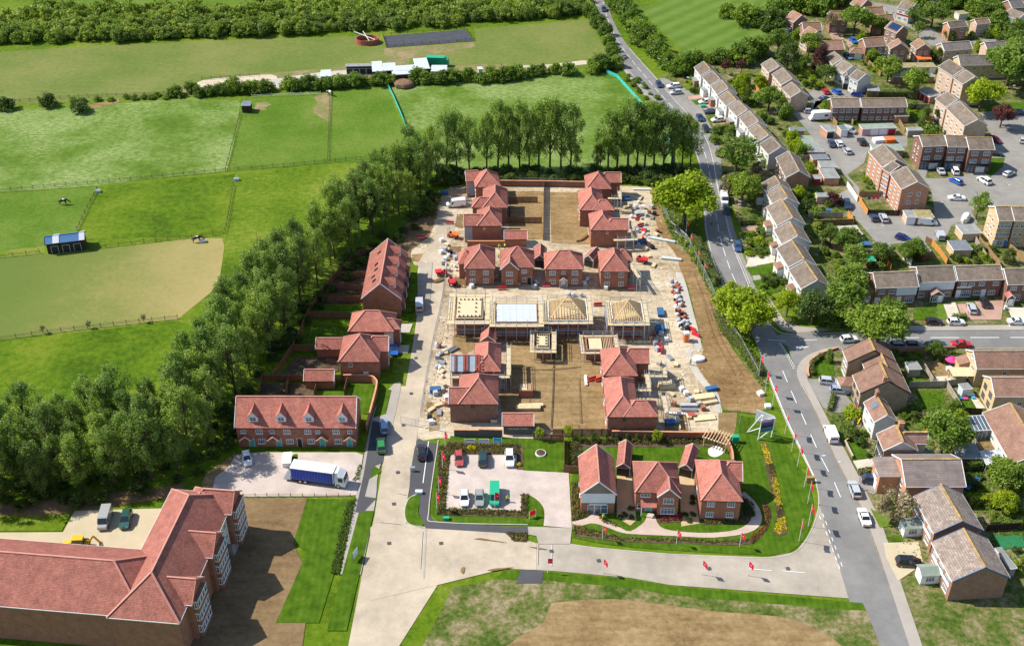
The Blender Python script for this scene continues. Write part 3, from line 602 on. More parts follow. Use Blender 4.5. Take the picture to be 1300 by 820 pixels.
# estate to the right
sheet('estate_ground',[(838,98),(880,80),(960,70),(1000,28),(1040,-30),(1520,-30),(1520,850),(1160,850),(1122,672),(1075,575),(1025,480),(1027,470),(1045,452),(1061,441),(1500,443),(1500,411),(1130,412),(1005,412),(975,375),(955,330),(935,275),(920,235),(915,200),(897,150)],'grass_rough',1)
court=sheet('estate_court',[r6(60,110),r6(250,95),r6(450,150),r6(420,165),r6(140,160),r6(0,200),r6(0,360),r6(160,380),r6(350,440),r6(480,465),r6(800,480),r6(800,560),r6(620,600),r6(470,600),r6(440,700),r6(300,800),r8(230,250),r8(300,480),r8(580,470),r8(620,560),r8(860,580),r8(860,420),r8(830,250),r8(700,90),r7(200,760),r7(280,760),r7(260,830),r7(420,830),r7(800,760),r7(820,500),r7(790,440),r7(720,280),r7(830,270),(1500,140),(1500,275),q1(900,270),q1(640,310),q1(700,420),q1(480,430),q1(420,560),q1(60,580),q1(-100,600),r8(370,700),r8(200,500),r8(60,330),r2(960,560),r2(1080,500),r2(930,340),r2(640,-20),r1(900,560),r1(880,540),r1(1060,520)],'tarmac_old',2)
sheet('estate_court',[r6(0,100),r6(260,90),r6(430,140),r6(440,170),r6(100,160),r6(0,190),r6(-40,150)],'tarmac_old',3)
sheet('close_road',[r4(820,20),r4(1080,60),r4(1150,80),r5(60,170),r5(180,230),r5(330,240),r5(440,350),r5(880,320),r5(890,340),r5(640,370),r5(330,390),r5(230,330),r5(160,250),r5(0,170),r4(960,100),r4(840,40)],'tarmac_old',2)
sheet('driveway',[r4(470,280),r4(590,275),r4(600,330),r4(720,340),r4(640,400),r4(600,330),r4(500,325)],'drive_red',3)
sheet('green',[r7(850,200),(1500,128),(1500,150),r7(1000,270),r7(700,270)],'lawn',3);sheet('green',[r7(800,660),r7(920,660),r7(910,730),r7(800,820),r7(760,780)],'lawn',4)
for poly,mt in(([r1(0,265),r1(190,300),r1(200,340),r1(0,360)],'grass'),([r1(20,410),r1(180,395),r1(200,420),r1(30,440)],'drive_red'),([r1(50,445),r1(210,430),r1(200,460),r1(90,480)],'lawn'),([r1(110,490),r1(240,470),r1(250,520),r1(170,530)],'drive_red'),([r1(180,590),r1(320,560),r1(330,600),r1(200,620)],'lawn'),([r1(220,640),r1(330,630),r1(320,660),r1(250,670)],'drive_red'),([r3(0,180),r3(210,165),r3(200,215),r3(20,240)],'drive_red'),([r3(80,430),r3(290,415),r3(285,480),r3(40,520)],'patio'),([r3(45,525),r3(290,490),r3(290,570),r3(90,590)],'lawn'),([r3(100,630),r3(330,600),r3(380,690),r3(180,790)],'lawn'),([r3(150,370),r3(280,380),r3(280,410),r3(180,415)],'lawn'),([r6(790,250),r6(970,260),r6(960,330),r6(830,310)],'lawn'),([r6(200,370),r6(290,360),r6(300,385),r6(215,385)],'lawn'),([r6(340,365),r6(420,350),r6(420,380),r6(350,385)],'lawn'),([q2(520,470),q2(690,465),q2(735,560),q2(520,565)],'lawn'),([q3(80,510),q3(160,500),q3(220,680),q3(110,690)],'grass_pale'),([q3(160,510),q3(300,490),q3(370,690),q3(220,685)],'patio'),([q3(320,510),q3(510,500),q3(660,690),q3(390,695)],'drive_red'),([q3(520,480),q3(860,470),q3(830,690),q3(660,690)],'drive_red'),([q3(900,550),q3(1250,540),q3(1300,690),q3(960,690)],'patio'),([q4(205,240),q4(270,225),q4(380,250),q4(390,395),q4(200,395)],'lawn'),([q4(170,400),q4(400,395),q4(470,520),q4(560,620),q4(540,680),q4(400,680),q4(300,640),q4(200,480)],'tarmac_old'),([q5(25,320),q5(100,320),q5(230,380),q5(265,440),q5(120,440)],'lawn'),([q5(250,260),q5(380,250),q5(500,300),q5(560,380),q5(300,400)],'soil_tan'),([q5(300,380),q5(470,375),q5(590,435),q5(320,440)],'patio'),([q5(170,490),q5(400,500),q5(430,640),q5(260,655)],'lawn'),([q5(490,540),q5(640,530),q5(680,650),q5(560,650)],'lawn'),([q5(640,560),q5(680,545),q5(760,640),q5(690,650)],'patio'),([q7(150,20),q7(420,15),q7(490,130),q7(260,140)],'lawn'),([q7(580,580),q7(800,560),q7(790,680),q7(620,690)],'lawn'),([q7(630,190),q7(790,160),q7(860,280),q7(700,300)],'soil_tan'),([q6(205,215),q6(350,205),q6(435,330),q6(270,345)],'lawn'),([q6(280,360),q6(450,335),q6(490,395),q6(320,430)],'patio'),([q6(330,480),q6(560,470),q6(560,580),q6(450,640),q6(330,590)],'tarmac_old'),([q8(30,160),q8(130,220),q8(250,300),q8(110,320)],'grass_pale'),([q8(160,400),q8(280,380),q8(310,430),q8(180,440)],'lawn'),([q8(140,445),q8(430,440),q8(470,620),q8(260,760),q8(160,560)],'yard_surface'),([q8(1040,390),q8(1280,385),q8(1320,480),q8(1110,500)],'green_astro'),([q8(960,300),q8(1270,310),q8(1260,340),q8(990,350)],'soil_tan')):
 sheet('plot_surface',poly,mt,4)
sheet('lawn',smooth_line([(965,375),(985,385),(1010,408),(1040,413),(1070,414),(1075,395),(1060,380),(1000,370)],3),'grass',3)
# lower edge of the picture: verge of the bottom road
sheet('verge',[(640,722.5),(700,725.5),(800,735),(850,744),(1040,760),(1095,765),(1100,775),(1040,771),(850,755),(800,746),(700,737),(630,735)],'lawn',2)
sheet('rough_plot',[(630,735),(700,737),(800,746),(850,755),(1040,771),(1100,775),(1130,850),(520,850),(575,745)],'grass_rough',2)
sheet('bare_soil',smooth_line([(700,765),(780,760),(900,775),(1020,790),(1060,850),(640,850),(690,790)],3),'soil_tan',3)
sheet('pavement',[(662,722),(690,724.5),(688,740),(655,740)],'tarmac_dark',4)
for pts in(((330,668),(380,673),(470,684),(440,678),(360,664)),((388,798),(430,790),(500,786),(470,792),(410,802)),((280,790),(295,785),(290,812),(278,805)),((560,700),(600,703),(640,712),(600,709))):sheet('mud_streak',smooth_line([cK(*p)for p in pts],3),'soil_bank',5)
for a_,b_ in(((120,640),(110,800)),((30,300),(75,330)),((600,690),(598,790)),((10,480),(60,490)),((-60,600),(40,612))):line_strip([cK(*a_),cK(*b_)],road_l,.12,5,'concrete')
for px in((505,600),(512,540),(528,455),(522,500),(500,640),(494,690),(560,690),(760,712),(900,722),(1000,722),(700,700),(1092,660),(903,285)):
 _k[0]+=1;q=P(px);m=MB();m.box(-.35,-.35,.16,.35,.35,.175);m.build('drain_cover','tarmac_dark',road_m,(q.x,q.y,0),.2)
for pts in([(704,430),(703,470),(702,505),(700,544)],[(650,468),(690,470),(740,466)],[(672,500),(674,540)],[(735,480),(738,540)],[(900,380),(915,430),(945,480)],[(890,370),(905,425),(935,480)],[(880,345),(895,385),(905,410)]):line_strip(pts,road_l,.35,4,'soil_dark' if pts[0][0]==704 else 'soil_brown','rut')
# ------------------------------------------------------------------ new houses of the development
NEW='new red brick houses on the building site'
def std_wins(wi=0,faces='fb',two=True):
 zs=[.85,3.15]if two else[.85]
 return[(wi,f,[.25,.75],zs,1.2,1.15,2)for f in faces]
def new_house(label,A,B,R,side=None,ze=5.0,tp=.9,wins=None,far='h',clad=None,name='detached_house',doors=(),near='h',roofmats=None,wall='brick_red'):
 fr=Frame(A,B,ze);rise=fr.L/2*tp;y=fr.loc(R,ze+rise)[1]+(fr.L/2 if far=='h' else 0);D=max(y,fr.L*1.04)
 wg=[wing(0,0,fr.L,D,ze,rise,'y',near,far)]
 if side:side_wing(fr,wg,*side)
 root=build_house(name,label,'house',fr,wg,wall,'tile_new','ridge_new',NEW,wins if wins is not None else std_wins(0,'lr'),doors,roofmats=roofmats)
 if clad is not None:
  w1=wg[1];o=w1['ov'];m=MB();f={'L':(w1['x0']+o,w1['x0']+o+clad),'R':(w1['x1']-o-clad,w1['x1']-o)}[side[2]]
  m.box(f[0]-.03,w1['y0']+o-.04,.4,f[1]+.03,w1['y0']+o+.02,w1['ze']-.12)
  nb=int((f[1]-f[0])/.3)
  for k in range(nb):x=f[0]+(k+.5)*(f[1]-f[0])/nb;m.box(x-.02,w1['y0']+o-.055,.4,x+.02,w1['y0']+o-.041,w1['ze']-.13)
  m.build('cladding','grey_clad',root)
 return root,fr,wg
new_house('red hipped house with grey boarded wing, backing on to the poplar row',s1(430,262),s1(655,250),s1(550,103),(s1(352,210),s1(400,115),'L','g'),clad=2.6)
new_house('red tiled house with two crossing hips beside the white site van',s1(495,437),s1(712,436),s1(605,238),(s1(400,438),s1(480,345),'L','h'))
new_house('red house with grey boarded end and one tiny upper window, beside a single garage',s1(445,595),s1(665,593),s1(565,424),(s1(330,597),s1(335,493),'L','g'),clad=1.9,wins=[(0,'f',[.28],[3.9],.5,.5,1)]+std_wins(0,'r'))
new_house('scaffolded red house with a gabled right wing at the back of the site',s2(365,275),s2(588,275),s2(470,123),(s2(675,220),s2(580,130),'R','g'))
new_house('scaffolded red house with a hipped right wing, between two others at the soil plot',s2(310,460),s2(530,460),s2(415,258),(s2(618,460),s2(540,367),'R','h'))
new_house('scaffolded red house with a long gabled wing next to stacked building materials',s2(405,632),s2(625,632),s2(510,458),(s2(742,630),s2(740,529),'R','g'),wins=[(0,'f',[.7],[3.9],.5,.5,1)])
h,fr,wg=new_house('red square house at the left road end of the finished row',s3(335,283),s3(605,281),s3(475,73),None,wins=[(0,'f',[.25,.72],[.9,3.2],1.25,1.2,2)]+std_wins(0,'lr'))
w_=wing(-1.6,3.2,2.2,8.6,4.4,2.3,'x','h','h');m=MB();m.box(-1.3,3.5,0,2.0,8.3,4.5);m.build('wall','brick_red',h);m=MB();solid(m,roof_faces(w_)[0]);m.build('roof','tile_new',h)
# house with a front gable
def gabled_front(label,A,B,R,gA,gB,apex,ze=5.0,tp=.9,wins=(),wins2=(),doors=(),ends='hh',proj_=.9,name='detached_house',porch=None):
 fr=Frame(A,B,ze);hh=fr.solve_ridge(R,0,tp);D=2*hh
 x0=fr.loc(gA,ze)[0];x1=fr.loc(gB,ze)[0];r2_=min((x1-x0)/2*1.0,hh*tp-.25)
 wg=[wing(0,0,fr.L,D,ze,hh*tp,'x',*ends),wing(x0,-proj_,x1,hh,ze-.04,r2_,'y','g','h')]
 return build_house(name,label,'house',fr,wg,'brick_red','tile_new','ridge_new',NEW,list(wins)+list(wins2),doors),fr,wg
gabled_front('red brick house with a front gable, second in the finished row facing the scaffolds',s3(648,272),s3(945,272),s3(800,90),s3(648,288),s3(812,295),s3(738,165),wins=[(0,'f',[.72],[3.3],1.3,1.0,3),(0,'f',[.72],[.9],.8,1.1,1)],wins2=[(1,'f',[.5],[.8,3.1],1.6,1.2,3)],doors=[(0,'f',.88,.95,2.05,'door_dark','door')])
h,fr,wg=(lambda t:(build_house('detached_house','wide red double-fronted house with a white gabled porch, facing the roof-truss frame','house',t[0],t[1],'brick_red','tile_new','ridge_new',NEW,[(0,'f',[.19,.8],[.85,3.3],1.5,1.25,3),(0,'f',[.49],[3.5],.9,.9,2)],[(0,'f',.49,.95,2.05,'door_white','door')]),t[0],t[1]))(ridge_house(s4(8,288),s4(350,288),s4(180,121),5.0,.85,'hh'))
def porch(root,x,y,w=1.9,d=1.0,ze=2.35,rise=.8,roof='tile_new',board='white_paint',posts=True):
 m=MB();solid(m,roof_faces(wing(x-w/2,y-d,x+w/2,y+.05,ze,rise,'y'))[0],.1);p=m.build('porch',roof,root)
 b=MB()
 for s in(-1,1):
  b.bar((x+s*w/2,y-d-.03,ze-.08),(x,y-d-.03,ze+rise-.08),.06,.2)
  if posts:b.box(x+s*(w/2-.12)-.06,y-d+.1,0,x+s*(w/2-.12)+.06,y-d+.22,ze)
 b.build('porch_frame',board,p)
porch(h,fr.L*.49,.28)
h,fr,wg=new_house('red hipped house with four square windows at the scaffold end of the finished row',s4(490,308),s4(745,308),s4(605,103),(s4(775,212),s4(690,115),'R','h',4.9),wins=[(0,'f',[.24,.76],[.85,3.3],1.25,1.25,2)])
# plots in the middle of the site
roofed,fr,wg=new_house('half-tiled house with pale roofing felt and stacks of red tiles on its front slope',s5(420,490),s5(655,490),s5(515,233),(s5(218,490),s5(225,345),'L','g'),roofmats={1:'breather_felt'})
w1=wg[1];hw=(w1['y1']-w1['y0'])/2;sl=w1['rise']/hw
for col,nn in((.13,8),(.38,9),(.47,9),(.72,8),(.8,8),(.9,5)):
 for k in range(nn):
  t=(k+.6)/(nn+.3);x=w1['x0']+(fr.L*.45-w1['x0'])*col;y=w1['y0']+t*hw;z=w1['ze']+t*w1['rise']
  me=cached('tstack',lambda:(lambda b:(b.hexa([(-.2,-.13,-.02),(.2,-.13,-.02),(.2,.13,.18),(-.2,.13,.18)],[(-.2,-.13,.22),(.2,-.13,.22),(.2,.13,.4),(-.2,.13,.4)]),b.mesh('roof_tile_stack','tile_stack'))[1])(MB()))
  o=inst('roof_tile_stack',me,None,fr.w(x,y,z),fr.rz);tag(o,'small stack of red tiles waiting on the pale felted roof slope','tile stack','tile stacks on the felted roof')
new_house('brown-red house with a dark square vent in its blank front, behind the entrance wall',s5(282,772),s5(632,772),s5(457,508),(s5(200,772),s5(205,626),'L','g'),wins=[(0,'f',[.35],[4.0],.6,.5,1,'black_plastic')]+std_wins(0,'r'),wall='brick_dark')
new_house('red tiled house with a gabled right wing beside the unfinished flat slab',t5(148,335),t5(408,335),t5(262,123),(t5(500,243),t5(430,130),'R','g'))
new_house('red tiled house with two small dark vents, directly behind the show home garden wall',t5(178,640),t5(420,640),t5(297,343),(t5(562,640),t5(480,515),'R','h'),wins=[(0,'f',[.55],[1.2,3.9],.55,.5,1,'black_plastic')]+std_wins(0,'lr'))
# garages of the development
def garage_g(label,A,B,R,ze=2.4,tp=.85,doorf=True,wall='brick_red',name='garage'):
 fr,wg=gable_house(A,B,R,ze,tp)
 return build_house(name,label,'garage',fr,wg,wall,'tile_new','ridge_new','new garages',(),[(0,'f',.5,2.4,2.0,'door_dark','garage_door')]if doorf else())
def garage_r(label,A,B,R,ze=2.4,tp=.8,wall='brick_red',dside='r'):
 fr,wg=ridge_house(A,B,R,ze,tp)
 return build_house('garage',label,'garage',fr,wg,wall,'tile_new','ridge_new','new garages',(),[(0,dside,.5,2.4,2.0,'door_white','garage_door')])
garage_r('small red garage beside the house with the grey boarded end',s1(682,712),s1(885,710),s1(780,632))
garage_g('narrow red gabled garage left of the double-fronted house',s3(935,203),s3(1050,205),s3(985,57))
garage_g('narrow red gabled garage right of the double-fronted house',s4(345,187),s4(432,212),s4(376,67))
garage_g('red gabled garage roof between the flat slabs and the felted roof',s5(473,226),s5(612,230),s5(546,72),doorf=False)
garage_r('red garage behind the dark entrance wall, carrying the white lettering',s7(665,347),s7(942,347),s7(800,234),wall='brick_blue',dside='b')
garage_r('red garage in the green garden beside the hipped pair of houses',t2(352,490),t2(572,490),t2(460,404))
garage_r('red garage at the corner of the bare garden, by the curved wall',t2(264,725),t2(492,725),t2(380,638))
garage_g('red gabled garage between the white boarded show home and its neighbour',t3(538,346),t3(660,358),t3(574,112))
garage_g('red gabled garage between the two brick show homes',t4(272,348),t4(388,374),t4(288,126))
# show homes
fr,wg=gable_house(t3(240,574),t3(545,576),t3(383,156),5.0,.95)
sh=build_house('show_home','show home with white boarded upper front and grey shingled gable','house',fr,wg,'brick_red','tile_new','ridge_new','show homes',[(0,'f',[.24],[3.35],1.1,1.0,2),(0,'f',[.72],[3.35],1.7,1.0,3),(0,'l',[.3,.6],[.9,3.2],1.2,1.1,2)],())
L=fr.L;m=MB();nb=12
for k in range(nb):m.hexa([(.24,.2,2.75+k*.19),(L-.24,.2,2.75+k*.19),(L-.24,.29,2.75+k*.19),(.24,.29,2.75+k*.19)],[(.24,.23,2.935+k*.19),(L-.24,.23,2.935+k*.19),(L-.24,.29,2.935+k*.19),(.24,.29,2.935+k*.19)])
m.build('weatherboard','white_board',sh)
r_=wg[0]['rise'];m=MB();m.hexa([(L*.16,.22,5.15),(L*.84,.22,5.15),(L/2,.22,5+r_-.35)],[(L*.16,.29,5.15),(L*.84,.29,5.15),(L/2,.29,5+r_-.35)]);m.build('shingled_gable','grey_shingle',sh)
m=MB();m.box(L*.25,.12,2.3,L*.75,.29,2.5);m.build('lintel','white_paint',sh)
for u in(.32,.5,.68):window(sh,(L*u,.27,.1),0,1.3,2.15,1)
sh2,fr,wg=gabled_front('brick show home with a front gable over wide mullioned windows and a tiled porch',t3(695,557),t3(1078,566),t3(880,304),t3(882,604),t3(1078,606),t3(1000,525),wins=[(0,'f',[.22],[3.75],1.8,.8,3),(0,'f',[.1],[.9],.8,1.2,1)],wins2=[(1,'f',[.5],[3.25],1.9,1.3,3),(1,'f',[.5],[.7],2.5,1.5,4)],doors=[(0,'f',.32,1.1,2.05,'door_teal','door')],ends='hh',proj_=1.1,name='show_home')
m=MB();x0,x1=fr.L*.14,fr.L*.49;m.hexa([(x0,-1.2,2.35),(x1,-1.2,2.35),(x1,.28,3.1),(x0,.28,3.1)],[(x0,-1.2,2.5),(x1,-1.2,2.5),(x1,.28,3.25),(x0,.28,3.25)]);m.build('porch_roof','tile_new',sh2);m=MB();m.box(x0+.1,-1.1,0,x0+.25,-.95,2.4);m.build('porch_post','white_paint',sh2)
fr=Frame(t4(455,625),t4(808,634),5.0);rise=fr.L/2*.9;D=max(fr.loc(t4(597,291),5+rise)[1]+fr.L*.5,fr.L*1.05)
wg=[wing(0,0,fr.L,D,5.0,rise,'y','h','h'),wing(fr.L*.45,D-5.5,fr.L+.7,D-.5,4.96,2.5,'x','h','g')]
sh3=build_house('show_home','brick show home with a steep hipped front, beside the curving garden path','house',fr,wg,'brick_red','tile_new','ridge_new','show homes',[(0,'f',[.24,.76],[.85,3.4],1.35,1.2,3),(1,'r',[.5],[.8,3.1],1.3,1.2,2),(0,'l',[.4],[1.0],1.1,1.1,2)],[(0,'r',.3,1.0,2.05,'door_white','door')])
# terrace of four with dormers
fr,wg=ridge_house(J5(52,385),J5(1168,387),J5(600,95),5.0,.95)
W=[(0,'f',[.055,.3,.685,.955],[3.45],.95,.85,2),(0,'f',[.19,.425,.6,.84],[3.35],1.35,1.15,3),(0,'f',[.2,.44,.62,.85],[.85],1.4,1.2,3)]
terr=build_house('terrace','red brick terrace with four white dormers and teal front doors','terrace',fr,wg,'brick_red','tile_new','ridge_new',None,W,[(0,'f',u,.95,2.05,'door_teal','door')for u in(.115,.345,.715,.945)]+[(0,'f',.522,.9,2.1,'door_dark','passage_door')])
L=fr.L;hh=(wg[0]['y1'])/2;tp=wg[0]['rise']/hh
def dormer(root,x,y,z,tp,w=1.5,h=1.15,axis=0,ze_=None):
 d=h/tp;e=empty.__wrapped__(x)if False else None
 o=bpy.data.objects.new('dormer',cached(('dorm',w,h,round(tp,3)),lambda:dormer_mesh(w,h,d,tp)[0]));o.location=(x,y,z);o.rotation_euler=(0,0,axis);link(o,root)
 inst('dormer_roof',cached(('dormr',w,h,round(tp,3)),lambda:dormer_mesh(w,h,d,tp)[1]),o)
 f,g=window_meshes(1.25,1.0,2);inst('window',f,o,(0,-.01,.18));inst('pane',g,o,(0,-.01,.18))
def dormer_mesh(w,h,d,tp):
 r=w*.7;zr=h+r;m=MB();m.box(-w/2,0,-.1,w/2,d,h);m.hexa([(-w/2,0,h),(w/2,0,h),(0,0,zr-.1)],[(-w/2,.15,h),(w/2,.15,h),(0,.15,zr-.1)])
 a=MB();D=zr/tp;e=.18;y0=-.15;De=(h-.2)/tp
 F=[((-w/2-e,y0,h-.2),(0,y0,zr),(0,D,zr),(-w/2-e,De,h-.2)),((0,y0,zr),(w/2+e,y0,h-.2),(w/2+e,De,h-.2),(0,D,zr))]
 solid(a,F,.1);return m.mesh('dormer','white_paint'),a.mesh('dormer_roof','tile_new')
for u in(.155,.385,.613,.888):dormer(terr,L*u,hh*.2,5+hh*.2*tp,tp,1.9,1.3)
for u in(.09,.32,.735,.965):porch(terr,L*u-.2 if u<.5 else L*u-.5,.28,2.4,.9,2.3,1.0,'tile_new','raw_timber',False)
# long gabled terrace on the left road
fr,wg=gable_house(t1(185,652),t1(520,652),t1(455,150),5.2,.92)
tr=build_house('terrace','long red gabled terrace with four dormers towards the left estate road','terrace',fr,wg,'brick_red','tile_new','ridge_new',None,[(0,'r',[.12,.3,.42,.62,.7,.92],[.85,3.3],1.2,1.1,2),(0,'l',[.15,.35,.6,.85],[.85,3.3],1.2,1.1,2)],[(0,'r',u,.95,2.05,'door_dark','door')for u in(.2,.5,.8)])
L=fr.L;D=wg[0]['y1'];tp=wg[0]['rise']/(L/2)
for v in(.16,.4,.62,.86):dormer(tr,L-L*.16,D*v,5.2+L*.16*tp,tp,1.9,1.2,math.pi/2)
for v in(.16,.4,.62,.86):
 m=MB();x=L-.28;y=D*v;m.box(x,y-1.0,0,x+.7,y+1.0,2.5);b=m.build('bay','brick_dark',tr);window(b,(x+.71,y,.8),math.pi/2,1.4,1.3,3);m=MB();m.hexa([(x,y-1.1,2.5),(x+.85,y-1.1,2.5),(x+.85,y+1.1,2.5),(x,y+1.1,2.5)],[(x,y-1.0,3.1),(x+.1,y-1.0,3.1),(x+.1,y+1.0,3.1),(x,y+1.0,3.1)]);m.build('bay_roof','tile_new',b)
for k,(u,v)in enumerate(((.3,.18),(.25,.3),(.3,.42),(.28,.55),(.3,.8))):
 m=MB();x=L*u;z=5.2+x*tp;m.hexa([(x-.4,D*v-.35,z-.3*tp),(x+.4,D*v-.35,z+.5*tp),(x+.4,D*v+.35,z+.5*tp),(x-.4,D*v+.35,z-.3*tp)],[(x-.4,D*v-.35,z-.3*tp+.1),(x+.4,D*v-.35,z+.5*tp+.1),(x+.4,D*v+.35,z+.5*tp+.1),(x-.4,D*v+.35,z-.3*tp+.1)]);m.build('roof_window','car_glass',tr)
 # pair of hipped houses on the left road
fr,wg=ridge_house(t2(595,357),t2(937,359),t2(770,200),5.0,.9,'hh')
h_=build_house('detached_house','red hipped house with a white rendered road front, beside the gabled terrace','house',fr,wg+[wing(fr.L*.55,1.0,fr.L+1.3,4.6,4.9,1.7,'x','h','h')],'brick_red','tile_new','ridge_new',NEW,[(0,'f',[.42],[3.3],.7,1.0,1),(1,'r',[.5],[.8,3.2],1.4,1.2,3)],())
m=MB();m.box(fr.L*.78,.22,.0,fr.L-.25,.29,4.7);m.build('render_panel','white_render',h_)
new_house('red hipped house with a white side door, between two garages on the left road',t2(522,582),t2(828,582),t2(688,376),(t2(897,505),t2(850,390),'R','g'),wins=[(0,'f',[.28],[3.6],.8,1.0,1)]+std_wins(1,'r'),doors=[(0,'f',.66,1.0,2.1,'door_white','door')])
# large apartment block at the lower left
ze=8.2;a=P(cI(582,722),ze);b=P(cI(712,466),ze);d=(b-a).normalized();L=(b-a).length
apt=empty('apartment_block',(a.x,a.y,0),math.atan2(d.y,d.x)-math.pi/2,'large red roofed apartment block with cross gables and stacked white bays','apartments')
class _F:pass
Wd=11.8
ny=lambda px,z:(P(px,z)-a).xy.dot(d.xy)
yc1,yc2=ny(Z3(650,90),ze+2.9),ny(Z3(495,455),ze+2.9)
wgs=[wing(0,-14,Wd,L+.3,ze,4.6,'y','h','h'),wing(-60,-13.5,Wd*.5,0.6,ze-.05,4.6,'x','g','h')]+[wing(Wd*.35,y-3,Wd+.9,y+3,ze+.25,2.7,'x','h','g')for y in(yc1,yc2,2*yc2-yc1)]
mw=MB();mr=MB();mc=MB();mg=MB();mb=MB()
for g in wgs:
 o=g['ov'];mw.box(g['x0']+o,g['y0']+o,0,g['x1']-o,g['y1']-o,g['ze']+.05,0,False);F,caps,bg,gt=roof_faces(g);solid(mr,F)
 for p,q in caps:mc.bar(Vector(p)+Vector((0,0,.03)),Vector(q)+Vector((0,0,.03)),.3,.16)
 for p,q in bg:mb.bar(Vector(p)+Vector((0,0,-.06)),Vector(q)+Vector((0,0,-.06)),.1,.26)
 for p,q in gt:mg.bar(Vector(p)+Vector((0,0,-.1)),Vector(q)+Vector((0,0,-.1)),.14,.14)
 if g['axis']=='x' and g['e1']=='g':x1,y0,y1=g['x1']-o,g['y0']+o,g['y1']-o;mw.hexa([(x1-.2,y0,g['ze']),(x1-.2,y1,g['ze']),(x1-.2,(y0+y1)/2,g['ze']+g['rise']-.2)],[(x1,y0,g['ze']),(x1,y1,g['ze']),(x1,(y0+y1)/2,g['ze']+g['rise']-.2)])
for g in wgs[2:]:
 mv=MB();mv.bar((Wd-.1,g['y0']-.1,ze+.12),(Wd*.55,(g['y0']+g['y1'])/2,ze+2.95),.75,.1);mv.build('valley_strip','ridge_new',apt)  # lighter bar laid along the near valley of each cross gable
mw.build('wall','brick_red',apt);ro=mr.build('roof','tile_new',apt);mc.build('ridge_tiles','ridge_new',ro);mb.build('barge_board','ridge_new',apt);mg.build('gutter','white_paint',apt)
for g in wgs[2:]:
 x=g['x1']-g['ov'];ym=(g['y0']+g['y1'])/2
 for k in range(3):
  z=.3+k*2.75;m=MB();m.box(x-.01,ym-2.1,z-.25,x+.75,ym+2.1,z+2.49);bay=m.build('bay','brick_red',apt);m=MB();m.box(x-.01,ym-2.16,z+2.3,x+.82,ym+2.16,z+2.48);m.build('bay_cornice','white_paint',bay)
  for j in range(4):window(bay,(x+.755,ym-1.5+j,z+.9),math.pi/2,.9,1.4,1)
  window(bay,(x+.38,ym-2.105,z+.9),0,.5,1.4,1)
m=MB();m.box(Wd-.32,yc2+3.1,0,Wd-.2,yc1-3.1,ze-.1);m.build('render_panel','white_render',apt)
for yy in(.45,.55):
 for z in(.9,3.6,6.2):window(apt,(Wd-.19,yc2+3+(yc1-yc2-6)*(yy*4-1.5),z),math.pi/2,1.1,1.2,2)
m=MB();yv=yc2+4.6;m.hexa([(Wd-.2,yv-1.3,2.5),(Wd+1.9,yv-1.3,2.5),(Wd+1.9,yv+1.3,2.5),(Wd-.2,yv+1.3,2.5)],[(Wd-.2,yv-.3,3.6),(Wd+1.1,yv-.3,3.6),(Wd+1.1,yv+.3,3.6),(Wd-.2,yv+.3,3.6)]);m.build('entrance_canopy','tile_dark',apt)
door(apt,(Wd-.18,yv,.05),math.pi/2,1.2,2.1,'door_white')
# ------------------------------------------------------------------ scaffolded shells
def scaffold(fr,x0,y0,x1,y1,zs,label,deckz=None,wd=1.1,sides='fblr',poles=True,group='scaffolding round the unfinished houses'):
 root=empty('scaffold',fr.o,fr.rz,label,'scaffold',group);top=max(zs)
 pm=cached('spole',lambda:(lambda b:(b.cyl((0,0,0),(0,0,1),.06,n=5),b.mesh('scaffold_pole','galvanised'))[1])(MB()))
 lm=cached('sledge',lambda:(lambda b:(b.cyl((0,0,0),(1,0,0),.055,n=5),b.mesh('ledger','galvanised'))[1])(MB()))
 segs={'f':((x0,y0),(x1,y0)),'b':((x0,y1),(x1,y1)),'l':((x0,y0),(x0,y1)),'r':((x1,y0),(x1,y1))}
 outn={'f':(0,-1),'b':(0,1),'l':(-1,0),'r':(1,0)}
 for sd in sides:
  (ax,ay),(bx,by)=segs[sd];ln=math.hypot(bx-ax,by-ay);n=max(2,int(ln/2.1));nx,ny=outn[sd]
  if poles:
   for i in range(n+1):
    t=i/n;x,y=ax+(bx-ax)*t,ay+(by-ay)*t
    for o_ in(.08,wd):inst('scaffold_pole',pm,root,(x+nx*o_,y+ny*o_,0),0,(1,1,top+1.1))
  for z in zs:
   for zz in(z-.12,z+.5,z+.95):
    inst('ledger',lm,root,(ax+nx*wd,ay+ny*wd,zz),math.atan2(by-ay,bx-ax),(ln,1,1))
 for k,z in enumerate(zs):
  if deckz and z not in deckz:continue
  for sd in sides:
   (ax,ay),(bx,by)=segs[sd];nx,ny=outn[sd];m=MB();nb=5
   for j in range(nb):
    o0=.12+(wd-.12)*j/nb;o1=o0+(wd-.12)/nb-.02;ex=wd if sd in 'fb' else 0
    q=[(ax+nx*o0-(ex if sd in 'fb' else 0),ay+ny*o0),(bx+nx*o0+ex,by+ny*o0),(bx+nx*o1+ex,by+ny*o1),(ax+nx*o1-ex,ay+ny*o1)]
    if sd in 'bl':q=q[::-1]if sd=='b' else q[::-1]
    m.hexa([(a,b,z-.05)for a,b in q],[(a,b,z+(.004*j))for a,b in q])
   m.build('deck_boards','deck_board',root)
 return root
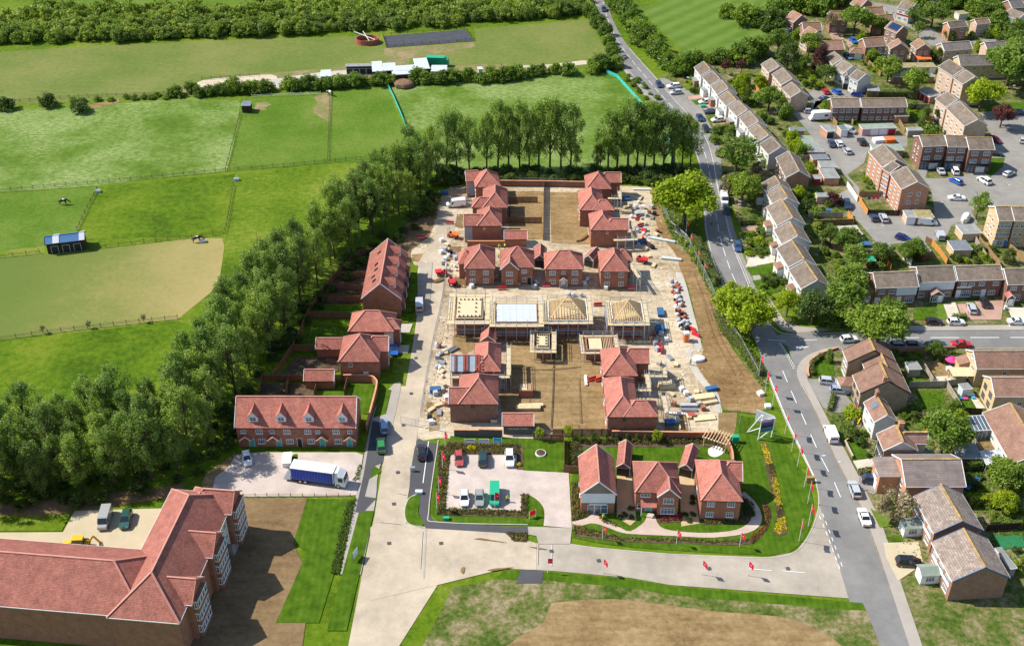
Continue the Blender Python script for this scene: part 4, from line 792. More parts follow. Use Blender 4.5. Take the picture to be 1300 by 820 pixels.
def shell(label,A,B,back,ze,top='slab',sc=True,wd=1.2,wall='brick_red',sclabel='',R=None,zs=None,name='unfinished_house'):
 fr=Frame(A,B,ze);D=fr.loc(back,ze)[1];L=fr.L
 root=empty(name,fr.o,fr.rz,label,'house' if name!='unfinished_garage' else 'garage','houses under construction')
 m=MB();t=.3
 m.box(0,0,0,L,t,ze);m.box(0,D-t,0,L,D,ze);m.box(0,t,0,t,D-t,ze);m.box(L-t,t,0,L,D-t,ze);m.build('wall',wall,root)
 if ze>3:
  for u in(.2,.5,.8):
   for z in(.8,3.2):window(root,(L*u,-.005,z),0,1.3,1.2,1,'black_plastic')
 if top=='slab':
  m=MB();m.box(.02,.02,ze-.4,L-.02,D-.02,ze+.02);sl=m.build('floor_slab','osb',root)
  for i in range(6):
   for(x,y)in((L*(.12+.15*i),D*.1),(L*(.12+.15*i),D*.88)):m2=cached('hole',lambda:(lambda b:(b.box(-.16,-.16,0,.16,.16,.25),b.mesh('slab_hole','dark_timber'))[1])(MB()));inst('slab_hole',m2,root,(x,y,ze+.02))  # dark raised blocks stand in for the shaded holes of the floor slab
  for i in range(1,4):
   for x in(L*.08,L*.72):inst('slab_hole',_C['hole'],root,(x,D*(.1+.2*i),ze+.02))
  m=MB();m.box(.3,.3,ze+.021,L-.3,.5,ze+.22);m.box(L-.5,.5,ze+.021,L-.3,D-.3,ze+.22);m.build('upstand','brick_blue',root)
 elif top=='membrane':
  m=MB();m.box(-.1,-.1,ze-.2,L+.1,D+.1,ze+.12);m.build('roof_membrane','membrane',root)
  m=MB();m.box(-.25,-.25,ze-.3,L+.25,-.101,ze+.2);m.box(-.25,D+.101,ze-.3,L+.25,D+.25,ze+.2);m.box(L+.101,-.1,ze-.3,L+.25,D+.1,ze+.2);m.build('upstand','brick_brown',root)
  for i in range(1,6):m=MB();m.box(L*i/6-.02,.0,ze+.12,L*i/6+.02,D,ze+.135);m.build('seam','grey_clad',root)
 elif top=='truss':
  rise=min(L,D)/2*.95;h=min(L,D)/2;zr=ze+rise;x0,x1=(h,L-h)if L>D else(L/2-.05,L/2+.05);ya,yb=(D/2,D/2)if L>=D else(h,D-h)
  n=13 if sc else 9
  def hz(x,y):
   return ze+min(x,L-x,y,D-y)*rise/h
  for i in range(n+1):
   x=L*i/n;yy=min(x,L-x,D/2);m=MB();w_=.09
   for(p,q)in(((x,0,ze+.05),(x,yy,hz(x,yy)+.05)),((x,D,ze+.05),(x,D-yy,hz(x,yy)+.05))):m.bar(p,q,w_,.2)
   if yy>.4:m.bar((x,0,ze),(x,D,ze),w_,.18)
   m.build('truss','raw_timber',root)
  for i in range(1,n):
   y=D*i/n;xx=min(y,D-y,L/2);m=MB()
   m.bar((0,y,ze+.05),(xx,y,hz(xx,y)+.05),.09,.2);m.bar((L,y,ze+.05),(L-xx,y,hz(xx,y)+.05),.09,.2);m.build('jack_rafter','raw_timber',root)
  m=MB();c=[(0,0,ze),(L,0,ze),(L,D,ze),(0,D,ze)];t_=[(L/2-.05,D/2-max(0,(D-L)/2),zr),(L/2+.05,D/2-max(0,(D-L)/2),zr),(L/2+.05,D/2+max(0,(D-L)/2),zr),(L/2-.05,D/2+max(0,(D-L)/2),zr)]if D>=L else[(h,D/2,zr),(L-h,D/2,zr),(L-h,D/2+.02,zr),(h,D/2+.02,zr)]
  for a_,b_ in zip(c,t_):m.bar(a_,b_,.1,.26)
  m.bar(t_[0],t_[2],.1,.26);m.build('hip_rafter','raw_timber',root)
  nb=9
  for k in range(1,nb):
   f=k/nb*.97;z=ze+rise*f;i_=h*f;m=MB()
   if k%2==0:
    for(p,q)in(((i_,i_,z),(L-i_,i_,z)),((L-i_,i_,z),(L-i_,D-i_,z)),((L-i_,D-i_,z),(i_,D-i_,z)),((i_,D-i_,z),(i_,i_,z))):m.bar(p,q,.06,.05)
    m.build('batten','raw_timber',root)
  m=MB();m.box(.3,.3,ze-.35,L-.3,D-.3,ze-.2);m.build('ceiling_deck','osb',root)
  m=MB();m.box(-.35,-.35,ze-.1,L+.35,-.2,ze+.08);m.box(-.35,D+.2,ze-.1,L+.35,D+.35,ze+.08);m.box(-.35,-.199,ze-.1,-.2,D+.199,ze+.08);m.box(L+.2,-.199,ze-.1,L+.35,D+.199,ze+.08);m.build('fascia','white_paint',root)
 elif top=='joist':
  m=MB();m.box(L*.12,.3,ze-.2,L*.6,D-.3,ze);m.build('floor_deck','osb',root)
  for i in range(5):m=MB();m.box(L*(.66+.06*i),.2,ze-.2,L*(.66+.06*i)+.08,D-.2,ze-.03);m.build('joist','raw_timber',root)
 if sc:scaffold(fr,-.35,-.35,L+.35,D+.35,zs or([2.2,ze-.15]if ze>3 else[ze-.15]),sclabel,deckz=[(zs or[ze-.15])[-1]],wd=wd)
 return root,fr,L,D
shell('brick shell topped with a cream beam and block floor',s3(268,712),s3(500,712),s3(285,530),4.6,'slab',True,1.6,sclabel='boarded scaffold round the cream floor slab')
shell('brick shell topped with a flat pale grey roof membrane',s3(622,742),s3(962,742),s3(630,592),4.6,'membrane',True,1.3,sclabel='boarded scaffold round the pale grey roof membrane')
shell('brick shell under an open timber roof frame with spaced rafters',s4(55,722),s4(372,722),s4(85,560),4.8,'truss',True,1.1,sclabel='boarded scaffold round the open timber roof frame')
shell('brick shell under a closely battened timber roof by the material store',s4(612,735),s4(862,735),s4(612,580),4.8,'truss',True,1.1,sclabel='boarded scaffold round the battened timber roof')
shell('small brick garage shell with a cream deck, on the soil between two houses',s5(965,285),s5(1078,287),s5(970,160),2.9,'slab',True,1.1,sclabel='boarded scaffold round the small garage shell',name='unfinished_garage')
shell('small brick shell with open floor joists beside the gabled right-hand house',s6(372,300),s6(605,298),s6(380,195),2.9,'joist',True,.9,sclabel='boarded scaffold round the open floor joists',name='unfinished_garage')
fr=Frame(s5(800,735),s5(935,735),.1);m=None
shell('low brick extension walls in the shade of the dark fronted house',s5(810,655),s5(932,655),s5(812,590),1.9,'joist',False,name='unfinished_garage')
def side_scaffold(A,B,back,label,zs,sides='fr'):
 fr=Frame(A,B,zs[-1]);D=fr.loc(back,zs[-1])[1];return scaffold(fr,0,0,fr.L,max(D,2),zs,label,deckz=[zs[-1]],wd=1.0,sides=sides)
side_scaffold(s2(590,345),s2(645,345),s2(600,290),'scaffold beside the rearmost gabled wing',[2.2,4.2],'fr')
side_scaffold(s2(640,705),s2(780,700),s2(640,640),'scaffold in front of the long gabled wing',[2.0,3.0],'fr')
side_scaffold(s4(745,370),s4(810,360),s4(745,225),'scaffold beside the house with four square windows',[2.2,4.4],'r')
side_scaffold(t5(415,425),t5(470,425),t5(415,320),'scaffold beside the gabled house by the flat slab',[2.2,4.2],'fr')
side_scaffold(t5(470,320),t5(590,322),t5(480,250),'lower scaffold platform in front of the gabled right wing',[2.0,3.2],'fr')
side_scaffold(t5(565,600),t5(600,600),t5(560,480),'scaffold beside the house behind the garden wall',[2.2,4.0],'r')
side_scaffold(s5(220,520),s5(690,520),s5(220,500),'long boarded scaffold below the pale felted roof',[2.2,4.6],'f');side_scaffold(s5(662,520),s5(700,520),s5(670,280),'boarded scaffold along the shaded side of the felted house',[2.2,4.6],'r')
# ------------------------------------------------------------------ older houses right of the main road
TRV=random.Random(4)
def old(label,A,B,R,ze=5.0,tp=.6,kind='x',wall='white_render',roof='tile_grey',ridge='ridge_lichen',name='terraced_house',cat='house',group=None,wins=None,doors=(),ends='gg',gutter='white_paint',ov=.25,wallmats=None,extra=None,chim=None,barge='white_paint'):
 fr,wg=(ridge_house if kind=='x' else gable_house)(A,B,R,ze,tp,ends,ov)
 if extra:wg+=extra(fr,wg[0])
 n=max(2,int(round(fr.L/3.4)))if wins is None else 0
 if wins is None:
  us=[(i+.5)/n for i in range(n)];fl=[.8,3.15]if ze<6.3 else[.8,3.1,5.4]
  if ze<4:fl=[.8]
  wins=[(0,'f',us,fl,1.25,1.05,2),(0,'b',us,fl,1.25,1.05,2)]if kind=='x' else[(0,'f',[.3,.7],fl,1.2,1.1,2),(0,'l',us,fl,1.25,1.05,2),(0,'r',us,fl,1.25,1.05,2)]
 root=build_house(name,label,cat,fr,wg,wall,roof,ridge,group,wins,doors,gutter,barge,capw=.32,wallmats=wallmats)
 vm=cached('vent',lambda:(lambda m_:(m_.cyl((0,0,-.3),(0,0,.55),.07,n=6),m_.cyl((0,0,.55),(0,0,.65),.12,n=6),m_.mesh('roof_vent','white_paint'))[1])(MB()));tv=cached('aerial',lambda:(lambda m_:(m_.cyl((0,0,-.3),(0,0,1.8),.03,n=4),m_.bar((-.6,0,1.7),(.6,0,1.7),.05),[m_.bar((x_*.25,-.25,1.7),(x_*.25,.25,1.7),.03)for x_ in(-2,-1,0,1,2)],m_.mesh('aerial','steel'))[1])(MB()))
 W0=wg[0];rx=W0['axis']=='x';ua=TRV.uniform(.15,.85)
 inst('roof_vent',vm,root,((W0['x1']*ua,W0['y1']*.32,ze+W0['rise']*.64)if rx else(W0['x1']*.3,W0['y1']*ua,ze+W0['rise']*.6)))
 inst('aerial',tv,root,((W0['x1']*TRV.choice((.1,.9)),W0['y1']*.5,ze+W0['rise'])if rx else(W0['x1']*.5,W0['y1']*TRV.choice((.1,.9)),ze+W0['rise'])),TRV.random()*3)
 if chim:chimney(root,(fr.L*chim[0],wg[0]['y1']*chim[1],ze+wg[0]['rise']*chim[2]))
 return root,fr,wg
G1='staggered terrace along the main road'
def pdoor(u):return[(0,'f',u,.95,2.05,'door_white','door')]
CH=[(r1(72,170),r1(130,242),r1(215,195),'white terraced house with a grey roof at the playing field end of the staggered terrace'),(r1(142,250),r1(207,322),r1(300,280),'second white house from the playing field end of the staggered terrace'),(r1(214,327),r1(267,400),r1(365,355),'third terraced house from the playing field end, beside the green garden bin'),(r1(273,417),r1(342,495),r1(437,457),'terraced house behind the dark car on the drive, midway along the terrace'),(r1(356,502),r1(432,580),r1(532,537),'terraced house behind the white car on the drive, midway along the terrace'),(r1(446,587),r1(520,675),r1(617,627),'terraced house behind the clipped front hedge of the staggered terrace'),(r1(522,692),r1(613,785),r1(703,742),'terraced house behind the feathery roadside tree'),(r2(290,155),r2(365,240),r2(483,192),'terraced house with a shallow bay, shaded by the feathery tree')]
for i,(A,B,R,lab)in enumerate(CH):
 root,fr,wg=old(lab,A,B,R,5.0,.62,doors=pdoor(.5),group=G1,wins=[(0,'f',[.22,.78],[.8,3.2],1.3,1.05,2),(0,'b',[.25,.75],[.8,3.2],1.3,1.05,2)],ridge='ridge_lichen' if i%3==0 else 'ridge_grey')
 D=wg[0]['y1'];m=MB();m.box(fr.L*.3,-1.2,0,fr.L*.7,.25,2.35);pc=m.build('porch','white_paint' if i%2 else 'brick_brown',root);m=MB();m.box(fr.L*.28,-1.35,2.35,fr.L*.72,.25,2.5);m.build('porch_roof','felt_roof',pc)
old('brown brick end house with a blank gable, closing the upper staggered terrace',r2(425,265),r2(510,432),r2(627,385),5.0,.62,wall='brick_brown',group=G1,doors=pdoor(.5),ridge='ridge_grey')
CH2=[(r2(300,482),r2(342,550),r2(472,502),'first house of the lower staggered terrace, next to the blank brick gable'),(r2(346,562),r2(407,662),r2(547,632),'second house of the lower staggered terrace, with a set-back rear wing'),(r2(346,677),r3(305,176),r3(441,116),'white house behind the square-cut hedge in the lower staggered terrace'),(r3(277,207),r3(346,330),r3(500,296),'house with the lichened verge in the lower staggered terrace'),(r3(301,362),r3(402,522),r3(536,461),'white house with the pale forecourt in the lower staggered terrace'),(r3(402,542),r3(507,702),r3(652,641),'end house of the lower staggered terrace, beside the junction trees')]
for i,(A,B,R,lab)in enumerate(CH2):
 root,fr,wg=old(lab,A,B,R,5.0,.6,doors=pdoor(.45),group=G1,wins=[(0,'f',[.2,.8],[.8,3.2],1.4,1.1,2),(0,'b',[.25,.75],[.8,3.2],1.3,1.05,2)])
 m=MB();m.box(fr.L*.32,-1.3,0,fr.L*.62,.25,2.4);pc=m.build('porch','white_paint',root);m=MB();m.hexa([(fr.L*.3,-1.5,2.4),(fr.L*.64,-1.5,2.4),(fr.L*.64,.25,2.4),(fr.L*.3,.25,2.4)],[(fr.L*.34,-1.0,2.9),(fr.L*.6,-1.0,2.9),(fr.L*.6,.25,3.1),(fr.L*.34,.25,3.1)]);m.build('porch_roof','tile_brown',pc)
G2='short brick terrace beside the dark evergreen'
for A,B,R,lab in((r1(630,145),r1(695,215),r1(792,172),'brick house under the dark evergreen tree'),(r1(720,227),r1(800,318),r1(915,290),'middle brick house of the short terrace by the dark evergreen'),(r1(802,345),r1(877,420),r1(972,377),'end brick house of the short terrace, with a brown blank gable')):
 old(lab,A,B,R,5.0,.6,wall='brick_peach',group=G2,ridge='ridge_grey',doors=pdoor(.5))
def o1(lab,A,B,R,**k):return old(lab,A,B,R,**k)
DB=dict(wall='brick_brown',roof='tile_brown',name='detached_house',tp=.7)
o1('brown roofed house with a glazed lean-to, at the edge of the playing field',r4(105,152),r4(180,190),r4(252,128),**DB)
o1('brown roofed house with a pale gable, behind the bare tree',r4(262,258),r4(420,254),r4(330,188),**DB)
o1('low brown cross-gabled house in front of the dark evergreen tree',r4(230,290),r4(300,330),r4(385,264),**dict(DB,wall='brick_peach'))
o1('brown roofed house behind the bare tree at the cul-de-sac',r4(490,168),r4(640,168),r4(560,96),**DB)
o1('tall brown roofed house at the top of the close road',r4(650,35),r4(735,66),r4(822,5),**DB)
o1('brown roofed house facing the round green tree, nearer the close road',r4(790,127),r4(945,117),r4(860,60),**DB)
o1('brown roofed house behind the round green tree, with a gable',r4(865,190),r4(1025,182),r4(930,124),**DB)
root,fr,wg=o1('brick house with a blue solar array on its roof',r4(935,236),r4(1037,280),r4(1107,223),**DB)
w0=wg[0];hw=w0['y1']/2
for i in range(4):
 for j in range(2):
  x0,x1=fr.L*(.15+.19*i),fr.L*(.15+.19*i)+fr.L*.18;y0,y1=hw*(.2+.36*j),hw*(.2+.36*j)+hw*.34;m=MB();zf=lambda y:5+w0['rise']*y/hw+.06
  m.hexa([(x0,y0,zf(y0)),(x1,y0,zf(y0)),(x1,y1,zf(y1)),(x0,y1,zf(y1))],[(x0,y0,zf(y0)+.05),(x1,y0,zf(y0)+.05),(x1,y1,zf(y1)+.05),(x0,y1,zf(y1)+.05)]);m.build('solar_panel','solar_cell',root)
o1('long brown roofed house behind the white conservatory',r4(780,396),r4(955,382),r4(850,313),**DB)
old('gable-fronted brick house next to the house with the coral awning',r4(985,412),r5(128,413),r4(948,322),5.0,.7,'y','brick_brown','tile_brown',name='detached_house')
root,fr,wg=old('gable-fronted brick house with a coral awning',r5(185,416),r5(315,411),r5(152,323),5.0,.7,'y','brick_brown','tile_brown',name='detached_house')
m=MB();m.hexa([(fr.L*.05,-2.2,2.2),(fr.L*.95,-2.2,2.2),(fr.L*.95,.2,2.7),(fr.L*.05,.2,2.7)],[(fr.L*.05,-2.2,2.28),(fr.L*.95,-2.2,2.28),(fr.L*.95,.2,2.78),(fr.L*.05,.2,2.78)]);m.build('awning','plastic_orange',root)
for p in((.08,-2.1),(.92,-2.1)):m=MB();m.box(fr.L*p[0]-.05,p[1],0,fr.L*p[0]+.05,p[1]+.1,2.2);m.build('awning_post','white_paint',root)
old('low brown hipped garage beside the blue car in the close',r4(645,442),r4(800,448),r4(740,402),2.5,.6,'x','brick_brown','tile_brown','ridge_grey','garage','garage',wins=[],doors=[(0,'f',.5,2.4,2.0,'door_white','garage_door')],ends='hh')
old('low brown roofed building behind the copper beech',r4(415,420),r4(610,412),r4(500,340),3.6,.5,'x','brick_brown','tile_brown','ridge_lichen','bungalow','house')
for A,B,R,lab,ww in((r4(440,480),r4(507,542),r4(592,497),'set-back house of the white staggered trio by the copper beech','white_render'),(r4(520,560),r4(600,607),r4(702,567),'middle white house of the staggered trio by the copper beech','white_render'),(r4(640,640),r4(717,677),r4(807,627),'end white house of the staggered trio, above the red and blue cars','white_render')):
 old(lab,A,B,R,5.0,.6,wall=ww,group='white staggered trio',ridge='ridge_grey')
fr,wg=gable_house(r4(600,640),r4(652,642),r4(640,600),4.6,.8)
build_house('entrance_gable','white gabled entrance bay with a dark doorway, by the red car','house',fr,wg,'white_render','tile_grey','ridge_grey',None,[(0,'f',[.5],[3.0],1.2,1.2,2)],[(0,'f',.5,1.6,2.1,'door_dark','door')])
root,fr,wg=o1('white house with a red band, at the top of the close',r5(25,66),r5(132,96),r5(222,46),wall='white_render',roof='tile_grey',name='detached_house')
m=MB();m.box(.2,.17,2.5,fr.L-.2,.24,3.0);m.build('red_band','door_red',root)
o1('brick semi-detached pair with a blank red gable, on the green by the close road',r5(465,236),r5(617,220),r5(520,178),wall='brick_orange',roof='tile_grey',ridge='ridge_grey',name='semi_detached_house')
o1('semi-detached pair with a cream gable, beside the blank red gable',r5(690,206),r5(805,192),r5(740,155),wall='brick_peach',roof='tile_brown',ridge='ridge_grey',name='semi_detached_house')
o1('white house half hidden by trees at the far end of the close',r5(912,125),r5(1032,168),r5(1082,112),wall='white_render',roof='tile_grey',ridge='ridge_grey',name='detached_house')
o1('house at the far corner of the close, above the white one',r5(985,72),r5(1100,60),r5(1040,-5),wall='brick_brown',roof='tile_dark',ridge='ridge_grey',name='detached_house')
o1('low dark roofed house with a cream gable, left of its twin on the close road',r5(420,426),r5(657,408),r5(500,353),wall='brick_peach',roof='tile_dark',ridge='ridge_grey',name='semi_detached_house')
o1('low dark roofed house with a cream gable and a white verge, right of its twin',r5(775,411),r5(950,398),r5(840,350),wall='brick_peach',roof='tile_dark',ridge='ridge_grey',name='semi_detached_house')
o1('long dark roofed terrace with green panels, behind the three storey block',r5(552,546),r5(960,540),r5(740,462),wall='brick_buff',roof='tile_dark',ridge='ridge_grey',name='terrace')
B3=dict(ze=7.9,wall='brick_peach',roof='tile_grey',ridge='ridge_grey',name='apartment_block',cat='apartments',tp=.55,group='three storey blocks')
o1('upper half of the three storey block behind the lime-green tree',r5(365,556),r5(490,636),r5(612,592),**B3)
o1('lower half of the three storey block, with an orange canopy',r5(492,648),r5(573,703),r5(700,655),**B3)
o1('far end of the long three storey block by the copper tree',r7(340,167),r7(430,237),r7(537,182),**B3)
o1('long three storey block with a dark brick end, beside the copper tree',r7(432,244),r7(586,397),r7(707,347),**B3)
D3=dict(ze=7.4,wall='brick_dark',roof='tile_grey',ridge='ridge_lichen',name='town_house',cat='house',tp=.5,group='three storey row with garages')
for k,(A,B,R,lab)in enumerate(((r7(240,566),r7(445,556),r7(320,470),'three storey house with an orange lit end wall and garages below'),(r7(447,568),r7(618,570),r7(520,474),'middle three storey house above two white garage doors'),(r7(627,591),r7(842,591),r7(720,490),'three storey house nearest the corner lawn'))):
 root,fr,wg=o1(lab,A,B,R,wins=[(0,'f',[.25,.75],[3.1,5.5],1.9,1.15,3),(0,'b',[.25,.75],[.8,3.1,5.5],1.5,1.1,2),(0,'l',[.3,.6],[1.6,3.6,5.4],.7,.8,1)],doors=[(0,'f',.2,.95,2.05,'door_blue','door'),(0,'f',.62,2.4,2.0,'door_white','garage_door')],**D3)
 m=MB();m.box(.2,-.9,2.45,fr.L-.2,.24,2.6);m.build('canopy','door_dark',root)
fr,wg=ridge_house(r7(240,566),r7(445,556),r7(320,470),7.4,.5);y1=wg[0]['y1']
o1('far section of the tall block overlooking the washing line',r6(475,607),r6(590,737),r6(722,682),**dict(B3,wall='brick_orange'))
o1('middle section of the tall block overlooking the washing line',r8(428,92),r8(488,132),r8(602,88),**dict(B3,wall='brick_orange'))
root,fr,wg=o1('tall block end with six small windows in its brown gable, above the garages',r8(492,138),r8(586,266),r8(737,222),**dict(B3,wall='brick_orange'))
for u in(.35,.65):
 for z in(.9,3.4,5.7):window(root,face_pt(wg[0],'r',u,z),math.pi/2,1.0,1.05,2)
Y3=dict(ze=7.9,wall='brick_buff',roof='tile_grey',ridge='ridge_lichen',name='apartment_block',cat='apartments',tp=.52,group='yellow brick block')
o1('yellow brick three storey block with a bright end wall and lichened roof',q1(872,396),q1(1003,396),q1(905,277),wins=[(0,'f',[.12,.32,.6,.85],[3.3,5.7],.9,1.0,2),(0,'f',[.3,.6],[.6],1.1,1.3,2),(0,'l',[.25,.5],[1.0,3.4,5.6],.8,.9,1),(0,'l',[.7],[2.2,4.6],.8,.9,1)],doors=[(0,'f',.08,.95,2.05,'door_white','door'),(0,'f',.85,.95,2.05,'door_blue','door')],**Y3)
o1('next house of the yellow brick block, under a plain grey roof',q1(1005,397),q1(1260,397),q1(1040,280),wins=[(0,'f',[.1,.3,.6,.85],[.7,3.3,5.7],.9,1.0,2)],**Y3)
BT=dict(ze=5.0,wall='brick_dark',roof='tile_grey',ridge='ridge_lichen',tp=.55,name='terrace',cat='terrace')
o1('left part of the dark brick terrace behind the white caravan',r6(175,240),r6(414,238),r6(280,165),wins=[(0,'f',[.1,.37,.62,.87],[.7,3.2],1.5,1.1,3),(0,'b',[.2,.5,.8],[.8,3.2],1.3,1.1,2)],**BT)
o1('right part of the dark brick terrace, behind the row of garages',r6(424,241),r6(802,236),r6(600,163),wins=[(0,'f',[.08,.24,.4,.56,.72,.9],[.7,3.2],1.4,1.1,3),(0,'b',[.2,.5,.8],[.8,3.2],1.3,1.1,2)],**BT)
# terrace facing the side road
root,fr,wg=o1('end house of the side-road terrace, with a low orange lit extension',q2(212,301),q2(571,287),q2(350,166),wall='brick_brown',roof='tile_grey',ridge='ridge_grey',tp=.62,wins=[(0,'f',[.14,.39,.66,.9],[3.2],1.5,1.0,3),(0,'f',[.3,.85],[.5],2.0,1.5,4),(0,'b',[.2,.5,.8],[.8,3.2],1.3,1.1,2)],doors=[(0,'f',.06,1.0,2.1,'door_white','door'),(0,'f',.6,1.0,2.1,'door_white','door')],name='semi_detached_house')
D=wg[0]['y1'];m=MB();m.box(-2.8,1.2,0,.2,D-1.5,2.5);ex=m.build('extension','brick_orange',root);m=MB();m.hexa([(-3.0,1.0,2.5),(.22,1.0,2.5),(.22,D-1.3,2.5),(-3.0,D-1.3,2.5)],[(-3.0,1.0,2.6),(.22,1.0,3.3),(.22,D-1.3,3.3),(-3.0,D-1.3,2.6)]);m.build('extension_roof','felt_moss',ex);door(ex,(-1.5,1.19,0),0,2.2,2.0,'door_white','garage_door')
m=MB();m.box(fr.L*.5,.16,2.6,fr.L-.25,.245,4.85);m.build('weatherboard','white_board',root)
root,fr,wg=o1('white boarded middle house of the side-road terrace, with a gabled white porch',q2(576,253),q2(884,241),q2(690,118),wall='brick_brown',roof='tile_grey',ridge='ridge_grey',tp=.62,wins=[(0,'f',[.27,.62,.9],[3.3],1.6,.95,3),(0,'f',[.1,.85],[.7],1.5,1.2,3),(0,'b',[.2,.5,.8],[.8,3.2],1.3,1.1,2)],name='semi_detached_house')
m=MB();m.box(.25,.16,2.6,fr.L-.25,.245,4.85);m.build('weatherboard','white_board',root);porch(root,fr.L*.48,.25,3.2,1.8,2.3,1.1,'tile_brown');window(root,(fr.L*.42,-1.5,.4),0,1.0,1.8,2);door(root,(fr.L*.56,-1.5,.0),0,.95,2.05,'door_white')
root,fr,wg=o1('dark brick house of the side-road terrace, above the red block drive',q3(332,241),q3(866,226),q3(560,66),wall='brick_dark',roof='tile_grey',ridge='ridge_grey',tp=.62,wins=[(0,'f',[.14,.32,.55,.87],[3.3],1.4,1.0,3),(0,'f',[.24],[.3],2.2,1.7,4),(0,'f',[.48,.82],[.7],1.6,1.2,3),(0,'b',[.2,.5,.8],[.8,3.2],1.3,1.1,2)],doors=[(0,'f',.06,1.0,2.1,'door_white','door'),(0,'f',.63,1.0,2.1,'door_white','door')],name='semi_detached_house')
m=MB();m.box(.25,.17,2.75,fr.L*.34,.245,3.15);m.build('white_band','white_paint',root)
root,fr,wg=o1('dark house with a brick gabled porch, past the white verge of the side-road terrace',q3(906,287),q3(1300,277),q3(1000,101),wall='brick_dark',roof='tile_grey',ridge='ridge_grey',tp=.62,wins=[(0,'f',[.2,.6],[3.3],1.6,1.0,3),(0,'f',[.38],[.4],1.6,1.6,3)],name='semi_detached_house')
porch(root,fr.L*.1,.25,2.0,2.0,2.4,.9,'tile_new','white_paint');door(root,(fr.L*.1,-1.75,0),0,.95,2.05,'door_white')
# houses south of the side road
fr=Frame(q4(602,521),q4(1027,521),5.0);rise=fr.L/2*.62;D=fr.loc(q4(640,57),5+rise)[1];L=fr.L
wg=[wing(0,0,L,D*.42,5.0,rise,'y','g','g'),wing(L*.16,D*.40,L-.02,D*.72,4.98,rise-.04,'y','g','g'),wing(.03,D*.70,L-.03,D,4.97,rise-.02,'y','g','g')]
wg[1]=wing(L*.3,D*.4,L-.02,D*.72,4.98,L*.35*.62-.04,'y','g','g')
wins=[(0,'l',[.25,.7],[.8,3.2],1.3,1.1,2,'dark_timber'),(2,'l',[.4,.75],[.8,3.2],1.2,1.1,2),(0,'r',[.3,.7],[.8,3.2],1.3,1.1,2)]
root=build_house('detached_house','large brown roofed corner house with a lichened ridge and olive gable','house',fr,wg,'brick_olive','tile_brown','ridge_lichen',None,wins,[(0,'l',.9,1.0,2.05,'door_red','door')],'white_paint','dark_timber',.42)
m=MB();solid(m,roof_faces(wing(-2.2,D*.38,2.0,D*.6,2.4,1.2,'x','h','g'))[0]);m.build('porch_roof','tile_brown',root);m=MB();m.box(-2.0,D*.4,0,1.0,D*.58,2.45);m.build('porch','white_render',root)
chimney(root,(L*.45,.6,5+rise*.75),1.4,.8,.6,'brick_orange')
ho,fr,wg=old('old tiled cottage with a skylight and open rafters on its road side',q4(632,596),q4(722,762),q4(745,545),4.6,.75,'x','white_render','tile_brown','ridge_lichen','cottage',chim=(.02,.5,.9))
m=MB();hw=wg[0]['y1']/2;zf=lambda y:4.6+wg[0]['rise']*y/hw+.05;x0,x1,y0,y1=fr.L*.22,fr.L*.46,hw*.3,hw*.75
m.hexa([(x0,y0,zf(y0)),(x1,y0,zf(y0)),(x1,y1,zf(y1)),(x0,y1,zf(y1))],[(x0,y0,zf(y0)+.08),(x1,y0,zf(y0)+.08),(x1,y1,zf(y1)+.08),(x0,y1,zf(y1)+.08)]);m.build('roof_window','pane',ho)
fr=Frame(q6(537,277),q6(826,276),4.8);rise=fr.L/2*.68;D=fr.loc(q6(606,60),4.8+rise)[1]
wg=[wing(0,0,fr.L,D,4.8,rise,'y','g','g'),wing(fr.L*.5,D*.45,fr.L+2.6,D-.3,4.6,1.9,'x','h','g')]
root=build_house('cottage','white half-timbered cottage with a clustered chimney, beside the orange brick gable','house',fr,wg,'white_render','tile_brown','ridge_lichen',None,[(0,'l',[.2,.5,.8],[.8,3.0],1.2,1.1,2,'dark_timber')],[(0,'l',.65,.95,2.0,'door_dark','door')],'white_paint','white_paint',.42,roofmats={1:'tile_pan'})
m=MB()
for k in range(7):y=D*(.04+.153*k);m.box(.2,y-.07,.1,.245,y+.07,4.7)
for z in(.2,2.4,4.5):m.box(.21,.3,z,.25,D-.3,z+.14)
m.build('timber_frame','dark_timber',root);m=MB();m.box(.3,.24,0,fr.L-.3,.275,4.75);m.build('gable_render','brick_olive',root);chimney(root,(fr.L*.62,D-.5,4.8+rise*.8),1.5,1.0,.8,'brick_orange')
ho,fr,wg=old('house with a long ridged grey roof and an orange brick gable to the road',q6(720,576),q7(602,573),q7(320,346),5.0,.6,'x','brick_orange','tile_ridged','ridge_lichen','detached_house',wins=[(0,'l',[.3,.7],[.8,3.0],1.4,1.3,2),(0,'f',[.6],[3.0],1.0,1.0,2)])
D=wg[0]['y1'];m=MB();m.box(-3.6,D*.4,0,.3,D*.85,4.4);ex=m.build('extension','brick_orange',ho);m=MB();m.hexa([(-3.8,D*.36,4.4),(.3,D*.36,4.4),(.3,D*.89,4.4),(-3.8,D*.89,4.4)],[(-3.8,D*.36,4.5),(.3,D*.36,4.5),(.3,D*.89,5.3),(-3.8,D*.89,5.3)]);m.build('extension_roof','tile_ridged',ex)
door(ex,(-3.605,D*.62,.03),-math.pi/2,2.4,2.0,'door_white','garage_door');window(ex,(-3.605,D*.62,2.6),-math.pi/2,1.5,1.2,2)
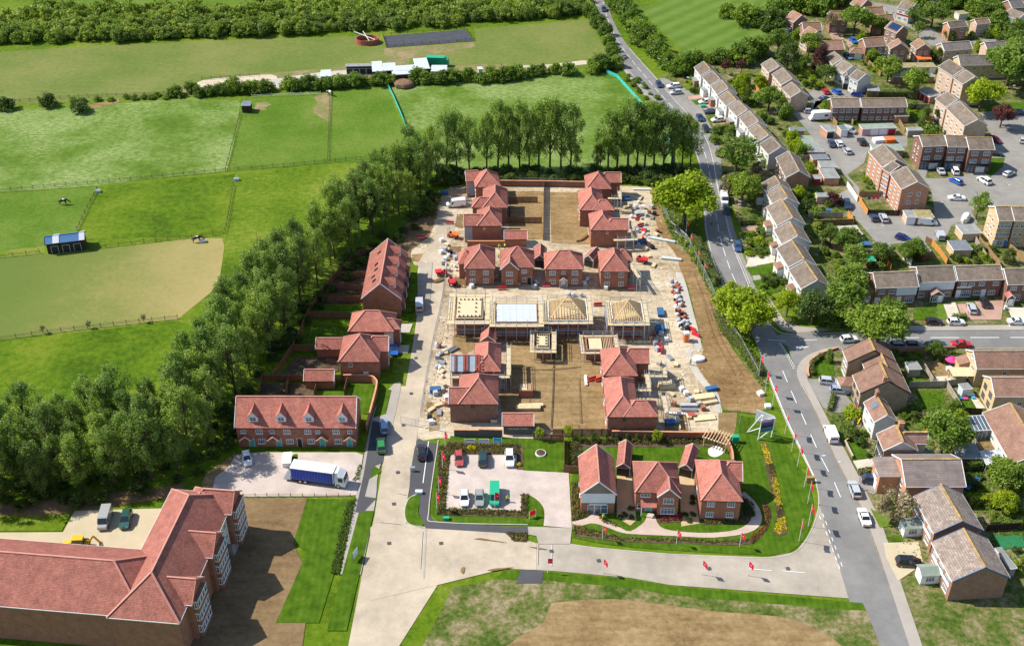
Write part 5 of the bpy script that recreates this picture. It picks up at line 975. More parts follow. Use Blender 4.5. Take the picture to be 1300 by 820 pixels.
for A,B,R,lab in((q8(556,373),q8(970,347),q7(365,552),'house with a chequered grey slab roof and bright lichen ridge, behind the blossom tree'),(q8(708,767),q8(1190,737),q8(776,326),'house with a chequered grey slab roof, next to the dark car on the sandy drive')):
 ho,fr,wg=old(lab,A,B,R,5.0,.58,'y','brick_brown','tile_slab','ridge_lichen','detached_house',wins=[(0,'l',[.2,.5,.8],[.8,3.1],1.6,1.1,3),(0,'r',[.2,.5,.8],[.8,3.1],1.6,1.1,3)],barge='tarp_blue')
 D=wg[0]['y1'];m=MB();m.box(.18,D*.1,2.5,.245,D*.9,3.0);m.build('white_band','white_paint',ho)
 m=MB();m.box(-3.0,D*.45,0,.25,D*.7,2.3);pc=m.build('porch','white_paint',ho);m=MB();solid(m,roof_faces(wing(-3.2,D*.42,.25,D*.73,2.35,.8,'x'))[0],.1);m.build('porch_roof','felt_green',pc);window(pc,(-1.4,D*.45-.01,.7),0,1.6,1.2,3)
ho,fr,wg=old('buff brick gable house with a pale flat canopy over its patio',q5(688,316),q5(1300,314),q5(850,166),5.0,.62,'x','brick_buff','tile_brown','ridge_grey','detached_house',wins=[(0,'l',[.25,.7],[.8,3.1],1.4,1.1,2),(0,'l',[.5],[5.3],.8,.8,1),(0,'f',[.4],[3.2],.9,.9,2)])
D=wg[0]['y1'];m=MB();m.box(-4.2,.6,2.5,.2,D*.55,2.62);cn=m.build('canopy','osb',ho)
for x,y in((-4.0,.8),(-4.0,D*.5)):m=MB();m.box(x,y,0,x+.12,y+.12,2.5);m.build('canopy_post','raw_timber',cn)
m=MB();m.box(-1.8,D*.6,0,.25,D*.95,3.0);ex=m.build('extension','brick_buff',ho);m=MB();m.hexa([(-2.0,D*.57,3.0),(.25,D*.57,3.0),(.25,D*.98,3.0),(-2.0,D*.98,3.0)],[(-2.0,D*.57,3.1),(.25,D*.57,3.9),(.25,D*.98,3.9),(-2.0,D*.98,3.1)]);m.build('extension_roof','tile_brown',ex)
old('buff brick gable house with three dark windows, beside the blue garden shed',q5(837,546),q5(1300,546),q5(900,388),5.0,.62,'x','brick_buff','tile_brown','ridge_grey','detached_house',wins=[(0,'l',[.25,.7],[.8,3.1],1.5,1.2,2,'dark_timber'),(0,'f',[.5],[2.5],1.0,1.0,2)])
old('wide brown roofed bungalow behind the white framed conservatory',q5(735,682),q7(978,386),q7(1084,70),2.9,.5,'x','white_render','tile_brown','ridge_lichen','bungalow')
# ------------------------------------------------------------------ garages, sheds
GR='garages in the estate courts'
def gar(lab,fl,frr,bl,**k):
 k.setdefault('group',GR);return flat_block(k.pop('name','garage'),lab,k.pop('cat','garage'),fl,frr,bl,**k)
gar('row of garages with a pale green roof and one red door',r6(426,420),r6(712,410),r6(378,382),roof='felt_green',wall='brick_orange',doors=[('f',4,['door_pink','door_white','door_white','door_red'])])
gar('single garage with a dark open front, next to the blue drum',r6(132,443),r6(198,436),r6(90,390),wall='brick_orange',doors=[('f',1,['door_dark'])])
gar('single garage with a white door, behind the parked silver van',r6(250,432),r6(310,428),r6(205,392),wall='brick_peach',roof='felt_blue',doors=[('f',1,['door_white'])])
gar('flat garage roof tucked behind the tall block',r6(520,600),r6(775,598),r6(478,548),roof='felt_green',doors=[('l',1,['door_white'])])
gar('weathered timber shed in the garden by the long block',r6(806,432),r6(930,430),r6(800,410),wall='fence_grey',roof='felt_roof',name='shed',cat='shed')
gar('mossy flat roofed extension with an orange brick side',r6(700,315),r6(815,312),r6(662,290),wall='brick_orange',roof='felt_moss',name='extension',cat='extension')
for k,(fl,f2,bl,ml,lab)in enumerate(((r2(545,38),r2(670,40),r2(530,12),'felt_blue','first garage in the lane, beside the vegetable garden'),(r2(632,122),r2(742,122),r2(580,82),'felt_green','garage in the lane with a faded green roof, before the paler one'),(r2(665,168),r2(787,166),r2(630,125),'felt_green','garage in the lane with the palest green roof'),(r2(690,215),r2(830,218),r2(662,170),'felt_roof','garage in the lane with a brown brick front below the green roofs'),(r2(735,280),r2(872,275),r2(715,240),'felt_blue','garage in the lane with a blue-grey roof and white side'),(r2(800,345),r2(935,345),r2(760,292),'felt_roof','wide grey garage in the lane, opposite the parked silver car'),(r2(830,435),r2(960,432),r2(808,355),'felt_roof','garage in the lane behind the red shed'),(r2(770,590),r2(880,588),r2(738,560),'felt_roof','small garage beside the copper-leaved shrub'))):
 gar(lab,fl,f2,bl,roof=ml,wall='brick_peach' if k%2 else 'brick_orange',doors=[('r',1,['door_white'])])
gar('brick garage with a white door beneath the tall block',r8(632,500),r8(712,500),r8(575,440),wall='brick_peach',doors=[('f',1,['door_white'])])
gar('mossy garage roof joined to the white-door garage',r8(715,500),r8(862,500),r8(672,437),wall='brick_brown',roof='felt_moss')
gar('pale flat roofed garage beside the garden bushes',r8(80,650),r8(265,640),r8(45,575),wall='brick_peach',roof='concrete')
gar('garage with a buff side wall, in front of the fenced gardens',r8(420,790),r8(530,780),r8(365,705),wall='brick_peach')
gar('wide pale garage behind the blue car',r8(655,785),r8(832,780),r8(602,702),wall='brick_brown')
gar('lock-up garage with a pale brick side, beside the yellow block',q1(573,505),q1(735,498),q1(490,432),wall='brick_peach')
gar('buff outbuilding with a blue-grey flat roof, behind the side-road terrace',q1(498,640),q1(655,636),q1(420,562),wall='brick_buff',roof='felt_blue',name='outbuilding',cat='outbuilding')
gar('row of lock-ups with blue doors and yellow moss on the roof',r5(5,565),r5(355,560),r5(10,528),wall='brick_brown',roof='felt_moss',doors=[('f',6,['door_blue','door_blue','door_dark','door_white','felt_moss','door_white'])])
gar('low lock-ups with rust roofs behind the lime-green tree',r5(0,640),r5(340,640),r5(0,615),wall='brick_brown',roof='felt_roof')
gar('small workshop with coral trim beside the tall block',r5(300,810),r5(400,790),r5(240,735),wall='brick_orange',roof='felt_roof',doors=[('l',3,['door_red'])])
gar('white fronted garage among trees at the top of the close',r5(545,122),r5(622,113),r5(485,100),wall='white_render',roof='felt_moss')
gar('flat grey garage beside the round garden tree',q7(530,336),q7(732,340),q7(470,212),wall='brick_dark',roof='felt_roof')
gar('small grey flat roof between the cottage and the ridged roof',q7(265,342),q7(362,340),q7(212,255),wall='brick_orange',roof='felt_green')
gar('blue garden shed beside the buff gable house',q5(575,490),q5(655,480),q5(560,450),wall='sign_pale',roof='felt_roof',name='shed',cat='shed',ze=2.1)
gar('summer house with a pale ribbed roof on the small lawn',q5(125,322),q5(232,318),q5(98,258),wall='fence_grey',roof='felt_roof',name='summer_house',cat='shed',ze=2.3)
gar('grey shed beside the ivy wall of the last house',q8(1190,664),q8(1245,655),q8(1060,490),wall='fence_grey',roof='felt_roof',name='shed',cat='shed',ze=2.0)
gar('green roofed shed in the back garden of the end house',q2(140,76),q2(212,72),q2(125,42),wall='fence_brown',roof='plastic_green',name='shed',cat='shed',ze=2.0)
gar('red shed in the lane gardens',r2(745,440),r2(805,440),r2(740,410),wall='door_red',roof='felt_roof',name='shed',cat='shed',ze=2.0)
gar('slate roofed side garage below the white staggered trio',r4(800,755),r4(900,760),r4(775,715),wall='brick_brown',roof='felt_roof')
# stables and yard beyond the hedge
def stable(lab,fl,f2,bl,wall,roof,ze=3.0,**k):return flat_block(k.pop('name','stable'),lab,k.pop('cat','stable'),fl,f2,bl,ze=ze,wall=wall,roof=roof,group='stable yard buildings',**k)
stable('long black timber stable beside the sandy yard',t7(112,322),t7(312,318),t7(108,305),'dark_timber','felt_roof',doors=[('f',4,['door_dark'])])
stable('white roofed stable end next to the black stable',t7(312,362),t7(390,358),t7(305,288),'dark_timber','membrane')
stable('white roofed stable behind the long low shed',t7(395,355),t7(490,350),t7(395,300),'dark_timber','membrane')
stable('long low white shed roof in the middle of the stable yard',t7(470,358),t7(650,345),t7(470,322),'dark_timber','membrane')
stable('narrow white lean-to above the muck heap',t7(462,386),t7(598,378),t7(460,362),'dark_timber','membrane')
stable('tall white roofed barn of the stable yard',t7(640,345),t7(742,338),t7(630,265),'dark_timber','membrane',3.6)
stable('white roof beside the green horsebox',t7(750,360),t7(868,360),t7(745,315),'dark_timber','membrane')
stable('small white roof at the end of the sandy yard',cB(285,320),cB(328,318),cB(278,294),'dark_timber','membrane',2.6)
stable('small dark hut on the meadow boundary',cA(1003,440),cA(1040,440),cA(1000,422),'dark_timber','felt_blue',2.6,name='hut',cat='hut')
stable('small pale shed at the far end of the hedge',t7(1105,345),t7(1140,343),t7(1103,328),'white_paint','membrane',2.2,name='shed',cat='shed')
# blue field shelter
fr,wg=ridge_house(cE(185,232),cE(352,212),cE(260,190),3.0,.45)
fs=build_house('field_shelter','field shelter with a blue and white sheeted roof at the dry field edge','stable',fr,wg,'dark_timber','tarp_blue','tarp_blue',None,(),[(0,'f',u,1.6,2.0,'door_dark','stable_door')for u in(.2,.5,.8)],'dark_timber','dark_timber')
w0=wg[0];hw=w0['y1']/2
for u0,u1 in((.2,.36),(.86,1.0)):
 m=MB();x0,x1=fr.L*u0,fr.L*u1
 for g0,g1 in(((-.05,3.0),(hw,3+w0['rise'])),((2*hw+.05,3.0),(hw,3+w0['rise']))):m.hexa([(x0,g0[0],g0[1]+.02),(x1,g0[0],g0[1]+.02),(x1,g1[0],g1[1]+.02),(x0,g1[0],g1[1]+.02)],[(x0,g0[0],g0[1]+.1),(x1,g0[0],g0[1]+.1),(x1,g1[0],g1[1]+.1),(x0,g1[0],g1[1]+.1)])
 m.build('roof_sheet','membrane',fs)
 # conservatories
def conservatory(lab,fl,f2,bl,ze=2.5):
 f=Frame(fl,f2,ze);D=abs(f.loc(bl,ze)[1]);L=f.L;root=empty('conservatory',f.o,f.rz,lab,'conservatory')
 m=MB();n=max(4,int(L/.7))
 for i in range(n+1):
  x=L*i/n;m.bar((x,0,ze-.25),(x,D,ze+.35),.08,.1);m.box(x-.04,-.04,0,x+.04,.04,ze-.2)
 k=max(3,int(D/.8))
 for i in range(k+1):y=D*i/k;m.box(-.04,y-.04,0,.04,y+.04,ze-.2+.55*i/k);m.box(L-.04,y-.04,0,L+.04,y+.04,ze-.2+.55*i/k)
 m.bar((0,0,ze-.25),(L,0,ze-.25),.1,.12);m.bar((0,D,ze+.35),(L,D,ze+.35),.1,.12);m.build('frame','white_paint',root)
 for i in range(n):g=MB();x0,x1=L*i/n+.05,L*(i+1)/n-.05;g.hexa([(x0,.05,ze-.27),(x1,.05,ze-.27),(x1,D-.05,ze+.31),(x0,D-.05,ze+.31)],[(x0,.05,ze-.24),(x1,.05,ze-.24),(x1,D-.05,ze+.34),(x0,D-.05,ze+.34)]);g.build('roof_panel','poly_roof' if ze<2.6 else 'pane',root)
 g=MB();g.box(.05,.0,.1,L-.05,.02,ze-.3);g.build('front_glazing','pane',root)
conservatory('white framed conservatory with clear glazing beside the wide bungalow',q7(650,105),q7(812,95),q7(600,0),2.7)
conservatory('white ribbed lean-to roof at the near corner of the wide bungalow',q7(772,385),q7(940,372),q7(725,290),2.4)
conservatory('white conservatory in front of the long brown roofed house',r4(885,445),r4(960,448),r4(890,425),2.5)
conservatory('pale glazed lean-to at the edge of the playing field',r4(85,235),r4(140,250),r4(80,205),2.4)
# ------------------------------------------------------------------ trees, shrubs, hedges
def leaf_arrays(rng,cen,rad,n,size,up=.45,rnd=.75,aspect=.75):
 """cen (k,3), rad (k,3): leaf quads spread through k clumps -> verts (n,4,3), var (n)"""
 k=len(cen);ci=rng.integers(0,k,n);d=rng.normal(size=(n,3));d/=np.linalg.norm(d,axis=1)[:,None]
 r=rng.random(n)**.45;pos=cen[ci]+d*rad[ci]*r[:,None]
 nr=d*.6+np.array([0,0,up])+rng.normal(size=(n,3))*rnd;nr/=np.linalg.norm(nr,axis=1)[:,None]
 a=np.cross(nr,rng.normal(size=(n,3)));a/=np.linalg.norm(a,axis=1)[:,None];b=np.cross(nr,a)
 s=size*(.65+.7*rng.random(n));a*=(s/2)[:,None];b*=(s/2*aspect)[:,None]
 cv=rng.random(k)*.5
 return np.stack([pos-a,pos-b*.9+a*.1,pos+a,pos+b*.9+a*.1],1),np.clip(cv[ci]+rng.random(n)*.5,0,1)
def quads_mesh(name,verts,var,mat):
 n=len(verts);me=bpy.data.meshes.new(name);me.vertices.add(4*n);me.loops.add(4*n);me.polygons.add(n)
 me.vertices.foreach_set('co',verts.astype(np.float32).ravel());me.loops.foreach_set('vertex_index',np.arange(4*n,dtype=np.int32));me.polygons.foreach_set('loop_start',np.arange(0,4*n,4,dtype=np.int32))
 at=me.attributes.new('var','FLOAT','FACE');at.data.foreach_set('value',var.astype(np.float32));me.materials.append(M[mat]);me.update(calc_edges=True);return me
def trunk_mesh(rng,h,r,limbs,spread,up=.5,rise0=.3):
 m=MB();pts=[(0,0,-.1)];x=y=0
 for i in range(1,5):x+=rng.normal()*.03*h/4;y+=rng.normal()*.03*h/4;pts.append((x,y,h*i/4*.86))
 for i in range(4):m.cyl(pts[i],pts[i+1],r*(1-.21*i),r*(1-.21*(i+1)),6)
 for j in range(limbs):
  t=rise0+(.85-rise0)*rng.random();k=min(3,int(t*4));p=np.array(pts[k])+(np.array(pts[k+1])-np.array(pts[k]))*(t*4-k);a=rng.random()*6.283
  q=p+np.array([math.cos(a)*spread*(1-.5*t),math.sin(a)*spread*(1-.5*t),spread*up*(1+rng.random())]);m.cyl(p,q,r*.35,r*.1,5)
 return m.mesh('trunk','bark')
TREE={}
def crown(kind,seed):
 rng=np.random.default_rng(seed)
 if kind=='poplar':
  k=52;t=rng.random(k)**.75;a=rng.random(k)*6.283;env=3.0*np.sin(np.clip(.1+t*.86,0,1)*np.pi)**.7*(.7+.5*rng.random(k));rr=env*rng.random(k)**.4
  cen=np.stack([rr*np.cos(a),rr*np.sin(a),3.0+t*12.2],1);rad=np.stack([.6+.35*rng.random(k)]*2+[1.0+.7*rng.random(k)],1)
  return leaf_arrays(rng,cen,rad,5200,.29),trunk_mesh(rng,15,.24,22,2.6,1.2,.15),'leaf_poplar'
 if kind=='broad':
  k=48;d=rng.normal(size=(k,3));d/=np.linalg.norm(d,axis=1)[:,None];d[:,2]=np.abs(d[:,2])*1.0-.35;f=.6+.4*rng.random(k)
  lob=1+.22*np.sin(np.arctan2(d[:,1],d[:,0])*3+seed)
  cen=d*np.stack([3.1*f*lob,3.1*f*lob,3.0*f],1)+np.array([0,0,4.9]);rad=np.full((k,3),1.0)*(.75+.5*rng.random(k))[:,None]
  return leaf_arrays(rng,cen,rad,5200,.4),trunk_mesh(rng,6.5,.28,10,2.6,.7,.3),'leaf_mid'
 if kind=='dense':
  k=60;t=rng.random(k);a=rng.random(k)*6.283;rr=3.3*np.sqrt(1-t*.85)*(.55+.45*rng.random(k))
  cen=np.stack([rr*np.cos(a),rr*np.sin(a),.8+t*7.6],1);rad=np.full((k,3),.95)
  return leaf_arrays(rng,cen,rad,5200,.36),trunk_mesh(rng,7,.25,6,2,.4,.2),'leaf_dark'
 if kind=='column':
  k=26;t=rng.random(k);a=rng.random(k)*6.283;rr=.55*np.sqrt(np.clip(1-t**2,0,1))
  cen=np.stack([rr*np.cos(a),rr*np.sin(a),.4+t*3.5],1);rad=np.full((k,3),.38)
  return leaf_arrays(rng,cen,rad,1100,.2),trunk_mesh(rng,3,.07,2,.3),'leaf_dark'
 if kind=='airy':
  k=34;d=rng.normal(size=(k,3));d/=np.linalg.norm(d,axis=1)[:,None];cen=d*np.array([2.1,2.1,2.2])*(.5+.5*rng.random(k))[:,None]+np.array([0,0,4.6]);rad=np.full((k,3),.7)
  return leaf_arrays(rng,cen,rad,1700,.32),trunk_mesh(rng,6.5,.16,16,1.9,.9,.25),'leaf_mid'
 if kind=='bush':
  k=50;d=rng.normal(size=(k,3));d/=np.linalg.norm(d,axis=1)[:,None];d[:,2]=np.abs(d[:,2]);f=.55+.45*rng.random(k);lob=1+.2*np.sin(np.arctan2(d[:,1],d[:,0])*3+seed)
  cen=d*np.stack([2.3*f*lob,2.3*f*lob,3.6*f],1)+np.array([0,0,.7]);rad=np.full((k,3),.8)*(.7+.6*rng.random(k))[:,None]
  return leaf_arrays(rng,cen,rad,2800,.42),trunk_mesh(rng,3,.15,6,1.2,.6,.2),'leaf_mid'
 if kind=='shrub':
  k=22;d=rng.normal(size=(k,3));d/=np.linalg.norm(d,axis=1)[:,None];d[:,2]=np.abs(d[:,2]);f=.45+.5*rng.random(k)
  cen=d*np.array([1.15,1.15,1.35])*f[:,None]+np.array([0,0,.45]);rad=np.full((k,3),.42)*(.7+.6*rng.random(k))[:,None]
  return leaf_arrays(rng,cen,rad,1300,.24),trunk_mesh(rng,1.2,.07,5,.6,.6,.2),'leaf_mid'
REFH=dict(bush=5,poplar=16,broad=9,dense=9,column=4,airy=7,shrub=2)
NV=dict(bush=6,poplar=9,broad=7,dense=3,column=2,airy=4,shrub=6)
def tree_meshes(kind,var,mat):
 base=('tb',kind,var)
 if base not in _C:
  (v,a),t,dm=crown(kind,100*len(kind)+var*7+1);_C[base]=(v,a,t,dm)
 v,a,t,dm=_C[base];mat=mat or dm
 return cached(('tm',kind,var,mat),lambda:quads_mesh('crown',v,a,mat)),t
TR=random.Random(11)
NAMES=dict(bush='hedgerow_tree',poplar='poplar_tree',broad='broadleaf_tree',dense='evergreen_tree',column='conifer',airy='light_crowned_tree',shrub='shrub')
def tree(px,kind,h,label,group=None,mat=None,wide=1.0,cat=None,loc=None,name=None):
 p=loc if loc is not None else P(px);v=TR.randrange(NV[kind]);s=h/REFH[kind]*(.94+.12*TR.random())
 s*=1.14 if kind=='broad' else 1
 c,t=tree_meshes(kind,v,mat)
 e=empty(name or NAMES[kind],(p.x,p.y,.02),TR.random()*6.28,label,cat or('shrub' if kind=='shrub' else 'tree'),group)
 inst('trunk' if kind!='shrub' else 'stem',t,e,(0,0,0),0,(s*wide,s*wide,s));inst('crown' if kind!='shrub' else 'foliage',c,e,(0,0,0),0,(s*wide,s*wide,s));return e
def inside(p,poly):
 r=False;n=len(poly)
 for i in range(n):
  a,b=poly[i],poly[i-1]
  if(a[1]>p[1])!=(b[1]>p[1])and p[0]<(b[0]-a[0])*(p[1]-a[1])/(b[1]-a[1])+a[0]:r=not r
 return r
def scatter(px,dist,rnd,limit=9999,avoid=()):
 poly=[tuple(P(p)[:2])for p in px];xs=[p[0]for p in poly];ys=[p[1]for p in poly];out=[];tries=0;g={}
 area=(max(xs)-min(xs))*(max(ys)-min(ys));N=int(area/dist/dist*7)
 while tries<N and len(out)<limit:
  tries+=1;p=(rnd.uniform(min(xs),max(xs)),rnd.uniform(min(ys),max(ys)))
  if not inside(p,poly):continue
  k=(int(p[0]//dist),int(p[1]//dist))
  if any((q[0]-p[0])**2+(q[1]-p[1])**2<dist*dist for i in(-1,0,1)for j in(-1,0,1)for q in g.get((k[0]+i,k[1]+j),())):continue
  g.setdefault(k,[]).append(p);out.append(Vector((p[0],p[1],0)))
 return out
rb=random.Random(3)
# poplar belt
belt=[(-40,575),(60,560),(150,552),(205,548),(240,500),(275,455),(305,412),(345,375),(385,335),(420,305),(455,275),(490,245),(520,222),(552,208),(556,232),(520,268),(480,300),(455,312),(440,330),(415,352),(395,380),(370,412),(345,455),(318,480),(300,500),(262,590),(225,604),(120,628),(-40,646)]
for p in scatter(belt,3.5,rb):tree(None,'poplar',rb.uniform(12.5,18),'tall poplar in the dense belt between the fields and the new houses','poplar belt','leaf_poplar',loc=p,wide=rb.uniform(.95,1.2),name='poplar_tree')
for p in scatter([(-40,615),(130,605),(235,590),(300,500),(380,400),(450,325),(530,275),(548,240),(560,245),(545,280),(470,330),(420,375),(352,465),(318,492),(285,580),(240,612),(120,640),(-40,655)],3.2,rb,110):
 tree(None,'shrub',rb.uniform(1.6,3.4),'dark undergrowth bush at the foot of the poplar belt','undergrowth of the poplar belt','leaf_dark',1.2,loc=p,name='undergrowth_bush')
for x,y,h in((452,292,10),(436,300,8),(420,318,9),(470,285,9)):tree((x,y),'broad',h,'rounded yellow-green tree at the edge of the poplar belt by the gabled terrace','yellow-green trees of the belt','leaf_mid')
for x,h in((568,15),(580,16),(596,14),(618,15.5),(632,16.5),(646,16),(660,17),(672,15),(684,17.5),(698,18),(712,17),(724,16.5)):
 tree((x,rb.uniform(212,220)),'poplar',h*1.22,'tall poplar in the row behind the finished back plots','poplar row behind the site',wide=1.0)
for x,h in((732,8),(757,8),(762,9)):tree((x,214),'poplar',h,'slim young poplar in the gap of the rear row','young poplars')
for x,h in((772,16),(783,17),(797,18),(808,17),(818,18),(830,17.5),(842,17),(852,16),(866,14),(876,13)):
 tree((x,rb.uniform(208,217)),'poplar',h*1.15,'tall poplar in the clump between the meadow and the main road','poplar clump by the road',wide=1.15)
for p in scatter([(552,218),(740,218),(860,215),(880,222),(868,240),(845,238),(790,232),(660,232),(556,236)],2.6,rb,80):tree(None,'shrub',rb.uniform(1.8,3.2),'dark hedge bush along the rear boundary of the site','rear boundary hedge','leaf_dark',1.2,loc=p,name='hedge_bush')
# roadside trees
for px,k,h,mt,w,lab in(((868,286),'broad',12.5,'leaf_lime',1.25,'big lime-green tree between the site track and the main road'),((883,280),'broad',9,'leaf_lime',1.1,'smaller lime-green tree touching the big one by the main road'),((938,422),'broad',10.5,'leaf_lime',1.15,'lime-green tree at the hedge opposite the corner pavement'),((952,430),'broad',8.5,'leaf_lime',1.0,'lime-green tree nearest the road junction'),((926,388),'broad',6,'leaf_lime',.9,'small lime-green tree further up the roadside hedge'),((934,226),'airy',11,'leaf_mid',1.5,'feathery green tree in front of the staggered terrace'),((941,262),'broad',8.5,'leaf_mid',1.0,'green tree below the feathery one in the terrace gardens'),((925,255),'airy',6.5,'leaf_blossom',1.1,'small blossom tree beside the main road pavement'),((960,236),'airy',5.5,'leaf_pinkish',1.1,'pinkish flowering tree at the lower terrace gardens'),((1068,408),'broad',9.5,'leaf_mid',1.1,'bright green tree beside the end house by the junction'),((1030,412),'broad',8,'leaf_dark',1.15,'dark green tree in the corner garden'),((998,402),'broad',6.5,'leaf_lime',.9,'yellow-green bushy tree in the terrace corner garden'),((1052,412),'shrub',4,'leaf_mid',1.2,'round bush between the two corner garden trees'),((1112,447),'broad',10.5,'leaf_mid',1.15,'large green tree overhanging the corner house'),((1098,440),'airy',9,'leaf_mid',1.3,'feathery tree beside the lamp post on the side road'),((1128,412),'broad',6.5,'leaf_mid',1.0,'green tree at the front lawn of the side-road terrace'),(q8(190,290),'airy',6.5,'leaf_blossom',1.45,'round blossom tree beside the parked white saloon'),(q7(385,300),'broad',8.5,'leaf_mid',1.05,'round green tree in the garden behind the cottage'),(q7(890,610),'broad',6,'leaf_mid',1.15,'bushy tree beside the ribbed lean-to'),(q7(1040,620),'broad',5,'leaf_mid',1.0,'small leafy tree at the edge of the bungalow garden'),(q7(900,790),'broad',4.5,'leaf_lime',1.0,'yellow-green bushy tree over the clipped hedge'),(q4(340,260),'dense',3.4,'leaf_mid',.8,'grey-green bush at the corner lawn'),(q4(545,720),'shrub',2.8,'leaf_lime',1.2,'bright yellow-green bush by the corner house drive'),(q5(480,740),'broad',4.5,'leaf_mid',.8,'light green tree at the end of the small lawn'),(q5(520,830),'airy',4.5,'leaf_lime',1.0,'pale weeping tree by the conservatory'),(q5(330,240),'broad',4.2,'leaf_mid',.9,'bushy tree against the side-road garden wall'),(r4(120,610),'dense',12,'leaf_dark',1.15,'big dark evergreen tree beside the short brick terrace'),(r4(40,480),'broad',9,'leaf_mid',1.0,'green tree left of the big dark evergreen'),(r4(385,610),'dense',9.5,'leaf_copper',.85,'copper beech next to the white staggered trio'),(r4(300,470),'broad',8,'leaf_mid',1.0,'green tree between the evergreen and the copper beech'),(r4(440,700),'broad',6,'leaf_mid',1.1,'green tree on the lawn below the copper beech'),(r4(290,640),'shrub',3,'leaf_lime',1.5,'lime-green bush at the foot of the copper beech'),(r4(680,300),'broad',10,'leaf_mid',1.1,'large round tree in the middle of the close'),(r4(820,300),'broad',7,'leaf_mid',1.0,'green tree right of the large round one in the close'),(r4(910,300),'broad',6,'leaf_mid',1.0,'small green tree beside the solar roof'),(r4(475,290),'airy',7,'leaf_blossom',.9,'pale bare-looking tree at the cul-de-sac'),(r4(960,690),'broad',8,'leaf_mid',1.1,'round tree behind the blue-door lock-ups'),(r5(310,230),'broad',9,'leaf_mid',1.25,'wide tree by the top bend of the close road'),(r5(150,230),'airy',6.5,'leaf_mid',1.2,'feathery tree beside the close road'),(r5(195,320),'airy',5,'leaf_mid',1.1,'young tree at the close road verge'),(r5(150,800),'broad',8,'leaf_mid',1.0,'tree in the court below the lock-ups'),(r5(380,520),'dense',5.5,'leaf_dark',1.2,'dark hedge trees behind the coral awning'),(r5(835,310),'shrub',4,'leaf_lime',1.2,'round lime-green bush on the green'),(r5(1040,440),'broad',10,'leaf_mid',1.3,'large bright tree behind the green'),(r5(930,740),'broad',13,'leaf_mid',1.3,'largest bright green tree above the copper tree'),(r5(1020,600),'broad',10,'leaf_mid',1.2,'green tree right of the long dark roof'),(r5(1060,760),'broad',11,'leaf_mid',1.2,'spreading tree at the edge of the green'),(r7(705,275),'broad',10,'leaf_lime',1.2,'lime-green tree beside the three storey block'),(r7(880,410),'broad',7.2,'leaf_copper',1.0,'copper-leaved tree on the road island'),(q1(680,385),'airy',7,'leaf_mid',1.2,'light green tree beside the yellow block'),(r7(300,470),'shrub',3.4,'leaf_mid',1.6,'round bush below the long block'),(r7(240,400),'column',6,'leaf_dark',1.2,'slim conifer in the block gardens, left of its twin'),(r7(330,400),'column',6,'leaf_dark',1.2,'slim conifer in the block gardens, right of its twin'),(r6(125,310),'broad',4.5,'leaf_mid',1.0,'round bush tree at the end of the dark brick terrace'),(r3(870,400),'broad',6.5,'leaf_mid',1.0,'green tree over the blue pool cover'),(r3(740,340),'broad',5,'leaf_mid',1.0,'bushy tree in the terrace back garden'),(r3(950,560),'airy',7,'leaf_mid',1.3,'grey-green tree in the back gardens'),(r3(890,770),'broad',8,'leaf_mid',1.1,'bright tree behind the end house'),(r2(900,650),'shrub',4,'leaf_copper',1.2,'copper-leaved shrub by the small garage'),(r2(760,745),'shrub',3,'leaf_mid',1.2,'rounded bush in the terrace back garden'),(r1(510,490),'dense',6,'leaf_dark',.8,'dark conifer in the gardens between the two terraces'),(r1(690,530),'broad',7,'leaf_mid',1.3,'wide green tree at the garage lane'),(r1(330,230),'airy',4.5,'leaf_copper',1.0,'reddish tree behind the first terrace'),(r1(460,230),'airy',4.5,'leaf_copper',1.0,'reddish tree near the red shed'),(q1(90,740),'broad',4.5,'leaf_mid',1.0,'leafy tree behind the side-road terrace'),(q1(190,730),'dense',4.5,'leaf_dark',.9,'dark bush tree behind the pale garage'),(q1(950,745),'dense',4,'leaf_dark',1.2,'dark bush by the yellow block gardens'),(q2(240,90),'broad',5,'leaf_mid',1.1,'green tree behind the end house of the side-road terrace'),(q2(520,60),'broad',5,'leaf_mid',1.1,'leafy tree behind the white boarded house')):
 tree(px,k,h*(1.2 if k in('broad','airy')else 1),lab,None,mt,w)
RT='trees along the far main road'
for c in((545,135),(580,160),(600,190),(625,215),(640,245),(690,285),(735,310),(500,75),(520,105),(480,45),(465,20),(790,290),(660,255),(560,180),(450,0)):tree(cC(*c),'bush',rb.uniform(6.5,9),'green roadside tree between the far main road and the playing field',RT,'leaf_mid',1.1)
for c in((375,85),(395,115),(420,150),(430,185),(445,215),(455,240),(440,285),(400,285),(360,70)):tree(cC(*c),'bush',rb.uniform(4,6),'bushy tree between the olive field and the far main road','field-side trees of the main road','leaf_mid',1.1)
for c,h in(((925,75),6),((1000,105),9),((1060,110),8),((900,270),7),((870,265),5),((985,265),9),((1020,240),8),((1050,230),8),((960,270),7)):tree(cC(*c),'bush',h,'tree at the playing field edge above the staggered terrace','playing field edge trees','leaf_mid',1.1)
for c in((60,180),(20,260),(180,90),(240,80),(300,110),(350,70),(420,90),(380,120),(500,60),(560,50),(600,30),(120,70),(30,100),(460,20),(330,20),(240,20)):tree(r4(*c),'bush',rb.uniform(7,10),'tall garden tree behind the houses at the playing field','tall trees behind the close','leaf_mid' if rb.random()<.6 else 'leaf_dark',1.05)
for c in((420,50),(480,70),(560,40),(640,60),(680,120),(720,150),(760,170),(800,130),(840,200),(870,230),(900,60),(940,40),(620,20),(780,60),(250,60),(1050,60),(540,60),(700,60),(850,90)):tree(r5(*c),'bush',rb.uniform(5.5,8.5),'dense tree at the top end of the close','trees at the top of the close','leaf_mid',1.15)
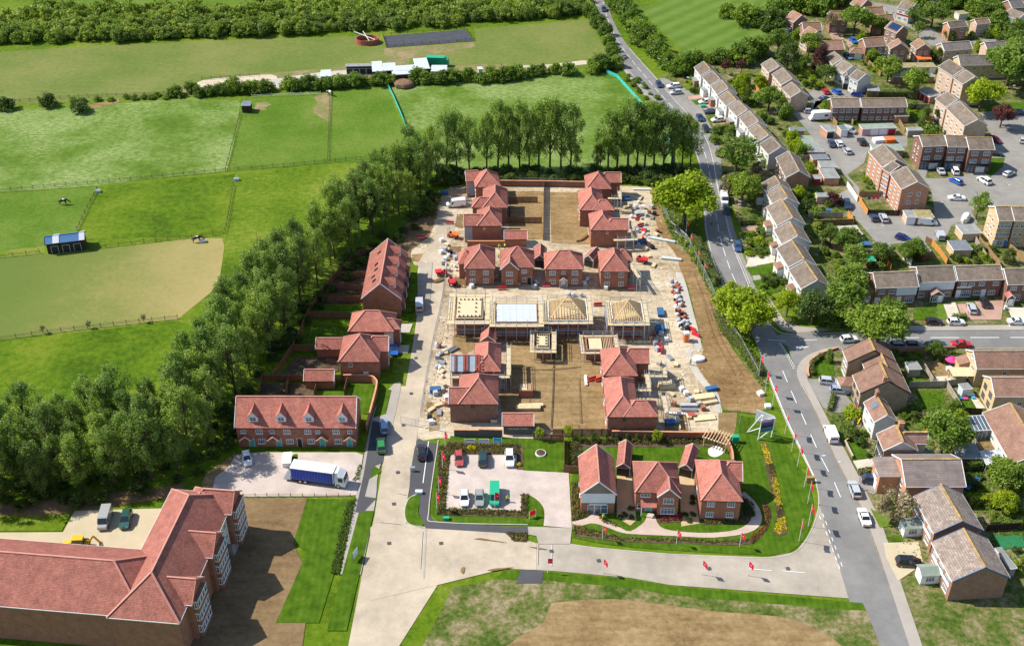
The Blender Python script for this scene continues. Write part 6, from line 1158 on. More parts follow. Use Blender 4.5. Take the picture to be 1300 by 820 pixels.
# field hedge
HB='hedge between the meadows and the stable yard'
for c,cx in[(cA,v)for v in((735,400),(800,385),(830,400),(870,395),(920,390),(970,385),(1020,385),(1060,380))]+[(cB,v)for v in((10,385),(60,380),(160,370),(190,372),(225,368),(270,368),(310,370),(360,362),(400,360),(430,358),(455,356),(515,352),(540,352),(575,350),(690,340),(720,345),(755,345),(795,345),(840,340),(895,335),(950,345),(1000,335),(1050,335))]+[(cC,v)for v in((10,330),(50,322),(120,315),(145,310),(210,305),(270,310),(370,300),(410,290),(440,285),(470,280))]:
 tree(c(*cx),'bush',rb.uniform(3.8,5.6),'dense hedge tree in the row between the meadows and the stable yard',HB,'leaf_mid',1.25)
for c,lab in(((30,455),'round dark bush at the meadow edge, near its open end'),((207,442),'small dark round bush on the meadow edge, between two larger ones'),((340,465),'wide dark bush on the meadow edge beside the soil scar')):tree(cA(*c),'shrub',4.2,lab,None,'leaf_dark',1.2)
for c in((180,600),(372,580),(600,555)):tree(cE(*c),'airy',2.2,'small hawthorn in the fence line of the dry field','small hawthorns','leaf_blossom')
for p in scatter([cA(400,420),cA(720,395),cA(760,410),cA(520,420),cA(260,425)],2.5,rb,20):tree(None,'shrub',1.6,'low bramble clump in the meadow hedge gap','low hedge clumps','leaf_mid',1.5,loc=p)
# scrub woodland: nearest as trees, the mass behind as one stuff object
wood=[(-60,62),(0,56),(130,52),(330,44),(420,38),(480,34),(560,31),(640,25),(748,18),(752,-20),(640,-30),(420,-32),(330,10),(130,14),(75,6),(20,16),(0,26),(-60,30)]
near=scatter([(-60,62),(0,56),(130,53),(330,46),(420,42),(480,38),(560,34),(640,27),(748,20),(746,10),(640,15),(480,24),(330,33),(130,40),(-60,46)],3.6,rb,150)
for p in near:tree(None,'bush',rb.uniform(3.6,6.5),'bushy tree at the front edge of the scrub woodland','front trees of the scrub wood','leaf_scrub',1.15,loc=p)
rng=np.random.default_rng(8);vs=[];av=[]
base=[crown('shrub',900+i)[0]for i in range(4)]
for p in scatter(wood,3.1,rb):
 v,a=base[rng.integers(4)];idx=rng.permutation(len(v))[:330];s=rng.uniform(.8,3.0)*(1 if rng.random()<.93 else .35);c_,s_=math.cos(p.x*7),math.sin(p.x*7);q=v[idx];cen=q.mean(1,keepdims=True);q=cen+(q-cen)*1.45
 q=np.stack([q[...,0]*c_-q[...,1]*s_,q[...,0]*s_+q[...,1]*c_,q[...,2]],-1)*s+np.array([p.x,p.y,0]);vs.append(q);av.append(np.clip(a[idx]*.5+rng.random()*.55,0,1))
o=inst('scrub_woodland',quads_mesh('scrub_woodland',np.concatenate(vs),np.concatenate(av),'leaf_scrub'));tag(o,'mass of scrubby young woodland beyond the olive fields','woodland',None,'stuff')
# hedges
def hedge(pts,w,h,label,mat='leaf_mid',group=None,dens=55):
 P_=[P(p)for p in pts];vs=[];av=[];rng=np.random.default_rng(int(abs(P_[0].x*100))+5);o0=P_[0]
 core=MB()
 for a,b in zip(P_,P_[1:]):
  L=(b-a).length;d=(b-a)/L;n_=Vector((-d.y,d.x,0));n=int(L*dens*(w+h));t=rng.random(n)*L;sd=rng.random(n);ang=rng.random(n)*6.283
  u=np.clip(np.cos(ang)*.75,-.5,.5)*w;z=np.clip(np.sin(ang)*.75+.5,.02,1)*h
  pos=np.stack([a.x-o0.x+d.x*t+n_.x*u,a.y-o0.y+d.y*t+n_.y*u,z],1)+rng.normal(size=(n,3))*.07
  nr=np.stack([n_.x*np.cos(ang),n_.y*np.cos(ang),np.sin(ang)],1)+rng.normal(size=(n,3))*.6;nr/=np.linalg.norm(nr,axis=1)[:,None]
  x=np.cross(nr,rng.normal(size=(n,3)));x/=np.linalg.norm(x,axis=1)[:,None];y=np.cross(nr,x);s=.26*(.6+.7*rng.random(n))[:,None]/2
  vs.append(np.stack([pos-x*s,pos-y*s,pos+x*s,pos+y*s],1));av.append(rng.random(n))
  core.bar((a-o0)+Vector((0,0,h*.45)),(b-o0)+Vector((0,0,h*.45)),w*.6,h*.85)
 e=empty('hedge',(o0.x,o0.y,0),0,label,'hedge',group);inst('foliage',quads_mesh('foliage',np.concatenate(vs),np.concatenate(av),mat),e);core.build('dark_core','bark',e);return e  # the core is one solid dark box inside the leaves
for pts,w_,h_,lab,mt in(([r6(455,150),r6(800,158)],1.6,2.2,'long clipped hedge behind the dark brick terrace','leaf_mid'),([r6(800,160),r6(880,175)],2.2,2.6,'dark end of the hedge behind the dark brick terrace','leaf_dark'),([q7(600,720),q7(800,715)],1.5,2.0,'clipped yellow-green hedge behind the slab-roofed house','leaf_lime'),([q7(590,440),q7(770,410)],1.5,2.2,'shaggy hedge below the flat grey garage','leaf_mid'),([r1(245,700),r1(410,685)],1.6,1.8,'clipped front hedge of the staggered terrace','leaf_mid'),([r3(0,165),r3(205,160)],1.4,1.6,'square-cut hedge in front of the white terraced house','leaf_mid'),([q3(260,690),q3(420,680)],1.3,1.3,'short clipped hedge between the front drives','leaf_mid'),([q5(230,740),q5(500,730)],1.6,2.0,'dark hedge at the end of the small lawns','leaf_mid'),([q4(345,670),q4(385,545)],.9,1.2,'low hedge beside the corner house drive','leaf_mid'),([cG(690,160),cG(790,200),cG(850,330),cG(890,400)],1.8,1.8,'roadside hedge beside the site fence','leaf_mid'),([cG(890,520),cG(920,600),cG(1000,680),cG(1070,780)],1.8,1.6,'lower roadside hedge towards the junction','leaf_mid'),([q4(205,380),q4(195,290),q4(290,215)],.9,1.1,'low hedge inside the curved corner wall','leaf_dark'),([cH(200,520),cH(260,560),cH(340,570)],2.4,1.6,'hedge round the corner garden of the end house','leaf_dark'),([q6(170,20),q6(240,200)],1.2,1.4,'overgrown hedge beside the white van','leaf_mid'),([q8(1010,310),q8(1280,325)],.8,1.6,'ivy covered fence behind the slab-roofed house','leaf_mid'),([q6(330,480),q6(560,440)],1.2,1.2,'low hedge between the pale forecourt and the dark people carrier','leaf_mid')):
 hedge(pts,w_,h_,lab,mt)
 # garden shrubs
GS='garden shrubs of the older estate'
zones=([r1(330,260),r1(600,300),r1(660,480),r1(560,640),r1(760,800),r1(700,760),r1(560,540),r1(400,340)],[r2(430,0),r2(560,20),r2(700,330),r2(640,330),r2(530,170)],[r2(600,560),r2(740,560),r2(900,700),r2(1000,740),r2(760,800),r2(680,700)],[r3(560,180),r3(800,200),r3(860,560),r3(760,640),r3(640,330)],[r3(0,250),r3(250,230),r3(260,420),r3(60,440)],[r3(120,600),r3(340,600),r3(450,760),r3(200,820)],[r1(0,250),r1(60,260),r1(190,370),r1(20,400)],[q2(130,50),q2(400,60),q2(400,140),q2(130,140)],[q1(600,600),q1(880,640),q1(880,760),q1(460,740)],[q4(860,200),q4(1080,180),q4(1080,260),q4(900,300)],[q5(0,180),q5(500,170),q5(480,250),q5(50,290)],[q5(150,640),q5(560,640),q5(520,760),q5(150,760)],[q7(560,380),q7(800,350),q7(1080,480),q7(1080,720),q7(820,820),q7(600,560)],[q8(1000,130),q8(1300,160),q8(1300,300),q8(1010,300)],[q8(1180,500),q8(1320,520),q8(1320,700),q8(1240,700)],[r4(660,480),r4(880,470),r4(1000,520),r4(860,620),r4(720,520)],[r4(200,640),r4(420,700),r4(420,740),r4(300,760)],[r7(120,200),r7(280,210),r7(280,330),r7(380,400),r7(160,400)],[q6(200,100),q6(420,120),q6(440,330),q6(380,330)],[r8(330,120),r8(420,160),r8(420,300),r8(230,310)],[cG(985,130),cG(1080,120),cG(1080,300),cG(1010,280)],[q4(860,640),q4(1080,600),q4(1080,760),q4(1000,760)])
for zpoly in zones:
 for p in scatter(zpoly,2.1,rb,14):tree(None,'shrub',rb.uniform(.8,2.4),'leafy shrub in the back and front gardens of the older houses',GS,rb.choice(['leaf_mid','leaf_mid','leaf_dark','leaf_lime','leaf_scrub']),1.1,loc=p)
for p in scatter([cC(870,560),cC(1060,560),cC(1060,820),cC(900,820)],3.5,rb,18):tree(None,'shrub',rb.uniform(1.5,3),'bush beneath the feathery roadside tree','bushes beside the main road','leaf_mid',1.2,loc=p)
for p in scatter([cG(640,100),cG(700,120),cG(860,370),cG(960,600),cG(1070,790),cG(1000,720),cG(900,520),cG(780,260)],2.6,rb,40):tree(None,'shrub',rb.uniform(1,2.2),'wild bush on the bank between the site and the main road','wild bushes on the road bank',rb.choice(['leaf_mid','leaf_lime','leaf_scrub']),1.2,loc=p,name='wild_bush')
for p in scatter([cC(480,310),cC(560,320),cC(660,440),cC(780,600),cC(760,640),cC(600,440)],2.6,rb,30):tree(None,'shrub',rb.uniform(1,2.2),'wild bush on the verge beside the turquoise mesh fence','wild bushes by the mesh fence',rb.choice(['leaf_mid','leaf_scrub']),1.2,loc=p,name='wild_bush')
# planting beds of the show homes
def bed(px,mat,label,h=.5,dens=26,size=.22,group='show home planting beds'):
 pts=scatter(px,.34,rb,1400);rng=np.random.default_rng(len(pts)+3);n=len(pts)
 if n<2:return
 cen=np.array([[p.x,p.y,h*.45]for p in pts]);rad=np.stack([.22+.2*rng.random(n)]*2+[h*(.35+.4*rng.random(n))],1)
 v,a=leaf_arrays(rng,cen,rad,n*dens,size);o=inst('bed_planting',quads_mesh('bed_planting',v,a,mat));tag(o,label,'planting',group,'stuff')
bed([(557,566),(572,566),(565,646),(555,648)],'flower_mixed','mixed low planting along the flag side of the car park')
bed([(568,563),(660,565),(660,576),(566,576)],'flower_mixed','mixed shrubs behind the parked cars');bed([(557,645),(666,649),(666,655),(556,653)],'flower_mixed','mixed low shrubs along the road side of the car park')
bed([(662,628),(670,628),(669,658),(661,656)],'flower_mixed','low planting at the car park exit');bed([(642,676),(669,677),(669,687),(652,686)],'flower_mixed','small triangular bed beside the bottom road')
bed([(726,613),(736,613),(737,648),(752,650),(745,656),(726,661)],'flower_mixed','bushy bed beside the white boarded show home',.8);bed([(742,557),(928,556),(928,563),(742,565)],'flower_mixed','long flowering border below the brick garden wall',.8);bed([(722,560),(738,560),(735,592),(722,592)],'flower_mixed','shady border at the show garden fence',.8)
bed([(728,666),(790,683),(860,684),(905,687),(950,685),(950,689),(905,690),(858,688),(785,686),(730,678)],'flower_mixed','long low border along the bottom road lawn',.4)
bed([(952,684),(970,668),(973,655),(968,642),(975,642),(978,655),(972,672),(955,690)],'flower_orange','curving orange border round the show home path',.5)
bed([(966,564),(973,564),(980,588),(974,590)],'flower_yellow','yellow tulip strip beside the big sign',.35,34,.2);bed([(974,590),(981,590),(984,606),(978,608)],'flower_mixed','dark leafy strip between the yellow flowers',.4);bed([(979,608),(985,606),(992,640),(986,643)],'flower_yellow','middle yellow strip of the lawn border',.35,34,.2);bed([(986,643),(992,642),(995,656),(988,658)],'flower_mixed','second leafy strip of the lawn border',.4);bed([(988,659),(996,657),(999,670),(990,679),(983,674)],'flower_yellow','yellow patch at the end of the lawn border',.35,34,.2)
bed([(830,648),(866,652),(866,661),(838,663)],'flower_red','red flowering bed under the wide mullioned window',.6);bed([(888,652),(940,655),(950,662),(892,665)],'flower_mixed','mixed bed in front of the hip-fronted show home',.6);bed([(756,652),(786,668),(770,667)],'flower_mixed','small bed between the paths of the white boarded show home',.6);bed([(941,632),(956,640),(958,656),(946,655)],'leaf_dark','dark shrubs inside the curve of the path',.8)
bed([(440,640),(452,632),(430,729),(420,729)],'leaf_dark','dark hedge planting along the left lawn',.7);bed([(455,592),(459,592),(454,610),(450,610)],'leaf_dark','young hedge at the end of the car court',.6)
for c,k,h,mt,lab in(((140,110),'airy',3.4,'leaf_lime','young staked tree at the show garden border'),((872,150),'airy',3.2,'leaf_lime','young tree against the brick garden wall'),((240,140),'column',2.4,'leaf_dark','dark conifer by the show garden fence, nearest the corner'),((350,140),'column',2.4,'leaf_dark','dark conifer in the show garden border'),((455,140),'column',2.4,'leaf_dark','dark conifer beside the brick garden wall end')):tree(t3(*c),k,h,lab,None,mt)
for x in(545,630,710,780,915):tree(t3(x,130),'column',1.8,'small conifer planted against the brick garden wall','conifers along the garden wall','leaf_dark',1.3)
for x,y in((610,750),(662,700),(575,775),(665,775)):tree(t3(x,y),'shrub',1.0,'round potted bush on the golden drive','potted bushes','leaf_dark')
for x,y in((325,750),(390,748),(385,610),(388,650),(360,800)):tree(t4(x,y),'shrub',1.0,'round potted bush on the golden drive between the brick show homes','potted bushes between brick show homes','leaf_dark')
tree(s7(985,470),'airy',3.0,'young tree on the lawn beside the lettered wall',None,'leaf_lime');tree(s7(808,690),'shrub',.9,'round yellow bush at the end of the parking bays',None,'flower_yellow');tree(s7(385,548),'shrub',.9,'yellow bush below the first sign board',None,'flower_yellow');tree(s7(425,545),'shrub',.9,'yellow bush between the sign boards',None,'flower_yellow')
# long grass tussocks
def tufts(px,n,h,mat,label,name='grass_tufts',size=.5):
 poly=[tuple(P(p)[:2])for p in px];xs=[p[0]for p in poly];ys=[p[1]for p in poly];r_=np.random.default_rng(n);pts=[]
 while len(pts)<n:
  p=(r_.uniform(min(xs),max(xs)),r_.uniform(min(ys),max(ys)))
  if inside(p,poly):pts.append((p[0],p[1],h*.4))
 cen=np.array(pts);v,a=leaf_arrays(r_,cen,np.full((n,3),.3)*np.array([1,1,h]),n*3,size,.9,.5);o=inst(name,quads_mesh(name,v,a,mat));tag(o,label,'grass',None,'stuff')
tufts([(838,262),(885,270),(905,345),(975,490),(966,492),(922,420),(880,330),(850,296)],1500,.5,'leaf_mid','rough grass and weeds on the road bank')
tufts([(1080,450),(1300,450),(1300,730),(1150,730),(1110,600)],2500,.35,'leaf_mid','rough grass in the gardens of the corner houses');tufts([(940,270),(1080,260),(1130,420),(1010,410)],1500,.35,'leaf_mid','rough grass in the terrace gardens');tufts([(1000,30),(1300,0),(1300,130),(1060,140)],1800,.4,'leaf_mid','rough grass among the houses of the close')
# ------------------------------------------------------------------ fences and walls
def panel_mesh(mat,h,L=1.83):
 def mk():
  m=MB();n=9
  for i in range(n):x=L*i/n;m.box(x+.01,-.02 if i%2 else-.012,.05,x+L/n-.01,.02 if i%2 else .012,h-.06)
  m.box(0,-.035,h-.06,L,.035,h);return m.mesh('fence_panel',mat)
 return cached(('panel',mat,h),mk)
def post_mesh(mat,h,w=.1):return cached(('post',mat,h,w),lambda:(lambda m:(m.box(-w/2,-w/2,0,w/2,w/2,h),m.mesh('fence_post',mat))[1])(MB()))
def fence(pts,label,mat='fence_brown',h=1.8,group='garden fences',kind='panel',name='garden_fence',step=1.83,smooth=0):
 P_=[P(p)for p in(smooth_line(pts,smooth)if smooth else pts)];o0=P_[0];root=empty(name,(o0.x,o0.y,.03),0,label,'fence',group)
 for si,(a,b)in enumerate(zip(P_,P_[1:])):
  L=(b-a).length
  if L<.3:continue
  n=max(1,round(L/step));d=(b-a)/n;rz=math.atan2(d.y,d.x);bl=L/n
  for i in range(n+(1 if si==len(P_)-2 else 0)):p=a+d*i-o0;inst('fence_post',post_mesh(mat if kind!='mesh' else 'galvanised',h+.08,.1 if kind!='mesh' else .05),root,(p.x,p.y,0),rz)
  for i in range(n):
   p=a+d*i-o0
   if kind=='panel':inst('fence_panel',panel_mesh(mat,h),root,(p.x,p.y,0),rz,(bl/1.83,1,1))
   elif kind=='rail':
    for k,z in enumerate((.45,.85,1.2)):
     if z<h:inst('rail',cached(('rail',mat),lambda:(lambda m:(m.box(0,-.025,-.035,1,.025,.035),m.mesh('rail',mat))[1])(MB())),root,(p.x,p.y,z),rz,(bl,1,1))
   elif kind=='mesh':
    inst('mesh_panel',cached(('mpan',h),lambda:mesh_panel(h)),root,(p.x,p.y,0),rz,(bl/3.5,1,1))
   elif kind=='sheet':
    inst('mesh_sheet',cached(('mshe',mat,h),lambda:(lambda m:(m.box(0,-.015,.02,1,.015,h),m.mesh('mesh_sheet',mat))[1])(MB())),root,(p.x,p.y,0),rz,(bl,1,1))
 return root
def mesh_panel(h):
 m=MB()
 for z in(.15,h):m.cyl((0,0,z),(3.5,0,z),.025,n=4)
 for i in range(15):m.cyl((3.5*i/14,0,.15),(3.5*i/14,0,h),.01,n=3)
 for i in range(8):m.cyl((0,0,.2+i*h/8),(3.5,0,.2+i*h/8),.01,n=3)
 return m.mesh('mesh_panel','galvanised')
def wall(pts,label,mat='brick_red',h=1.8,cop='coping',w=.25,smooth=0,name='garden_wall',group=None):
 P_=[P(p)for p in(smooth_line(pts,smooth)if smooth else pts)];o0=P_[0];root=empty(name,(o0.x,o0.y,0),0,label,'wall',group);m=MB();c=MB();sd=[]
 for i in range(len(P_)):d=(P_[min(i+1,len(P_)-1)]-P_[max(i-1,0)]).normalized();sd.append(Vector((-d.y,d.x,0)))
 for i in range(len(P_)-1):
  a,b=P_[i]-o0,P_[i+1]-o0;q=lambda k:[a+sd[i]*k,a-sd[i]*k,b-sd[i+1]*k,b+sd[i+1]*k];U=Vector((0,0,h));U2=Vector((0,0,h+.09))
  m.hexa(q(w/2),[p+U for p in q(w/2)],0,False);c.hexa([p+U for p in q(w/2+.05)],[p+U2 for p in q(w/2+.05)])
 m.build('wall_body',mat,root);c.build('coping',cop,root);return root
FF='post and rail fences of the fields'
R_=dict(mat='bark',h=1.2,group=FF,kind='rail',name='field_fence',step=3.0)
fence([cA(0,800),cA(500,755),cA(940,714),cB(0,706),cB(560,655)],'long post and rail fence below the flowering meadow',**R_)
fence([cE(405,5),cE(365,80),cE(322,175)],'short post and rail fence beside the grazing horse',**R_);fence([cE(972,-15),cE(960,60),cE(938,180)],'post and rail fence ending at the dry field corner',**R_)
fence([cE(0,288),cE(165,268)],'field fence left of the blue shelter',**R_);fence([cE(390,250),cE(600,225),cE(800,205),cE(930,185)],'field fence along the top of the dry field',**R_)
fence([cE(0,630),cE(200,600),cE(420,575),cE(740,540)],'field fence along the bottom of the dry field',**R_);fence([cA(1000,480),cA(972,590),cA(940,712)],'fence between the flowering meadow and the paddock',**R_)
fence([cB(325,395),cB(315,670)],'thin fence between the two paddocks',**R_);fence([cA(0,432),cA(250,412),cA(720,392)],'fence along the top of the flowering meadow',**R_);fence([cB(0,408),cB(285,395)],'pale rail along the stable track',**dict(R_,mat='white_paint'))
fence([cB(545,150),cB(885,125),cB(925,172),cB(560,200),cB(545,150)],'dark rail round the riding arena',**dict(R_,mat='dark_timber'));fence([cA(840,335),cA(1080,318)],'rail round the sandy stable track',**dict(R_,mat='dark_timber'))
fence([cB(565,360),cB(590,410),cB(620,480),cB(645,545),cB(668,605)],'turquoise mesh barrier running down from the muck heap','mesh_turquoise',1.1,None,'sheet','mesh_barrier',3)
fence([cC(425,305),cC(470,325),cC(520,380),cC(570,435)],'turquoise mesh barrier along the roadside meadow','mesh_turquoise',1.2,None,'sheet','mesh_barrier',3);fence([cC(570,435),cC(620,490),cC(660,530),cC(685,580),cC(697,640),cC(695,700)],'turquoise mesh barrier seen through the poplar clump','mesh_turquoise',1.2,None,'sheet','mesh_barrier',3)
H_=dict(h=1.9,kind='mesh',name='site_fence',step=3.5,group='mesh site fences')
fence([cG(655,60),cG(690,160),cG(760,220),cG(820,340),cG(860,420)],'mesh site fence beside the big lime-green tree',**H_);fence([cG(860,420),cG(900,520),cG(985,650),cG(1060,790)],'mesh site fence along the spoil bank',**H_);fence([s1(650,225),s1(1090,235),s2(200,240)],'mesh fence behind the rear plots',**H_);fence([(566,352),(562,385),(551,432),(541,485),(534,530)],'mesh site fence along the left estate road',**H_);fence([cK(30,190),cK(215,225)],'mesh site fence at the estate entrance',**H_)
fence([t6(130,440),t6(152,285)],'mesh fence at the edge of the show lawn',**H_)
N_=dict(mat='fence_brown',h=1.8,group='brown panel fences of the new gardens')
fence([cF(85,800),cF(185,650),cF(240,520),cF(300,430),cF(350,372),cF(400,322),cF(450,278),cF(505,272)],'long brown panel fence at the foot of the poplar belt',**N_)
for pts,lab in(([t2(180,500),t2(355,505)],'brown panel fence behind the garage in the green garden'),([t2(300,258),t2(615,262)],'brown panel fence above the hipped house garden'),([t2(372,122),t2(700,128)],'brown panel fence below the gabled terrace gardens'),([cF(340,372),cF(480,372)],'brown panel fence between the upper terrace gardens'),([cF(310,420),cF(470,428)],'brown panel fence between the lower terrace gardens'),([cF(290,470),cF(460,472)],'brown panel fence beside the end gable of the terrace'),([cJ(385,18),cJ(372,72)],'brown divider fence between the bare gardens of the dormer terrace'),([cJ(508,25),cJ(492,74)],'brown divider fence between the bare and green gardens'),([cJ(628,25),cJ(615,74)],'brown divider fence between the green gardens'),([cJ(262,70),cJ(272,15),cJ(610,14)],'brown fence along the back of the dormer terrace'),([s1(720,392),s1(972,392)],'dark brown fence between the rear soil gardens'),([s1(672,570),s1(1008,570)],'dark brown fence beside the grey boarded house garden'),([s1(1028,245),s1(1022,720)],'long fence between the left and right soil gardens'),([s1(735,520),s1(735,430)],'short fence beside the second rear house'),([cL(5,240),cL(250,240)],'timber fence between the building plot and the show garden'),([cL(52,262),cL(52,392),cL(115,396)],'timber fence at the show garden corner'),([s7(938,462),s7(1093,478),s7(1200,480)],'timber fence beside the lettered wall')):fence(pts,lab,**N_)
wall([cJ(612,16),cJ(715,17),cJ(745,32),cJ(750,60),cJ(725,160),cJ(708,225)],'curved red brick wall round the terrace corner garden','brick_red',1.9,smooth=5)
wall([s1(650,250),s1(1090,255),s2(365,262)],'red brick wall behind the rear soil gardens','brick_dark',1.8);wall([s1(365,775),s1(690,775)],'red brick wall in front of the grey boarded house','brick_red',1.7)
wall([cL(250,250),cL(400,252),cL(560,255),cL(680,258),cL(725,280),cL(748,330),cL(752,370)],'curved red brick wall round the show home gardens','brick_red',1.9,smooth=4)
wall([s7(250,435),s7(465,438)],'dark brick entrance wall with orange coping, lower left length','brick_blue',1.7);wall([s7(466,440),s7(668,445)],'dark brick entrance wall with orange coping, next to the lettered garage','brick_blue',2.0)
wall([q4(172,395),q4(165,335),q4(200,255),q4(290,198),q4(420,155)],'curved low brick wall round the corner lawn','brick_brown',.7,'coping',.25,4);wall([q5(-100,190),q5(200,188),q5(500,188)],'brown garden wall along the side road','brick_brown',1.8,'brick_brown');wall([q6(210,215),q6(275,345)],'low wall in front of the cottage','brick_brown',.8,'concrete');wall([q6(315,455),q6(450,440)],'low wall beside the pale forecourt','brick_peach',1.0,'concrete')
for pts,mt,lab in(([r3(610,180),r3(930,165)],'fence_brown','brown fence behind the lower staggered terrace'),([r3(935,165),r3(890,95)],'fence_orange','orange fence at the lane corner'),([r3(560,110),r3(850,110)],'fence_grey','grey fence in the terrace back gardens'),([r8(300,482),r8(565,488)],'dark_timber','dark fence around the washing line yard'),([r8(215,350),r8(300,482)],'fence_orange','orange fence along the lane by the washing line'),([r8(230,330),r8(465,330)],'fence_new','fence behind the washing line'),([r8(130,245),r8(215,370)],'white_paint','white fence along the lane'),([q1(310,600),q1(380,680),q1(435,760)],'fence_orange','bright orange fence in the gardens behind the side-road terrace'),([q1(690,560),q1(790,680),q1(875,785)],'fence_new','buff fence beside the yellow block'),([q1(650,540),q1(760,720)],'fence_grey','second fence beside the yellow block'),([q1(260,575),q1(310,600)],'fence_brown','short fence at the pale garage'),([q5(415,445),q5(480,545),q5(550,660)],'fence_grey','grey fence between the two small lawns'),([q5(120,475),q5(410,470),q5(590,440)],'fence_grey','grey fence across the gardens of the corner houses'),([q5(235,305),q5(318,442)],'fence_grey','grey fence beside the summer house'),([q5(530,690),q5(720,700)],'dark_timber','dark fence above the conservatory'),([r6(160,345),r6(210,402)],'fence_new','buff fence at the caravan end of the dark terrace'),([r6(290,330),r6(345,388)],'fence_new','buff fence between the dark terrace gardens'),([r6(425,315),r6(470,372)],'fence_new','buff fence beside the garden with the pink playhouse'),([r6(725,378),r6(775,455)],'fence_new','pale fence right of the red garage door'),([r6(800,250),r6(980,255)],'fence_grey','grey fence by the long lawn'),([r1(575,345),r1(640,432)],'fence_orange','orange fence between the two upper terraces'),([q2(280,60),q2(330,155)],'fence_orange','orange fence behind the end house of the side-road terrace'),([q2(430,60),q2(500,110)],'white_paint','white fence behind the boarded house'),([q8(985,355),q8(1290,335)],'dark_timber','dark fence behind the artificial lawn'),([r2(610,290),r2(690,290)],'fence_grey','short grey fence in the lane gardens'),([r2(540,75),r2(620,80)],'fence_brown','brown fence by the first lane garage'),([r1(760,540),r1(880,545)],'white_paint','pale fence at the brown blank gable'),([q1(160,725),q1(270,735)],'fence_brown','fence below the pale garage'),([q1(940,620),q1(1080,740)],'fence_new','fence in the yellow block gardens'),([r7(270,355),r7(410,360)],'fence_brown','fence in front of the slim conifers'),([r3(680,350),r3(850,400)],'dark_timber','dark fence by the trampoline garden'),([q7(640,190),q7(720,330)],'fence_grey','fence between the garage and the bare garden'),([r4(740,480),r4(900,640)],'fence_new','fence behind the white staggered trio')):
 fence(pts,lab,mt,1.7,'old garden fences')
fence([cJ(145,492),cJ(440,492),cJ(640,494)],'low timber edge fence between the car court and the lawn','fence_new',.8,None,'rail','low_fence',2.4)
fence([t6(-10,240),t6(300,270)],'row of dark panels across the spoil bank','tarmac_dark',.15,None,'panel','edging_boards',1.5)
# ------------------------------------------------------------------ vehicles
CARS={'hatch':(4.05,1.76,1.48,.92,.27,.03,.31),'saloon':(4.6,1.8,1.44,.93,.28,.2,.32),'estate':(4.6,1.82,1.52,.95,.27,.02,.32),'suv':(4.5,1.88,1.72,1.08,.25,.03,.37),'mpv':(4.6,1.84,1.75,1.02,.2,.02,.33)}
def car_meshes(kind):
 L,W,H,Bz,fb,rb_,wr=CARS[kind];hw=W/2;x0,x1=-L/2,L/2
 st=[(x0,.42,Bz*.8,.82),(x0+.12,.28,Bz*.95,.95),(x0+.6,.24,Bz,1.0),(0,.22,Bz,1.0),(x1-L*fb,.24,Bz*.98,1.0),(x1-.45,.26,Bz*.84,.97),(x1-.12,.3,Bz*.74,.88),(x1,.42,Bz*.62,.74)]
 m=MB();secs=[]
 for x,zl,zt,k in st:w_=hw*k;secs.append([(x,-w_*.96,zl),(x,w_*.96,zl),(x,w_,zl+(zt-zl)*.55),(x,w_*.93,zt),(x,-w_*.93,zt),(x,-w_,zl+(zt-zl)*.55)])
 for a,b in zip(secs,secs[1:]):
  for i in range(6):j=(i+1)%6;m.face((a[i],a[j],b[j],b[i])[::-1]if True else 0)
 m.face(secs[0]);m.face(secs[-1][::-1]);body=m.mesh('body','car_paint',uv=False)
 xa=x0+L*rb_+.06;xb=x1-L*fb;ta=xa+.32+(.25 if rb_>.1 else 0);tb=xb-.85;w0,w1=hw*.9,hw*.72
 g=MB();g.hexa([(xa,-w0,Bz-.03),(xb,-w0,Bz-.04),(xb,w0,Bz-.04),(xa,w0,Bz-.03)],[(ta,-w1,H-.06),(tb,-w1,H-.07),(tb,w1,H-.07),(ta,w1,H-.06)]);glass_=g.mesh('windows','car_glass',uv=False)
 r=MB();r.hexa([(ta-.02,-w1-.01,H-.075),(tb+.03,-w1-.01,H-.085),(tb+.03,w1+.01,H-.085),(ta-.02,w1+.01,H-.075)],[(ta+.06,-w1+.06,H),(tb-.05,-w1+.06,H-.01),(tb-.05,w1-.06,H-.01),(ta+.06,w1-.06,H)])
 mid=(ta+tb)/2
 for s in(-1,1):
  for(p,q)in(((xa+.05,s*w0*.985,Bz),(ta+.03,s*w1,H-.06)),((mid,s*w0*.99,Bz),(mid,s*w1,H-.07)),((xb-.05,s*w0*.985,Bz),(tb,s*w1,H-.07))):r.bar(p,q,.09,.06)
 roof=r.mesh('roof','car_paint',uv=False)
 t=MB();t.cyl((0,-.11,0),(0,.11,0),wr,n=14);tyre=t.mesh('wheel','rubber',uv=False);t=MB();t.cyl((0,-.118,0),(0,.118,0),wr*.62,n=10);rim=t.mesh('rim','rim',uv=False)
 t=MB();t.box(-.1,-.17,-.08,.06,.17,.07);hl=t.mesh('headlight','lamp_clear',uv=False);t=MB();t.box(-.03,-.15,-.1,.08,.15,.12);tl=t.mesh('tail_light','lamp_red',uv=False)
 t=MB();t.box(-.02,-.26,-.06,.02,.26,.06);pl=t.mesh('number_plate','plastic_yellow',uv=False);t=MB();t.box(-.07,-.09,-.06,.07,.09,.06);mi=t.mesh('mirror','car_paint',uv=False)
 parts=[('body',body,(0,0,0),1),('windows',glass_,(0,0,0),0),('roof',roof,(0,0,0),1)]
 for s in(-1,1):parts+=[('headlight',hl,(x1-.1,s*hw*.56,Bz*.62),0),('tail_light',tl,(x0+.02,s*hw*.66,Bz*.76),0),('mirror',mi,(xb-.15,s*(hw+.05),Bz+.05),1)]
 parts.append(('number_plate',pl,(x0-.01,0,.55),0))
 wh=[(x,y,wr)for x in(x0+L*.19,x1-L*.2)for y in(-hw+.1,hw-.1)]
 return parts,wh,tyre,rim
